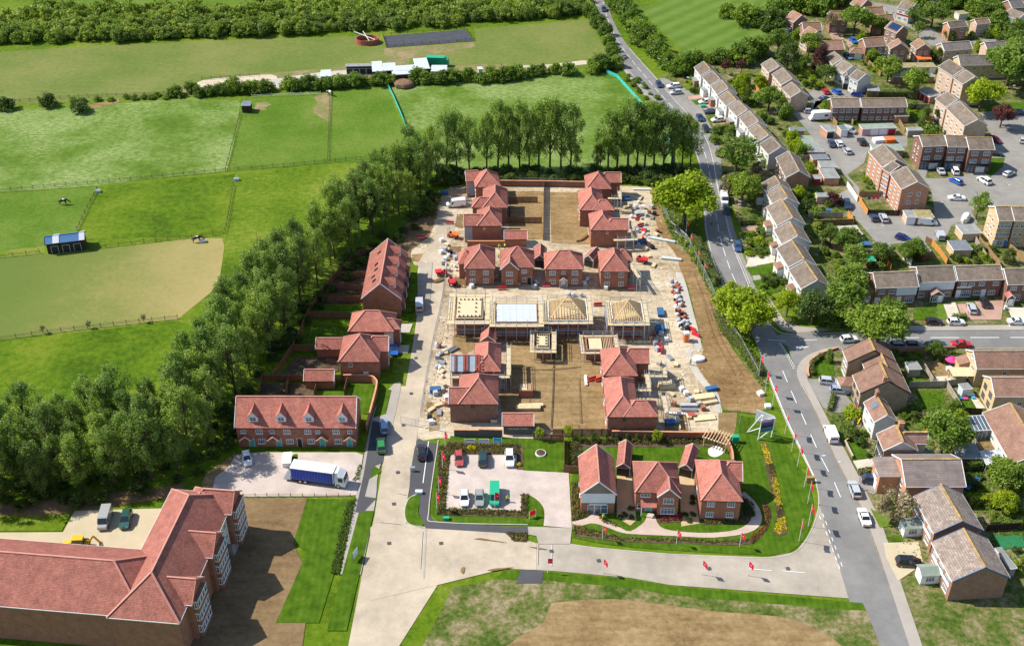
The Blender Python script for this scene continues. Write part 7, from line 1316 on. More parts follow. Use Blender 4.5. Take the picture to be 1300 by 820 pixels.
def vehicle(px,dr,kind,col,label,group=None,name='car',cat='car',z=.12):
 p=P(px);q=P((px[0]+dr[0]*3,px[1]+dr[1]*3));d=q-p;rz=math.atan2(d.y,d.x)
 e=empty(name,(p.x,p.y,z),rz,label,cat,group)
 parts,wh,ty,ri=cached(('car',kind),lambda:car_meshes(kind)if kind in CARS else van_meshes(kind))
 for n,me,loc,pt in parts:
  o=inst(n,me,e,loc)
  if pt:o.color=(*col,1)
 for w_ in wh:o=inst('wheel',ty,e,w_);inst('rim',ri,o)
 return e
def van_meshes(kind):
 L,W,H={'van':(5.2,1.95,2.1),'smallvan':(4.4,1.8,1.85),'minibus':(5.6,1.98,2.3)}[kind];hw=W/2;x0,x1=-L/2,L/2;m=MB();secs=[]
 st=[(x0,.45,H-.1,.94),(x0+.15,.3,H,1),(x1-1.75,.28,H,1),(x1-1.45,.28,H-.1,1),(x1-.75,.3,1.18,.98),(x1-.15,.3,.95,.9),(x1,.4,.75,.8)]
 for x,zl,zt,k in st:w_=hw*k;secs.append([(x,-w_*.97,zl),(x,w_*.97,zl),(x,w_,zl+.5),(x,w_*.9,zt),(x,-w_*.9,zt),(x,-w_,zl+.5)])
 for a,b in zip(secs,secs[1:]):
  for i in range(6):j=(i+1)%6;m.face((a[i],a[j],b[j],b[i])[::-1])
 m.face(secs[0]);m.face(secs[-1][::-1]);body=m.mesh('body','car_paint',uv=False)
 g=MB();za,zb=H-.16,1.24;g.hexa([(x1-.8,-hw*.82,zb-.04),(x1-.78,hw*.82,zb-.04),(x1-1.4,hw*.76,za-.02),(x1-1.42,-hw*.76,za-.02)],[(x1-.7,-hw*.82,zb+.02),(x1-.68,hw*.82,zb+.02),(x1-1.34,hw*.76,za+.05),(x1-1.36,-hw*.76,za+.05)]);ws=g.mesh('windscreen','car_glass',uv=False)
 g=MB()
 for s in(-1,1):g.hexa([(x1-1.75,s*hw*.9,1.1),(x1-1.0,s*hw*.92,1.1),(x1-1.5,s*hw*.88,H-.35),(x1-1.75,s*hw*.88,H-.35)],[(x1-1.75,s*(hw*1.0),1.1),(x1-1.0,s*(hw*1.0),1.1),(x1-1.5,s*(hw*.97),H-.35),(x1-1.75,s*(hw*.97),H-.35)])
 if kind=='minibus':
  for k in range(3):
   for s in(-1,1):xx=x0+.4+k*1.05;g.hexa([(xx,s*hw*.9,1.15),(xx+.9,s*hw*.9,1.15),(xx+.9,s*hw*.86,H-.4),(xx,s*hw*.86,H-.4)],[(xx,s*hw*1.0,1.15),(xx+.9,s*hw*1.0,1.15),(xx+.9,s*hw*.97,H-.4),(xx,s*hw*.97,H-.4)])
 g.box(x0-.02,-hw*.7,1.2,x0+.05,hw*.7,H-.4);sw=g.mesh('side_windows','car_glass',uv=False)
 wr=.34;t=MB();t.cyl((0,-.12,0),(0,.12,0),wr,n=14);ty=t.mesh('wheel','rubber',uv=False);t=MB();t.cyl((0,-.128,0),(0,.128,0),wr*.6,n=10);ri=t.mesh('rim','rim',uv=False)
 t=MB();t.box(-.1,-.15,-.1,.05,.15,.1);hl=t.mesh('headlight','lamp_clear',uv=False);t=MB();t.box(-.03,-.08,-.2,.06,.08,.2);tl=t.mesh('tail_light','lamp_red',uv=False)
 parts=[('body',body,(0,0,0),1),('windscreen',ws,(0,0,0),0),('side_windows',sw,(0,0,0),0)]
 for s in(-1,1):parts+=[('headlight',hl,(x1-.12,s*hw*.6,.75),0),('tail_light',tl,(x0,s*hw*.85,1.0),0)]
 return parts,[(x,y,wr)for x in(x0+L*.2,x1-L*.18)for y in(-hw+.1,hw-.1)],ty,ri
WH,SI,GY,BK,NB,BL,RD,GN=(.8,.8,.8),(.45,.47,.5),(.2,.21,.22),(.015,.015,.018),(.02,.04,.09),(.02,.12,.5),(.5,.02,.03),(.02,.16,.1)
ML='vehicles on or beside the main road';EC='cars in the estate courts';CP='cars in the show home car park'
for px,d,k,c,lab,g in((cC(645,360),(.6,1),'hatch',NB,'dark blue hatchback driving past the meadow on the main road',ML),(cC(705,367),(-1,.1),'estate',WH,'white estate car on the forecourt at the terrace end',ML),(cC(714,393),(-1,.1),'hatch',SI,'silver hatchback beside the white estate on the forecourt',ML),(cC(835,432),(-1,.1),'hatch',WH,'white hatchback on the drive with the green cover',ML),(cC(860,472),(-1,.1),'saloon',NB,'dark saloon on the terrace drive between two lawns',ML),(cC(888,507),(-1,.1),'hatch',WH,'white hatchback on the drive above the front hedge',ML),(cC(815,498),(.6,1),'saloon',NB,'dark blue saloon in the lay-by, before the smaller dark car',ML),(cC(840,545),(.6,1),'hatch',BK,'small dark car further along the lay-by',ML),(cC(767,503),(.7,1),'hatch',RD,'red hatchback half hidden by the poplar clump',ML),(cC(415,46),(.3,1),'hatch',NB,'dark car on the farthest stretch of the main road',ML),(cG(925,95),(.25,1),'saloon',NB,'dark blue saloon waiting behind the white van on the main road',ML),(cG(972,250),(.2,1),'hatch',(.03,.08,.2),'blue hatchback on the main road beside the terrace pavement',ML),(cG(909,16),(.15,1),'hatch',BK,'dark hatchback ahead of the white van on the main road',ML),(cM(374,472),(-.35,-1),'estate',SI,'silver estate car parked on the road, behind the white saloon',ML),(cM(414,587),(-.35,-1),'saloon',WH,'white saloon parked beside the blossom tree',ML),(cM(455,437),(1,.12),'mpv',NB,'dark blue people carrier on the orange brick house drive',ML),(cM(600,777),(1,.05),'mpv',BK,'black car on the sandy drive',ML),(cM(272,24),(1,.1),'estate',SI,'silver estate car on the corner house drive',ML),(cM(312,60),(1,.1),'hatch',(.3,.36,.45),'blue-grey hatchback beside the silver estate at the corner house',ML),(cH(705,563),(1,0),'hatch',BK,'black hatchback parked at the lawn kerb of the side road',ML),(cH(797,563),(1,0),'hatch',WH,'white hatchback parked behind the black one on the side road',ML),(cH(1052,561),(1,0),'saloon',WH,'white saloon parked past the red block drives',ML),(cH(862,506),(-.35,-1),'estate',SI,'silver estate car on the red block drive',ML),(cH(917,483),(-.4,-1),'hatch',BK,'black hatchback on the red block drive',ML),(cH(622,659),(1,0),'hatch',NB,'dark blue hatchback behind the garden wall on the side road',ML),(cH(565,661),(1,0),'estate',(.2,.25,.3),'grey-blue estate car under the overhanging tree',ML),(cH(715,657),(1,0),'saloon',(.02,.05,.05),'dark green saloon parked beside the garden wall',ML),(cH(820,655),(1,0),'saloon',RD,'bright red saloon parked on the side road',ML),(cH(352,634),(1,-.1),'hatch',WH,'white car showing beside the corner house ridge',ML),(cH(455,127),(-.5,-1),'hatch',NB,'dark blue hatchback at the washing line fence',EC),(cH(495,129),(-.5,-1),'estate',SI,'silver estate car at the washing line fence',EC),(cH(577,213),(1,.3),'hatch',(.01,.03,.15),'deep blue hatchback nosed between the garages',EC),(cH(800,46),(-1,-.05),'saloon',WH,'white saloon crossing the estate court',EC),(cD(733,720),(-.6,-1),'saloon',SI,'silver saloon on the drive below the three storey house',EC),(cD(792,720),(-.5,-1),'mpv',WH,'white people carrier on the drive below the garage doors',EC),(cD(797,763),(-1,-.5),'hatch',BL,'bright blue hatchback at the drive mouth',EC),(cD(915,761),(-1,-.6),'suv',WH,'white off-roader beside the corner lawn',EC),(cD(1018,732),(1,-.4),'hatch',SI,'silver hatchback in the shade of the corner lawn',EC),(cD(1074,592),(0,-1),'hatch',SI,'silver hatchback opposite the copper tree',EC),(cD(1066,477),(1,0),'hatch',(.02,.05,.2),'dark blue hatchback past the copper tree',EC),(cD(962,592),(1,.5),'hatch',(.2,.01,.03),'dark red hatchback in the shade of the long block',EC),(cD(965,649),(1,.1),'hatch',BK,'black hatchback in front of the corner three storey house',EC),(cD(280,606),(-.4,-1),'saloon',NB,'dark blue saloon in the garage court, next to two pale cars',EC),(cD(311,606),(-.6,-1),'hatch',WH,'white hatchback in the middle of the garage court',EC),(cD(344,637),(-.8,-1),'hatch',SI,'silver hatchback at the end of the garage court row',EC),(cD(405,599),(-.7,-1),'suv',BK,'black off-roader in front of the garage row',EC),(cD(255,389),(-.7,-1),'hatch',RD,'red hatchback beside the bright blue car',EC),(cD(301,390),(-1,-.7),'hatch',BL,'bright blue hatchback beside the red one',EC),(cD(246,420),(1,-.3),'saloon',NB,'dark saloon at the end of the dark brick terrace',EC),(cD(190,472),(1,0),'hatch',SI,'silver hatchback at the brown blank gable',EC),(cD(713,16),(1,-.2),'saloon',WH,'white saloon among trees at the top of the close',EC),(cD(370,178),(1,.8),'hatch',BL,'blue car under the large round tree of the close',EC),(cD(350,245),(1,.6),'hatch',(.1,.2,.4),'blue car on the drive behind the white trio',EC),(cD(388,404),(1,.2),'hatch',(.01,.03,.2),'dark blue car hidden behind the dark brick terrace',EC),(cH(345,75),(.3,1),'suv',NB,'dark car in the lane by the garden hedge',EC),(cJ(210,345),(.2,1),'hatch',WH,'white hatchback in front of the dormer terrace',None),(cK(272,345),(.06,1),'hatch',(.4,.07,.05),'red hatchback in the show home car park',CP),(cK(372,345),(.05,-1),'suv',(.02,.05,.05),'dark green off-roader in the show home car park',CP),(cK(482,345),(.02,1),'suv',WH,'white off-roader at the yellow bush in the show home car park',CP),(cK(294,510),(0,1),'hatch',WH,'white hatchback with a red striped roof in the show home car park',CP),(cK(357,510),(0,1),'hatch',(.28,.29,.27),'grey hatchback in the show home car park',CP),(cJ(780,210),(-.12,-1),'estate',(.22,.35,.5),'pale blue estate car beside the dormer terrace wall',None),(cJ(768,290),(-.08,-1),'suv',(.03,.2,.05),'green car parked behind the pale blue estate',None),(cJ(936,318),(-.12,-1),'suv',BK,'black off-roader in the bay at the estate entrance',None),(cF(592,678),(.1,1),'hatch',BL,'blue car on the hipped house drive',None),(cI(527,600),(-.25,1),'suv',(.02,.08,.07),'dark green off-roader in the apartment yard',None)):
 vehicle(px,d,k,c,lab,g,{'hatch':'hatchback_car','saloon':'saloon_car','estate':'estate_car','suv':'off_roader','mpv':'people_carrier'}[k])
for px,d,k,c,lab in((cG(915,52),(.2,1),'van',WH,'white van on the main road beside the big lime-green tree'),(cM(275,243),(-.4,-1),'van',WH,'white van parked by the cottage hedge'),(cH(676,148),(1,.05),'van',WH,'white van beside the mossy garage'),(cH(730,203),(-.4,-1),'smallvan',SI,'silver van in front of the blue-grey roofed outbuilding'),(cF(697,492),(-.05,-1),'van',SI,'silver van on the left estate road, below the gabled terrace'),(cF(850,72),(-1,.1),'van',WH,'white site van at the back plots'),(cK(420,500),(0,1),'van',(.02,.38,.2),'green van in the show home car park'),(cI(440,598),(-.3,1),'van',(.34,.34,.33),'grey van in the apartment yard'),(cD(353,553),(1,.3),'smallvan',SI,'silver van between the single garages')):
 vehicle(px,d,k,c,lab,None,'van','van')
 # motorhome, truck, horsebox, digger
def place(name,px,dr,label,cat,z=.12,group=None):
 p=P(px);q=P((px[0]+dr[0]*3,px[1]+dr[1]*3));d=q-p;return empty(name,(p.x,p.y,z),math.atan2(d.y,d.x),label,cat,group)
def wheels(e,xs,hw,r=.45,w=.3):
 ty=cached(('wh',r,w),lambda:(lambda t:(t.cyl((0,-w/2,0),(0,w/2,0),r,n=16),t.mesh('wheel','rubber',uv=False))[1])(MB()));ri=cached(('ri',r,w),lambda:(lambda t:(t.cyl((0,-w/2-.02,0),(0,w/2+.02,0),r*.58,n=12),t.mesh('rim','rim',uv=False))[1])(MB()))
 for x in xs:
  for s in(-1,1):o=inst('wheel',ty,e,(x,s*(hw-w/2),r));inst('rim',ri,o)
e=place('curtain_lorry',cJ(515,432),(1,.13),'white roofed lorry with blue curtain sides in the car court','lorry')
wheels(e,(-3.6,-2.6,3.9),1.2,.48)
m=MB();m.box(-5.4,-1.1,.75,4.9,1.1,1.0);m.build('chassis','black_plastic',e);m=MB();m.box(-5.3,-1.25,1.05,3.1,1.25,3.6);m.build('cargo_body','white_paint',e);m=MB();m.box(-5.35,-1.28,3.6,3.15,1.28,3.72);m.build('cargo_roof','white_paint',e)
for s in(-1,1):
 m=MB();n=14
 for i in range(n):x=-5.2+8.2*i/n;m.box(x,s*1.252 if s>0 else-1.285,1.1,x+8.2/n-.03,s*1.285 if s>0 else-1.252,3.5)
 m.build('side_curtain','curtain_blue',e)
m=MB();m.hexa([(3.3,-1.2,.5),(5.3,-1.2,.5),(5.3,1.2,.5),(3.3,1.2,.5)],[(3.3,-1.15,2.9),(5.05,-1.15,2.8),(5.05,1.15,2.8),(3.3,1.15,2.9)]);cab=m.build('cab','bag_white',e);m=MB();m.hexa([(5.14,-1.02,1.55),(5.22,-1.02,1.55),(5.22,1.02,1.55),(5.14,1.02,1.55)],[(5.0,-.98,2.6),(5.12,-.98,2.6),(5.12,.98,2.6),(5.0,.98,2.6)]);m.build('windscreen','car_glass',cab)
m=MB()
for s in(-1,1):m.hexa([(4.0,s*1.12,1.6),(4.9,s*1.12,1.6),(4.85,s*1.1,2.5),(4.0,s*1.1,2.5)],[(4.0,s*1.2,1.6),(4.9,s*1.2,1.6),(4.85,s*1.18,2.5),(4.0,s*1.18,2.5)])
m.build('side_window','car_glass',cab);m=MB();m.hexa([(3.35,-1.1,2.9),(4.9,-1.1,2.85),(4.9,1.1,2.85),(3.35,1.1,2.9)],[(3.35,-1.0,3.6),(3.9,-.9,3.5),(3.9,.9,3.5),(3.35,1.0,3.6)]);m.build('wind_deflector','bag_white',cab)
m=MB();m.box(-6.9,-1.1,.5,-5.5,1.1,.65);m.box(-5.52,-1.15,.5,-5.42,1.15,1.6);m.build('tail_lift','steel',e)
for s in(-1,1):m=MB();m.box(5.25,s*.85-.2,.75,5.36,s*.85+.2,.95);m.build('headlight','lamp_clear',e)
e=place('motorhome',cD(230,500),(-1,.05),'white motorhome at the end of the dark brick terrace','motorhome');wheels(e,(-1.8,2.0),1.05,.34,.24)
m=MB();m.box(-3.1,-1.1,.5,1.6,1.1,2.8);m.hexa([(1.6,-1.1,1.7),(2.7,-1.0,1.9),(2.7,1.0,1.9),(1.6,1.1,1.7)],[(1.6,-1.1,2.8),(2.5,-.95,2.6),(2.5,.95,2.6),(1.6,1.1,2.8)]);m.build('body','white_paint',e);m=MB();m.hexa([(1.6,-1,.4),(3.3,-.95,.4),(3.3,.95,.4),(1.6,1,.4)],[(1.6,-1,1.69),(2.5,-.9,1.69),(2.5,.9,1.69),(1.6,1,1.69)]);m.build('cab','white_paint',e);m=MB();m.box(-2.2,-1.12,1.4,-1.0,-1.09,2.1);m.box(0,-1.12,1.4,1.0,-1.09,2.1);m.box(-2.2,1.09,1.4,-1.0,1.12,2.1);m.build('side_window','car_glass',e)
e=place('horsebox',t7(805,318),(1,.03),'green horsebox behind the white stable roofs','horsebox');wheels(e,(-2.2,2.4),1.2,.45)
m=MB();m.box(-4,-1.2,.7,2.4,1.2,3.2);m.build('body','plastic_green',e);m=MB();m.hexa([(2.4,-1.15,.5),(3.8,-1.15,.5),(3.8,1.15,.5),(2.4,1.15,.5)],[(2.4,-1.1,2.6),(3.4,-1.1,2.5),(3.4,1.1,2.5),(2.4,1.1,2.6)]);m.build('cab','plastic_green',e)
e=place('backhoe_digger',cI(325,712),(-1,.05),'yellow digger behind the apartment roof','digger');wheels(e,(-1.4,),1.1,.75,.45);wheels(e,(1.3,),1.0,.5,.35)
m=MB();m.box(-2.0,-.6,.7,2.2,.6,1.5);m.hexa([(.7,-.5,1.5),(2.2,-.5,1.5),(2.2,.5,1.5),(.7,.5,1.5)],[(.7,-.45,2.0),(2.1,-.4,1.85),(2.1,.4,1.85),(.7,.45,2.0)]);m.build('body','digger_yellow',e);m=MB();m.hexa([(-1.4,-.65,1.5),(.6,-.65,1.5),(.6,.65,1.5),(-1.4,.65,1.5)],[(-1.3,-.6,2.7),(.4,-.6,2.7),(.4,.6,2.7),(-1.3,.6,2.7)]);cb=m.build('cab_glass','car_glass',e);m=MB();m.box(-1.4,-.66,2.7,.5,.66,2.8);m.build('cab_roof','digger_yellow',cb)
m=MB();m.bar((-2.0,0,1.2),(-3.2,0,3.0),.25,.3);m.bar((-3.2,0,3.0),(-4.2,0,1.2),.22,.26);m.build('boom','digger_yellow',e);m=MB();m.hexa([(-4.5,-.35,.3),(-3.9,-.35,.4),(-3.9,.35,.4),(-4.5,.35,.3)],[(-4.4,-.35,1.2),(-4.0,-.35,1.3),(-4.0,.35,1.3),(-4.4,.35,1.2)]);m.build('bucket','steel',e);m=MB();m.bar((2.0,.5,1.2),(3.2,.5,.5),.15);m.bar((2.0,-.5,1.2),(3.2,-.5,.5),.15);m.hexa([(3.1,-1.1,.1),(3.9,-1.1,.1),(3.9,1.1,.1),(3.1,1.1,.1)],[(3.1,-1.1,.9),(3.4,-1.1,.9),(3.4,1.1,.9),(3.1,1.1,.9)]);m.build('loader','digger_yellow',e)
def small_machine(px,dr,mat,label,name,cat):
 e=place(name,px,dr,label,cat);wheels(e,(-.9,.9),.75,.4,.25);m=MB();m.box(-1.3,-.5,.5,.3,.5,1.1);m.build('body',mat,e);m=MB();m.hexa([(.2,-.6,.7),(1.3,-.6,.7),(1.3,.6,.7),(.2,.6,.7)],[(0,-.75,1.45),(1.7,-.75,1.35),(1.7,.75,1.35),(0,.75,1.45)]);m.build('skip',mat,e);m=MB();m.box(-1.2,-.5,1.1,-1.12,-.42,2.3);m.box(-1.2,.42,1.1,-1.12,.5,2.3);m.box(-1.2,-.5,2.3,-1.12,.5,2.38);m.build('roll_bar','steel',e);m=MB();m.box(-.9,-.25,1.1,-.4,.25,1.5);m.build('seat','black_plastic',e)
small_machine(s1(238,695),(1,.3),'plastic_orange','orange dumper beside the grey boarded house','dumper','dumper');small_machine(s3(145,340),(-1,.1),'plastic_red','red mixer beside the small soil heap on the left road','mixer','mixer');small_machine(s3(228,415),(.3,1),'plastic_red','red dumper at the soil plot of the end house','dumper','dumper');small_machine(s4(850,225),(1,.4),'plastic_red','red and white machine beside the four-window house','dumper','dumper')
# ------------------------------------------------------------------ flags, signs, lamp posts
def flag(px,label,h=5.4,ang=0.0,w=1.1,fh=1.5,col='flag_red',group='red sales flags',drop=.1):
 p=P(px);e=empty('flag_pole',(p.x,p.y,.05),ang,label,'flag',group)
 inst('pole',cached(('fpole',h),lambda:(lambda m:(m.cyl((0,0,0),(0,0,h),.05,.035,6),m.mesh('pole','white_paint'))[1])(MB())),e)
 def mk():
  m=MB();n=6
  for i in range(n):
   x0,x1=.04+w*i/n,.04+w*(i+1)/n;y=lambda x:.07*math.sin(x*5)*x
   m.face(((x0,y(x0),h-fh-x0*drop),(x1,y(x1),h-fh-x1*drop),(x1,y(x1),h-.05-x1*drop),(x0,y(x0),h-.05-x0*drop)))
   m.face(((x0,y(x0)+.008,h-fh-x0*drop),(x0,y(x0)+.008,h-.05-x0*drop),(x1,y(x1)+.008,h-.05-x1*drop),(x1,y(x1)+.008,h-fh-x1*drop)))
  return m.mesh('flag',col)
 f=inst('flag',cached(('flag',h,w,fh,col,drop),mk),e)
 def emb():
  m=MB();m.box(.3,-.03,h-fh*.58,.7,-.02,h-fh*.53);return m.mesh('flag_print','flag_white')
 inst('flag_print',cached(('femb',h,fh),emb),f);return e
zz=cr(960,500,4.1)
for i,b in enumerate(((148,210),(183,300),(213,380),(249,485),(267,570),(270,690),(222,768))):flag(zz(*b),'red flag on a white pole along the main road lawn',5.6,-1.75+.1*(i%3),1.7,1.1,group='flags beside the main road',drop=.0)
for b in((212,672),(783,702),(520,692)):flag(cL(*b),'red flag on a white pole on the show home lawn',3.6,-.95,1.0,1.1,group='flags on the show home lawn')
for b in((215,812),(625,818),(815,822)):flag(cL(*b),'red flag on a white pole across the bottom road',3.6,-.95,1.1,1.2,group='flags across the bottom road')
for b in((180,548),(188,480),(203,378),(214,292)):flag(cK(*b),'red flag on a white pole between the entrance path and the car park',4.4,-.9,1.0,1.7,group='flags at the car park')
flag(cK(421,548),'red flag pole behind the green van',4.4,-.2,.8,1.6);flag(cK(640,812),'red flag on the corner of the bottom road verge',3.6,.1,.8,1.2)
for b in((755,205),(772,265),(803,335),(828,385)):flag(cG(*b),'red flag on a pole along the upper site fence',5.4,-1.4,1.2,1.1,group='flags along the upper site fence')
flag(t6(447,200),'red flag beside the spoil bank mesh block',6,-1.3,1.0,1.5);flag(t6(378,80),'red flag on the spoil bank',6,-1.3,1.0,1.5);flag(cG(1060,770),'red flag at the lower end of the site fence',5.0,-1.3,1.0,1.4)
for k,px in enumerate((t6(447,205),t6(378,82))):
 p=P(px);m=MB();m.box(-.6,-.6,0,.6,.6,.7);o=m.build('ballast_block','bag_white',None,(p.x-.9,p.y,.05),.4*k);tag(o,'white ballast bag at the foot of a flag on the spoil bank','ballast','ballast bags')
 # big V-shaped sales sign
b1,b2,b3=P(t6(315,512)),P(t6(440,488)),P(t6(212,438));e=empty('sales_sign',(b1.x,b1.y,0),0,'tall white framed sales sign with a colourful board on the show lawn','sign')
o0=Vector((b1.x,b1.y,0));q1_,q2_,q3_=b1-o0,b2-o0,b3-o0
HB_=6.2;m=MB();m.cyl(q1_,q1_+Vector((.3,.2,HB_)),.13,n=6);m.build('post','white_paint',e);m=MB();m.cyl(q2_,q2_+Vector((.2,.2,HB_-1.2)),.13,n=6);m.build('post','white_paint',e);m=MB();m.cyl(q3_,q1_+Vector((.2,.4,HB_)),.13,n=6);m.build('strut','white_paint',e);m=MB();m.cyl(q3_,q2_+Vector((0,2.2,1.5)),.1,n=6);m.build('strut','white_paint',e);m=MB();m.cyl(q1_+Vector((0,0,.2)),q2_+Vector((0,0,2.4)),.09,n=6);m.build('brace','white_paint',e)
u=(q2_-q1_).normalized();nrm=Vector((u.y,-u.x,0));Wb=(q2_-q1_).length
bands=[('cushion_pink',4.45,5.1),('sign_blue',3.75,4.45),('navy_cloth',3.3,3.75),('soil_brown',2.9,3.3),('plastic_green',2.6,2.9),('sign_blue',2.1,2.6)]
m=MB();A_=q1_+nrm*.16;m.hexa([A_+Vector((0,0,2.05)),A_+u*Wb+Vector((0,0,2.05)),A_+u*Wb-nrm*.1+Vector((0,0,2.05)),A_-nrm*.1+Vector((0,0,2.05))],[A_+Vector((0,0,5.15)),A_+u*Wb+Vector((0,0,5.15)),A_+u*Wb-nrm*.1+Vector((0,0,5.15)),A_-nrm*.1+Vector((0,0,5.15))]);brd=m.build('board','white_paint',e)
for mt,z0,z1 in bands:
 m=MB();B_=q1_+nrm*.163+u*.1;m.face([B_+nrm*.003+Vector((0,0,z0)),B_+nrm*.003+u*(Wb-.2)+Vector((0,0,z0)),B_+nrm*.003+u*(Wb-.2)+Vector((0,0,z1)),B_+nrm*.003+Vector((0,0,z1))]);m.build('printed_band',mt,brd)
for k in range(9):m=MB();B_=q1_+nrm*.168+u*(.3+k*(Wb-.8)/9);m.face([B_+Vector((0,0,4.65)),B_+u*.22+Vector((0,0,4.65)),B_+u*.22+Vector((0,0,4.9)),B_+Vector((0,0,4.9))]);m.build('lettering','flag_white',brd)
m=MB();A_=q1_+Vector((-.6,2.2,0));C_=q2_+Vector((.1,.3,0));T_=Vector((.06,.1,0));m.hexa([A_+Vector((0,0,3.2)),C_+Vector((0,0,3.6)),C_+T_+Vector((0,0,3.6)),A_+T_+Vector((0,0,3.2))],[A_+Vector((0,0,6.0)),C_+Vector((0,0,5.2)),C_+T_+Vector((0,0,5.2)),A_+T_+Vector((0,0,6.0))]);m.build('rear_board','white_paint',e)
# three sale boards
for k,(x,mt,top,lab)in enumerate(((387,'sign_pale','sign_blue','low pale sale board on two posts, first from the estate entrance'),(509,'sign_pale','grey_clad','low grey-blue sale board on two posts, between two others'),(626,'sign_cyan','plastic_green','taller cyan sale board on two posts beside the lettered wall'))):
 p=P(s7(x,526));e=empty('sale_board',(p.x,p.y,.03),0,lab,'sign','sale boards on the lawn');w_=1.9 if k<2 else 1.6;h0,h1=(1.0,1.9)if k<2 else(.9,2.2)
 for s in(-1,1):m=MB();m.box(s*w_/2-.05,-.05,0,s*w_/2+.05,.05,h1+.1);m.build('post','white_paint',e)
 m=MB();m.box(-w_/2+.051,-.03,h0,w_/2-.051,.03,h1);b_=m.build('board',mt,e);m=MB();m.box(-w_/2+.12,-.036,h1-.36,w_/2-.12,-.031,h1-.1);m.build('heading_band',top,b_)
 m=MB()
 for j in range(3):m.box(-w_/2+.2,-.036,h0+.12+.15*j,w_/2-.3-.2*j,-.031,h0+.19+.15*j)
 m.build('print_lines','white_paint',b_)
 # lettering on the garage wall
def text_on(body,size,loc,rz,mat,parent=None,label=None):
 cu=bpy.data.curves.new('lettering','FONT');cu.body=body;cu.size=size;cu.align_x='CENTER';cu.extrude=.01
 tmp=bpy.data.objects.new('tmp_text',cu);COL.objects.link(tmp);dg=bpy.context.evaluated_depsgraph_get();me=bpy.data.meshes.new_from_object(tmp.evaluated_get(dg));bpy.data.objects.remove(tmp)
 me.materials.clear();me.materials.append(M[mat]);o=bpy.data.objects.new('lettering',me);o.rotation_euler=(math.pi/2,0,rz);o.location=loc;return link(o,parent)
for o in list(SC.objects):
 if o.get('label','').startswith('red garage behind the dark entrance wall'):
  Lg=max(c.dimensions.x for c in o.children);text_on('MANSEL PARK',.62,(Lg/2,.2,1.35),0,'stone_white',o)
  # sign with yellow tape at lower left, road sign in car park exit
p=P(cJ(662,755));e=empty('banner_frame',(p.x,p.y,.03),1.2,'pale banner in a steel frame on the left verge','sign');m=MB()
for x in(-.9,.9):m.box(x-.04,-.04,0,x+.04,.04,2.4)
m.build('frame','steel',e);m=MB();m.box(-.85,-.02,.8,.85,.02,2.3);m.build('banner','sign_pale',e)
p=P(cK(577,580));e=empty('entrance_sign',(p.x,p.y,.03),.5,'red and white sign board at the car park exit','sign');m=MB();m.box(-.7,-.03,.6,.7,.03,1.7);m.build('board','flag_red',e);m=MB()
for x in(-.66,.66):m.box(x-.04,-.09,0,x+.04,-.031,1.8)
m.build('posts','white_paint',e)
def lamp(px,h=7,label='',ang=0):
 p=P(px);e=empty('street_lamp',(p.x,p.y,.05),ang,label,'street lamp','street lamps');inst('column',cached(('lcol',h),lambda:(lambda m:(m.cyl((0,0,0),(0,0,1.2),.1,n=8),m.cyl((0,0,1.2),(0,0,h),.06,.045,8),m.mesh('column','galvanised'))[1])(MB())),e)
 a=inst('arm',cached(('larm',h),lambda:(lambda m:(m.bar((0,0,h),(.7,0,h+.12),.06),m.mesh('arm','galvanised'))[1])(MB())),e);inst('lantern',cached(('llan',h),lambda:(lambda m:(m.hexa([(.5,-.12,h+.05),(1.15,-.12,h+.1),(1.15,.12,h+.1),(.5,.12,h+.05)],[(.55,-.08,h+.2),(1.1,-.08,h+.22),(1.1,.08,h+.22),(.55,.08,h+.2)]),m.mesh('lantern','bag_white'))[1])(MB())),a)
for c,zl in((r1,((330,420),(420,380),(480,400),(560,470),(640,620),(610,600),(700,640),(820,590),(480,330),(620,330))),(r2,((560,150),(600,210),(640,260),(700,380),(600,620),(700,700),(260,380),(330,330),(200,520),(230,620))),(r5,((60,440),(320,490),(420,470),(560,430),(700,430),(880,380),(1000,330),(460,330),(640,330),(1060,250),(950,290),(770,320))),(r4,((200,330),(240,560),(560,240),(740,350),(560,620),(820,520),(900,560),(1000,640),(60,650),(330,700)))):
 for x,y in zl:tree(c(x,y),'bush',rb.uniform(3,5.5),'leafy garden tree between the older houses','garden trees between the older houses',rb.choice(['leaf_mid','leaf_mid','leaf_dark','leaf_lime']),.9)
for px,h,lab,a in((cG(982,150),6,'street lamp on the terrace pavement',3.1),(cG(1032,665),6.5,'street lamp at the lower site hedge',0),(cH(335,560),6,'street lamp at the corner garden',-1.5),(cH(995,690),7,'street lamp behind the garden wall on the side road',1.5),(zz(300,470),7,'street lamp with a long shadow at the show lawn kerb',0),(r1(30,400),6,'street lamp at the playing field end of the terrace',3.1),(r1(893,530),6,'street lamp at the brown blank gable',0),(r8(862,530),5.5,'street lamp behind the white van in the court',0),(r8(372,730),5.5,'street lamp in the middle of the estate court',0),(r2(130,800),6,'street lamp beside the feathery tree pavement',3.1),(cC(650,325),6.5,'street lamp among the roadside trees',3.1),(r7(935,235),7,'white street lamp on the green',0),(r6(600,170),6,'street lamp at the long clipped hedge',0),(q1(890,270),6,'street lamp behind the yellow block',0),(cC(770,400),6,'street lamp at the terrace forecourt',3.1),(q6(165,575),6,'street lamp standing by the silver estate car',3.1)):lamp(px,h,lab,a)
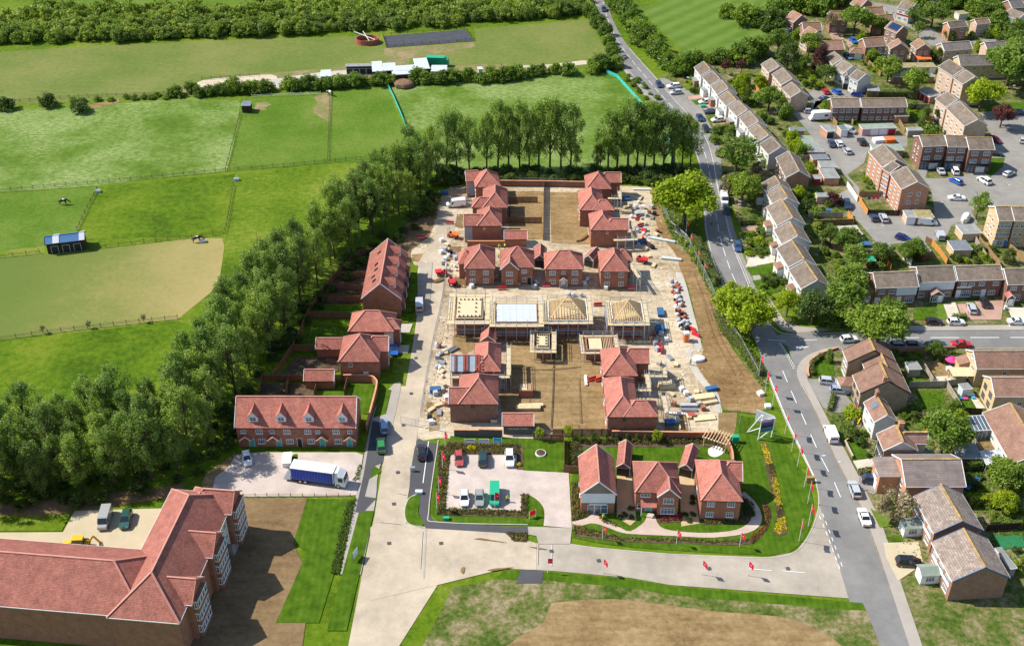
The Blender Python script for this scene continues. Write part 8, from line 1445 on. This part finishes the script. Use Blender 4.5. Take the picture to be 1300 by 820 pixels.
# ------------------------------------------------------------------ building site clutter
rs=random.Random(21)
def blob_mesh(w,d,h,seed,mat,name):
 def mk():
  r_=random.Random(seed);m=MB();n=8;rings=[(0,.9),(.35,1.0),(.75,.92),(.95,.6)]
  pts=[[(math.cos(6.283*i/n)*w/2*k*(.9+.2*r_.random()),math.sin(6.283*i/n)*d/2*k*(.9+.2*r_.random()),z*h)for i in range(n)]for z,k in rings]
  for a,b in zip(pts,pts[1:]):
   for i in range(n):j=(i+1)%n;m.face((a[i],a[j],b[j],b[i]))
  m.face(pts[-1]);return m.mesh(name,mat,smooth=False)
 return cached(('blob',w,d,h,seed,mat,name),mk)
def bag(px,mat='bag_white',label='',s=1.0,group='bulk bags on the site'):p=P(px);o=inst('bulk_bag',blob_mesh(.95,.95,.85,rs.randrange(4),mat,'bulk_bag'),None,(p.x,p.y,.05),rs.random()*6,(s,s,s));tag(o,label,'bulk bag',group)
def timber_stack(px,w,d,h,mat,label,ang=0,group='material stacks'):
 p=P(px);e=empty('material_stack',(p.x,p.y,.06),ang,label,'stack',group);m=MB();n=max(2,int(h/.28))
 for k in range(n):
  q=max(3,int(d/.35));ox=rs.uniform(-.08,.08)
  for j in range(q):m.box(-w/2+ox+rs.uniform(-.05,.05),-d/2+d*j/q+.01,.12+h*k/n,w/2+ox+rs.uniform(-.05,.05),-d/2+d*(j+1)/q-.015,.12+h*(k+1)/n-.02)
 m.build('boards',mat,e);m=MB()
 for x in(-w*.35,w*.35):m.box(x-.08,-d/2,0,x+.08,d/2,.12)
 m.build('bearers','raw_timber',e)
def barrier(px,label,ang=0,mat='plastic_red',group='red barriers on the site'):
 p=P(px);e=empty('barrier',(p.x,p.y,.06),ang,label,'barrier',group);m=MB();m.hexa([(-1,-.22,0),(1,-.22,0),(1,.22,0),(-1,.22,0)],[(-.95,-.08,.95),(.95,-.08,.95),(.95,.08,.95),(-.95,.08,.95)]);m.build('body',mat,e);m=MB();m.box(-.9,-.24,.3,.9,-.2,.42);m.build('stripe','flag_white',e)
for k,(x,y)in enumerate(((215,580),)):barrier(s1(x,y),'red barrier beside the brown soil plot on the left road')
for x,y in((840,600),(870,650),(880,740),(860,712),(820,540)):barrier(s2(x,y),'red barrier among the stores beside the scaffolded houses',rs.random()*3)
for x,y in((470,605),(765,462)):barrier(s4(x,y),'red barrier on the track between the finished row and the roof frames',.1)
for x,y in((665,465),(1050,440)):barrier(s3(x,y),'red barrier in front of the finished row',.1)
for x,y in((1005,265),(1025,320)):barrier(s6(x,y),'red barrier beside the gabled house wing',1.4)
for x,y in((360,182),(378,212),(180,300),(170,268)):barrier(s8(x,y),'red barrier along the material store',rs.random()*3)
for x,y in((420,565),(482,570)):barrier(s6(x,y),'red barrier on the soil plot by the right-hand houses',.5)
barrier(t1(688,152),'red barrier at the shaded back corner of the site',.2)
for i in range(54):
 t=i/53;bag(cG(705+45*t+rs.uniform(-16,18),395+190*t+rs.uniform(-6,6)),rs.choice(['bag_white','bag_grey','bag_grey','black_plastic','tile_stack']),'bulk bag in the long row of stored materials beside the spoil bank',rs.uniform(.7,1.25),'row of stored bags')
for x,y in((740,30),(560,60),(545,80),(530,120),(570,130),(555,180),(580,190),(560,235),(590,150)):bag(cG(x,y),rs.choice(['bag_white','bag_grey']),'bulk bag beside the scaffolded houses on the right track',rs.uniform(.8,1.4),'bags by the right track')
for x,y in((100,270),(120,455),(110,280),(130,470),(140,640),(120,680),(100,460),(150,540)):bag(s5(x,y),rs.choice(['bag_white','bag_grey','tarp_blue']),'bulk bag beside the left estate road hoarding',rs.uniform(.8,1.2),'bags by the left road')
for x,y in((255,270),(265,300),(230,260),(290,240),(205,175),(180,255)):bag(s3(x,y),rs.choice(['bag_white','stone_white']),'pale bag in front of the end house of the finished row',rs.uniform(.6,1.0),'bags by the end house')
for x,y in((260,520),(325,520),(220,515)):bag(s4(x,y),'bag_grey','bag behind the open timber roof frame',1.1,'bags behind the roof frame')
p=P(s8(395,352));o=inst('sheeted_heap',blob_mesh(3.2,2.2,.8,2,'bag_white','sheeted_heap'),None,(p.x,p.y,.05),.3);tag(o,'white sheeted heap on the spoil bank','heap')
for px,w_,d_,h_,mt,lab,a in((s8(425,575),4.5,1.6,.7,'raw_timber','pale timber stack on the track near the show garden wall',.2),(s8(450,605),4.2,.8,.5,'deck_board','low timber stack beside the pale one',.25),(s8(338,620),3.6,.9,.5,'bag_grey','grey wrapped blocks on the track',.0),(s8(340,645),3.2,.7,.4,'galvanised','stacked grey pipes on the track',.0),(s8(210,505),3.4,2.4,.8,'osb','stack of pale boards beside the right-hand house',.1),(s8(470,525),2.6,1.1,.7,'tarp_blue','blue wrapped pallet at the track edge',.3),(s8(230,720),2.0,1.6,.8,'tarp_blue','blue bagged materials behind the garden wall',.2),(s8(260,665),4.5,.6,.3,'bag_white','white lengths lying beside the last house',-.1),(s8(430,690),4.5,1.5,.2,'raw_timber','scattered boards on the lower track',.15),(s8(355,678),1.6,1.2,.6,'tile_stack','dark red block pack on the lower track',.1),(s6(365,575),.5,3.4,.3,'bag_white','long white length on the soil plot',0),(s5(915,795),5,.9,.5,'osb','pale boards beside the dark fronted house',.05),(s7(890,205),5,1.2,.7,'deck_board','stack of scaffold boards by the lettered garage',.02),(s5(190,320),4.8,.5,.4,'steel','dark steel lengths beside the left road',.75),(s5(250,310),2.6,.5,.4,'steel','short dark lengths beside the felted house',.75),(s5(310,130),2.4,1.6,.7,'raw_timber','timber pack under the slab scaffold',0),(s5(85,665),2.2,1.4,.9,'tarp_blue','blue pallet at the left road hoarding',.1),(s2(745,430),4,.9,.4,'osb','curved pale boards by the middle scaffold',.5),(s2(830,500),2.4,1.4,.8,'bag_grey','grey wrapped pallet beside the red barriers',.2),(s2(820,740),3.4,1.6,.6,'tarp_blue','blue sheeted stack below the long gabled wing',.1),(s2(700,370),3.4,1.6,.6,'tarp_blue','blue sheeted stack in the shade of the rear scaffold',.1),(s2(870,285),6,.5,.3,'bag_white','long white lengths at the back of the site',-.02),(s1(330,375),6,.9,.4,'stone_white','pale lengths in front of the second rear house',.0),(s1(165,322),2,1.5,.8,'tarp_blue','blue tub at the shaded back corner',0),(cG(655,215),7,.7,.35,'sign_pale','pale blue pipes beside the upper track',-.35),(cG(695,295),5,.8,.4,'sign_pale','pale blue pipe bundle below the first',-.2),(cG(650,520),1.5,3,.7,'tarp_blue','blue skip load beside the battened roof scaffold',0),(cG(650,590),2,1.6,1.0,'tarp_blue','blue tank beside the battened roof scaffold',0),(s6(1005,140),1.6,2.4,.9,'tarp_blue','blue container in the scaffold shade',0),(s1(245,225),2.5,1.5,.6,'raw_timber','timber pack by the rear boundary',.1),(s3(280,650),.6,.6,.3,'dark_timber','small offcut stack on the cream slab surround',.1)):
 timber_stack(px,w_,d_,h_,mt,lab,a)
p=P(s8(322,240));e=empty('portable_toilet',(p.x,p.y,.06),.1,'orange and white site toilet beside the material store','toilet');m=MB();m.box(-.6,-.6,0,.6,.6,2.1);m.build('cabin','plastic_orange',e);m=MB();m.hexa([(-.65,-.65,2.1),(.65,-.65,2.1),(.65,.65,2.1),(-.65,.65,2.1)],[(-.5,-.5,2.4),(.5,-.5,2.4),(.5,.5,2.4),(-.5,.5,2.4)]);m.build('roof','bag_white',e);door(e,(0,-.6,.05),0,.8,1.9,'plastic_orange')
p=P(t4(742,140));e=empty('green_cabinet',(p.x,p.y,.05),0,'green cabinet behind the curved show garden wall','cabinet');m=MB();m.box(-.6,-.4,0,.6,.4,1.5);m.build('cabinet_body','plastic_green',e);m=MB();m.hexa([(-.65,-.45,1.5),(.65,-.45,1.5),(.65,.45,1.5),(-.65,.45,1.5)],[(-.6,-.4,1.62),(.6,-.4,1.62),(.6,.4,1.75),(-.6,.4,1.75)]);m.build('lid','plastic_green',e)
# scattered rubble: too small to pick apart
def rubble(px,n,mat,label,lo=.05,hi=.17):
 pts=scatter(px,.5,rs,int(n*.4));m=MB()
 for p in pts:
  s=rs.uniform(lo,hi);a=rs.random()*6.28;c_,n_=math.cos(a),math.sin(a);w_,d_=s*rs.uniform(.6,2.2),s
  q=[(p.x+x*c_-y*n_,p.y+x*n_+y*c_)for x,y in((-w_,-d_),(w_,-d_),(w_,d_),(-w_,d_))];m.hexa([(x,y,.03)for x,y in q],[(x*.97+p.x*.03,y*.97+p.y*.03,.04+s*rs.uniform(.4,1.1))for x,y in q])
 tag(m.build('rubble',mat),label,'rubble',None,'stuff')
for zp,n,mt,lab in(([(545,260),(578,240),(592,300),(568,360),(530,345),(520,320)],160,'stone_white','pale rubble and offcuts at the back left of the site'),([(800,245),(832,250),(856,320),(870,380),(890,440),(905,500),(912,545),(850,545),(840,470),(820,400),(815,330)],420,'stone_white','pale rubble and offcuts along the right track'),([(540,480),(565,370),(575,420),(572,540),(535,545)],220,'stone_white','pale rubble along the left road hoarding'),([(800,245),(832,250),(870,380),(912,545),(850,545),(815,330)],260,'raw_timber','timber offcuts along the right track'),([(540,480),(565,370),(575,420),(572,540),(535,545)],140,'fence_brown','dark offcuts along the left road hoarding'),([(645,430),(765,430),(768,545),(640,545)],160,'soil_tan','clods of earth on the central plot'),([(570,345),(800,345),(800,368),(570,368)],160,'stone_white','rubble in front of the finished row'),([(895,360),(925,440),(965,490),(965,518),(925,515),(890,455)],200,'soil_bank','clods of earth on the spoil bank')):rubble(zp,n,mt,lab)
PK=[('bag_grey',1.0,.9),('brick_red',.9,.9),('raw_timber',1.3,.5),('bag_white',1.0,.8),('deck_board',1.8,.35),('concrete',.9,.7),('black_plastic',.9,.8),('galvanised',1.8,.3)]
def pack_mesh(i):
 mt,w_,h_=PK[i];m=MB();m.box(-w_/2,-.45,.12,w_/2,.45,.12+h_*.5);m.box(-w_/2+.03,-.43,.121+h_*.5,w_/2-.05,.44,.12+h_)
 for x in(-w_*.35,0,w_*.35):m.box(x-.06,-.45,0,x+.06,.45,.12)
 return m.mesh('material_pack',mt)
for zp,n,lab in(([(802,248),(826,250),(838,300),(846,330),(826,345),(815,320),(806,280)],20,'pallet of materials beside the scaffolded houses on the right track'),([(822,420),(850,430),(868,470),(895,500),(905,540),(860,545),(848,500),(826,450)],20,'pallet of materials along the lower right track'),([(548,440),(570,440),(568,540),(545,540)],16,'pallet of materials along the left road hoarding'),([(600,350),(790,352),(800,368),(590,366)],16,'pallet of materials between the finished row and the scaffolds'),([(560,300),(580,300),(580,345),(560,345)],10,'pallet of materials in front of the end house')):
 for p in scatter(zp,1.5,rs,n):i_=rs.randrange(len(PK));tag(inst('material_pack',cached(('pack',i_),lambda:pack_mesh(i_)),None,(p.x,p.y,.06),rs.random()*3),lab,'material pack',lab)
 # soil heaps, muck heap, pen
def heap(px,w,d,h,mat,label,name='soil_heap',cat='heap'):p=P(px);o=inst(name,blob_mesh(w,d,h,rs.randrange(9),mat,name),None,(p.x,p.y,.0),rs.random());tag(o,label,cat)
heap(t7(548,470),6.4,7,1.9,'muck','brown muck heap at the stable yard');heap(t1(838,505),3.2,1.6,.5,'soil_brown','small soil heap beside the red mixer');heap(s2(330,700),5,2.5,.7,'soil_tan','low soil heap beside the long gabled house');heap(s2(975,320),3,4,1.2,'soil_tan','soil heap at the rear right corner of the site')
p=P(t7(275,145));e=empty('round_pen',(p.x,p.y,0),0,'round horse pen with brick-red walls at the woodland edge','pen')
for i in range(18):
 a0,a1=6.283*i/18,6.283*(i+1)/18;R1=3.3;m=MB();q=[(math.cos(a)*r*1.25,math.sin(a)*r)for a,r in((a0,R1),(a1,R1),(a1,R1-.2),(a0,R1-.2))];m.hexa([(x,y,0)for x,y in q],[(x,y,1.8)for x,y in q]);m.build('wall_panel','tile_stack',e)
m=MB();m.bar((-5,4,2.6),(3,-2,1.9),.18);m.bar((-2,5,2.4),(1,-3,1.9),.15);m.build('pole_arm','white_paint',e)
# garden things
def garden_box(px,w,d,h,mat,label,name,cat,ang=0,top=None):
 p=P(px);e=empty(name,(p.x,p.y,.05),ang,label,cat);m=MB();m.box(-w/2,-d/2,0,w/2,d/2,h);m.build('base',mat,e);m=MB();m.box(-w/2-.06,-d/2-.06,h,w/2+.06,d/2+.06,h+.08);m.build('top',top or mat,e)
garden_box(r3(1035,345),2.6,1.8,.8,'tarp_blue','blue pool cover in the terrace back garden','pool','pool');garden_box(q7(650,560),4.8,.9,.5,'tarp_blue','blue ground sheet rolled on the lawn','tarpaulin','tarpaulin',.75);garden_box(r6(97,455),.8,.8,1.0,'tarp_blue','blue drum beside the dark open garage','drum','drum');garden_box(q3(870,575),.5,.5,.9,'bag_white','white ornament on the front gravel','ornament','ornament');garden_box(r1(150,505),1.6,1.0,.8,'plastic_green','green cover beside the white hatchback drive','garden_cover','cover');garden_box(q5(630,540),1.4,1.0,.5,'bag_white','white garden table on the small lawn','garden_table','table');garden_box(q5(590,575),.8,.6,.4,'cushion_pink','pink toy on the small lawn','garden_toy','toy');garden_box(q5(550,573),.9,.6,.4,'tarp_blue','blue toy chair on the small lawn','garden_toy','toy');garden_box(q5(655,565),.7,.6,.4,'sign_cyan','cyan toy at the patio edge','garden_toy','toy');garden_box(q5(460,330),1.4,.9,.7,'bag_white','white garden table under the pink parasol','garden_table','table');garden_box(q7(270,125),1.0,1.0,.9,'plastic_orange','orange play cube on the cottage lawn','play_cube','toy',.3);garden_box(r2(870,715),1.4,1.0,.5,'tarp_blue','blue paddling toy in the terrace back garden','garden_toy','toy');garden_box(r6(560,345),2.6,1.6,1.4,'door_pink','pink playhouse behind the garage row','playhouse','playhouse',.6);garden_box(r6(645,530),3.0,2.2,1.2,'plastic_orange','orange covered load on the flat garage roof side','covered_load','load',.2);garden_box(r6(560,530),3.4,2.2,1.1,'bag_white','white sheeted trailer beside the orange load','trailer','trailer',.2);garden_box(s7(595,322),1.3,.5,.9,'galvanised','small grey cabinet at the dark fronted house','meter_cabinet','cabinet');garden_box(cK(78,388),.9,.4,1.0,'galvanised','grey service box in the entrance bay','service_box','box');garden_box(cJ(925,480),1.2,.6,.6,'bag_white','white block beside the entrance path','block','block');garden_box(zz(280,458),1.6,.5,1.2,'fence_new','wooden planter box at the show lawn kerb','planter','planter');garden_box(cK(218,588),1.0,.5,.5,'plastic_green','green box on the road-side lawn','green_box','box');garden_box(cJ(378,350),1.6,3.2,1.1,'bag_white','white sheeted pallets in front of the dormer terrace','sheeted_pallets','pallet',.1)
p=P(q5(462,300));e=empty('parasol',(p.x,p.y,.05),0,'pink parasol over the patio table','parasol');m=MB();m.cyl((0,0,0),(0,0,2.3),.04,n=6);m.build('pole','white_paint',e);m=MB();m.cyl((0,0,2.0),(0,0,2.5),1.4,.05,8);m.build('canopy','cushion_pink',e)
p=P(r8(400,380));e=empty('washing_line',(p.x,p.y,.05),.1,'washing line hung with red and pink clothes behind the dark fence','washing line');m=MB();m.cyl((-4,0,0),(-4,0,2.2),.04,n=5);m.cyl((4,0,0),(4,0,2.2),.04,n=5);m.cyl((-4,0,2.15),(4,0,2.15),.012,n=3);m.build('posts','steel',e)
for i,mt in enumerate(('tarp_blue','cushion_pink','cushion_pink','bag_white','plastic_red','plastic_red')):m=MB();x=-3.4+i*1.2;m.box(x,-.02,1.2,x+.8,.02,2.14);m.build('cloth',mt,e)
p=P(q1(590,395));o=inst('covered_boat',blob_mesh(5.0,2.2,1.9,3,'bag_white','covered_boat'),None,(p.x,p.y,.05),1.0);tag(o,'white covered boat beside the yellow block tree','boat')
# pergola, skylights
p=P(t4(585,170));e=empty('pergola',(p.x,p.y,.05),-.5,'timber pergola at the curved corner of the show garden','pergola')
for x in(-2.2,2.2):
 for y in(-1.4,1.4):m=MB();m.box(x-.07,y-.07,0,x+.07,y+.07,2.3);m.build('post','raw_timber',e)
for y in(-1.4,1.4):m=MB();m.box(-2.6,y-.06,2.3,2.6,y+.06,2.46);m.build('beam','raw_timber',e)
for i in range(9):m=MB();x=-2.4+.6*i;m.box(x-.05,-1.9,2.46,x+.05,1.9,2.6);m.build('rafter','raw_timber',e)
p=P(s7(1000,590));e=empty('round_planter',(p.x,p.y,.05),0,'round brick-edged planter on the car park lawn','planter');m=MB();m.cyl((0,0,0),(0,0,.35),1.1,1.05,14);m.build('kerb_ring','stone_white',e);m=MB();m.cyl((0,0,.351),(0,0,.4),.9,.9,12);m.build('soil','soil_dark',e)
# open rafters (pergola) in front of the cottages
p=P(q4(560,740));e=empty('fallen_mast',(p.x,p.y,.05),0,'grey metal mast and poles lying across the cottage garden','mast');a_,b_=P(q4(510,810)),P(q4(600,690));m=MB();m.bar(a_-Vector((p.x,p.y,0))+Vector((0,0,.4)),b_-Vector((p.x,p.y,0))+Vector((0,0,1.6)),.4,.3);m.build('mast_tube','steel',e)
for aa,bb in((q4(460,780),q4(560,715)),(q6(215,215),q6(320,145)),(q4(575,800),q4(600,760))):a_,b_=P(aa),P(bb);m=MB();m.bar(a_-Vector((p.x,p.y,0))+Vector((0,0,.8)),b_-Vector((p.x,p.y,0))+Vector((0,0,1.0)),.16);m.build('pole','plastic_yellow',e)
# ------------------------------------------------------------------ people and horses
def skin_mesh(name,verts,edges,rad,sub=1):
 me=bpy.data.meshes.new(name);me.from_pydata(verts,edges,[]);o=bpy.data.objects.new('tmp_skin',me);COL.objects.link(o);o.modifiers.new('s','SKIN')
 for v,r in zip(me.skin_vertices[0].data,rad):v.radius=(r,r)if not isinstance(r,tuple)else r
 me.skin_vertices[0].data[0].use_root=True;o.modifiers.new('u','SUBSURF').levels=sub
 dg=bpy.context.evaluated_depsgraph_get();dg.update();out=bpy.data.meshes.new_from_object(o.evaluated_get(dg));bpy.data.objects.remove(o);out.polygons.foreach_set('use_smooth',[True]*len(out.polygons));return out
def person_mesh(arm):
 V_=[(0,0,.95),(0,.01,1.2),(0,0,1.42),(0,0,1.52),(0,-.02,1.62),(0,-.02,1.74)];E_=[(0,1),(1,2),(2,3),(3,4),(4,5)];R=[.15,.14,.15,.065,.1,.08]
 for s in(-1,1):
  b=len(V_);V_+=[(s*.1,0,.86),(s*.12,-.03,.48),(s*.13,.03,.1),(s*.14,-.14,.05)];E_+=[(0,b),(b,b+1),(b+1,b+2),(b+2,b+3)];R+=[.105,.075,.055,.045]
  b=len(V_);ey=-.1 if arm==0 else-.3*(s>0)-.05;V_+=[(s*.2,0,1.4),(s*.27,ey*.4,1.13),(s*.27,ey-.08,.9+(.25 if arm and s>0 else 0)),(s*.26,ey-.14,.8+(.28 if arm and s>0 else 0))];E_+=[(2,b),(b,b+1),(b+1,b+2),(b+2,b+3)];R+=[.065,.05,.042,.035]
 me=skin_mesh('body',V_,E_,R,1)
 for mt in('navy_cloth','hivis','skin'):me.materials.append(M[mt])
 me.polygons.foreach_set('material_index',[0 if pl.center.z<.92 and abs(pl.center.x)<.2 else(1 if pl.center.z<1.47 and pl.center.z>.95 else 2)for pl in me.polygons]);return me
def person(px,ang,label,arm=0,hat='plastic_yellow'):
 p=P(px);e=empty('person',(p.x,p.y,.06),ang,label,'person','workers on the site');inst('body',cached(('person',arm),lambda:person_mesh(arm)),e)
 inst('hard_hat',cached(('hat',hat),lambda:(lambda m:(m.cyl((0,-.02,1.71),(0,-.02,1.76),.145,.13,10),m.cyl((0,-.02,1.76),(0,-.02,1.86),.125,.06,10),m.mesh('hard_hat',hat))[1])(MB())),e)
person(s3(640,118),.4,'worker in a yellow vest between the first two finished houses',1);person(s3(636,190),2.0,'worker in a yellow vest walking down between the first two finished houses',0);person(s3(690,112),-1,'worker in a vest beside the front-gabled house',1);person(cK(473,515),.3,'person in a bright vest beside the green van',1,'bag_white');person(s8(347,380),.2,'worker in a bright vest at the track corner',0);person(t3(430,790),.5,'person in a bright vest on the show home path',0,'bag_white')
def horse_mesh():
 V_=[(0,0,1.2),(.55,0,1.22),(-.6,0,1.25),(.85,0,1.35),(1.25,0,1.0),(1.5,0,.65),(1.7,0,.4),(-.85,0,1.15),(-.98,0,.7)];E_=[(0,1),(0,2),(1,3),(3,4),(4,5),(5,6),(2,7),(7,8)];R=[.32,.3,.3,.2,.14,.12,.08,.07,.05]
 for x,s,b0 in((.55,-1,1),(.55,1,1),(-.65,-1,2),(-.65,1,2)):
  b=len(V_);k=.1 if x<0 else-.03;V_+=[(x,s*.16,.85),(x+(.08 if x<0 else .0),s*.17,.6),(x-k,s*.17,.35),(x-k*.6,s*.17,.04)];E_+=[(b0,b),(b,b+1),(b+1,b+2),(b+2,b+3)];R+=[.14,.085,.05,.055]
 for s in(-1,1):b=len(V_);V_.append((1.2,s*.1,1.18));E_.append((4,b));R.append(.03)
 me=skin_mesh('body',V_,E_,R,1);me.materials.append(M['horse_black']);me.materials.append(M['bag_white']);me.polygons.foreach_set('material_index',[1 if(math.sin(pl.center.x*5+1)+math.cos(pl.center.y*7+pl.center.z*4))>.75 else 0 for pl in me.polygons]);return me
for px,a,lab in((cE(265,66),.1,'black and white horse grazing above the blue shelter'),(cB(328,400),2.5,'dark horse standing at the paddock gate'),(cE(820,222),.4,'dark pony at the dry field corner')):
 p=P(px);e=empty('horse',(p.x,p.y,.02),a,lab,'horse');inst('body',cached('horse',horse_mesh),e,(0,0,0),0,(1.25,1.25,1.2));m=MB();m.bar((.85,0,1.85),(1.35,0,1.5),.06,.16);m.build('mane','horse_black',e)
for px,lab in((cE(408,14),'white water trough at the fence post'),(cA(985,752),'white water trough at the fence corner'),(cE(845,222),'pale blue tub in the dry field corner')):garden_box(px,1.4,.8,.6,'bag_white' if 'white' in lab else 'sign_pale',lab,'water_trough','trough',.2,'galvanised')
for p in scatter([(1325,40),(1480,40),(1500,400),(1330,400)],9,rb,40)+scatter([(1325,450),(1480,450),(1480,800),(1330,800)],8,rb,30):tree(None,'broad',rb.uniform(5,9),'garden tree further along the older estate','trees further along the estate','leaf_mid',1.1,loc=p)
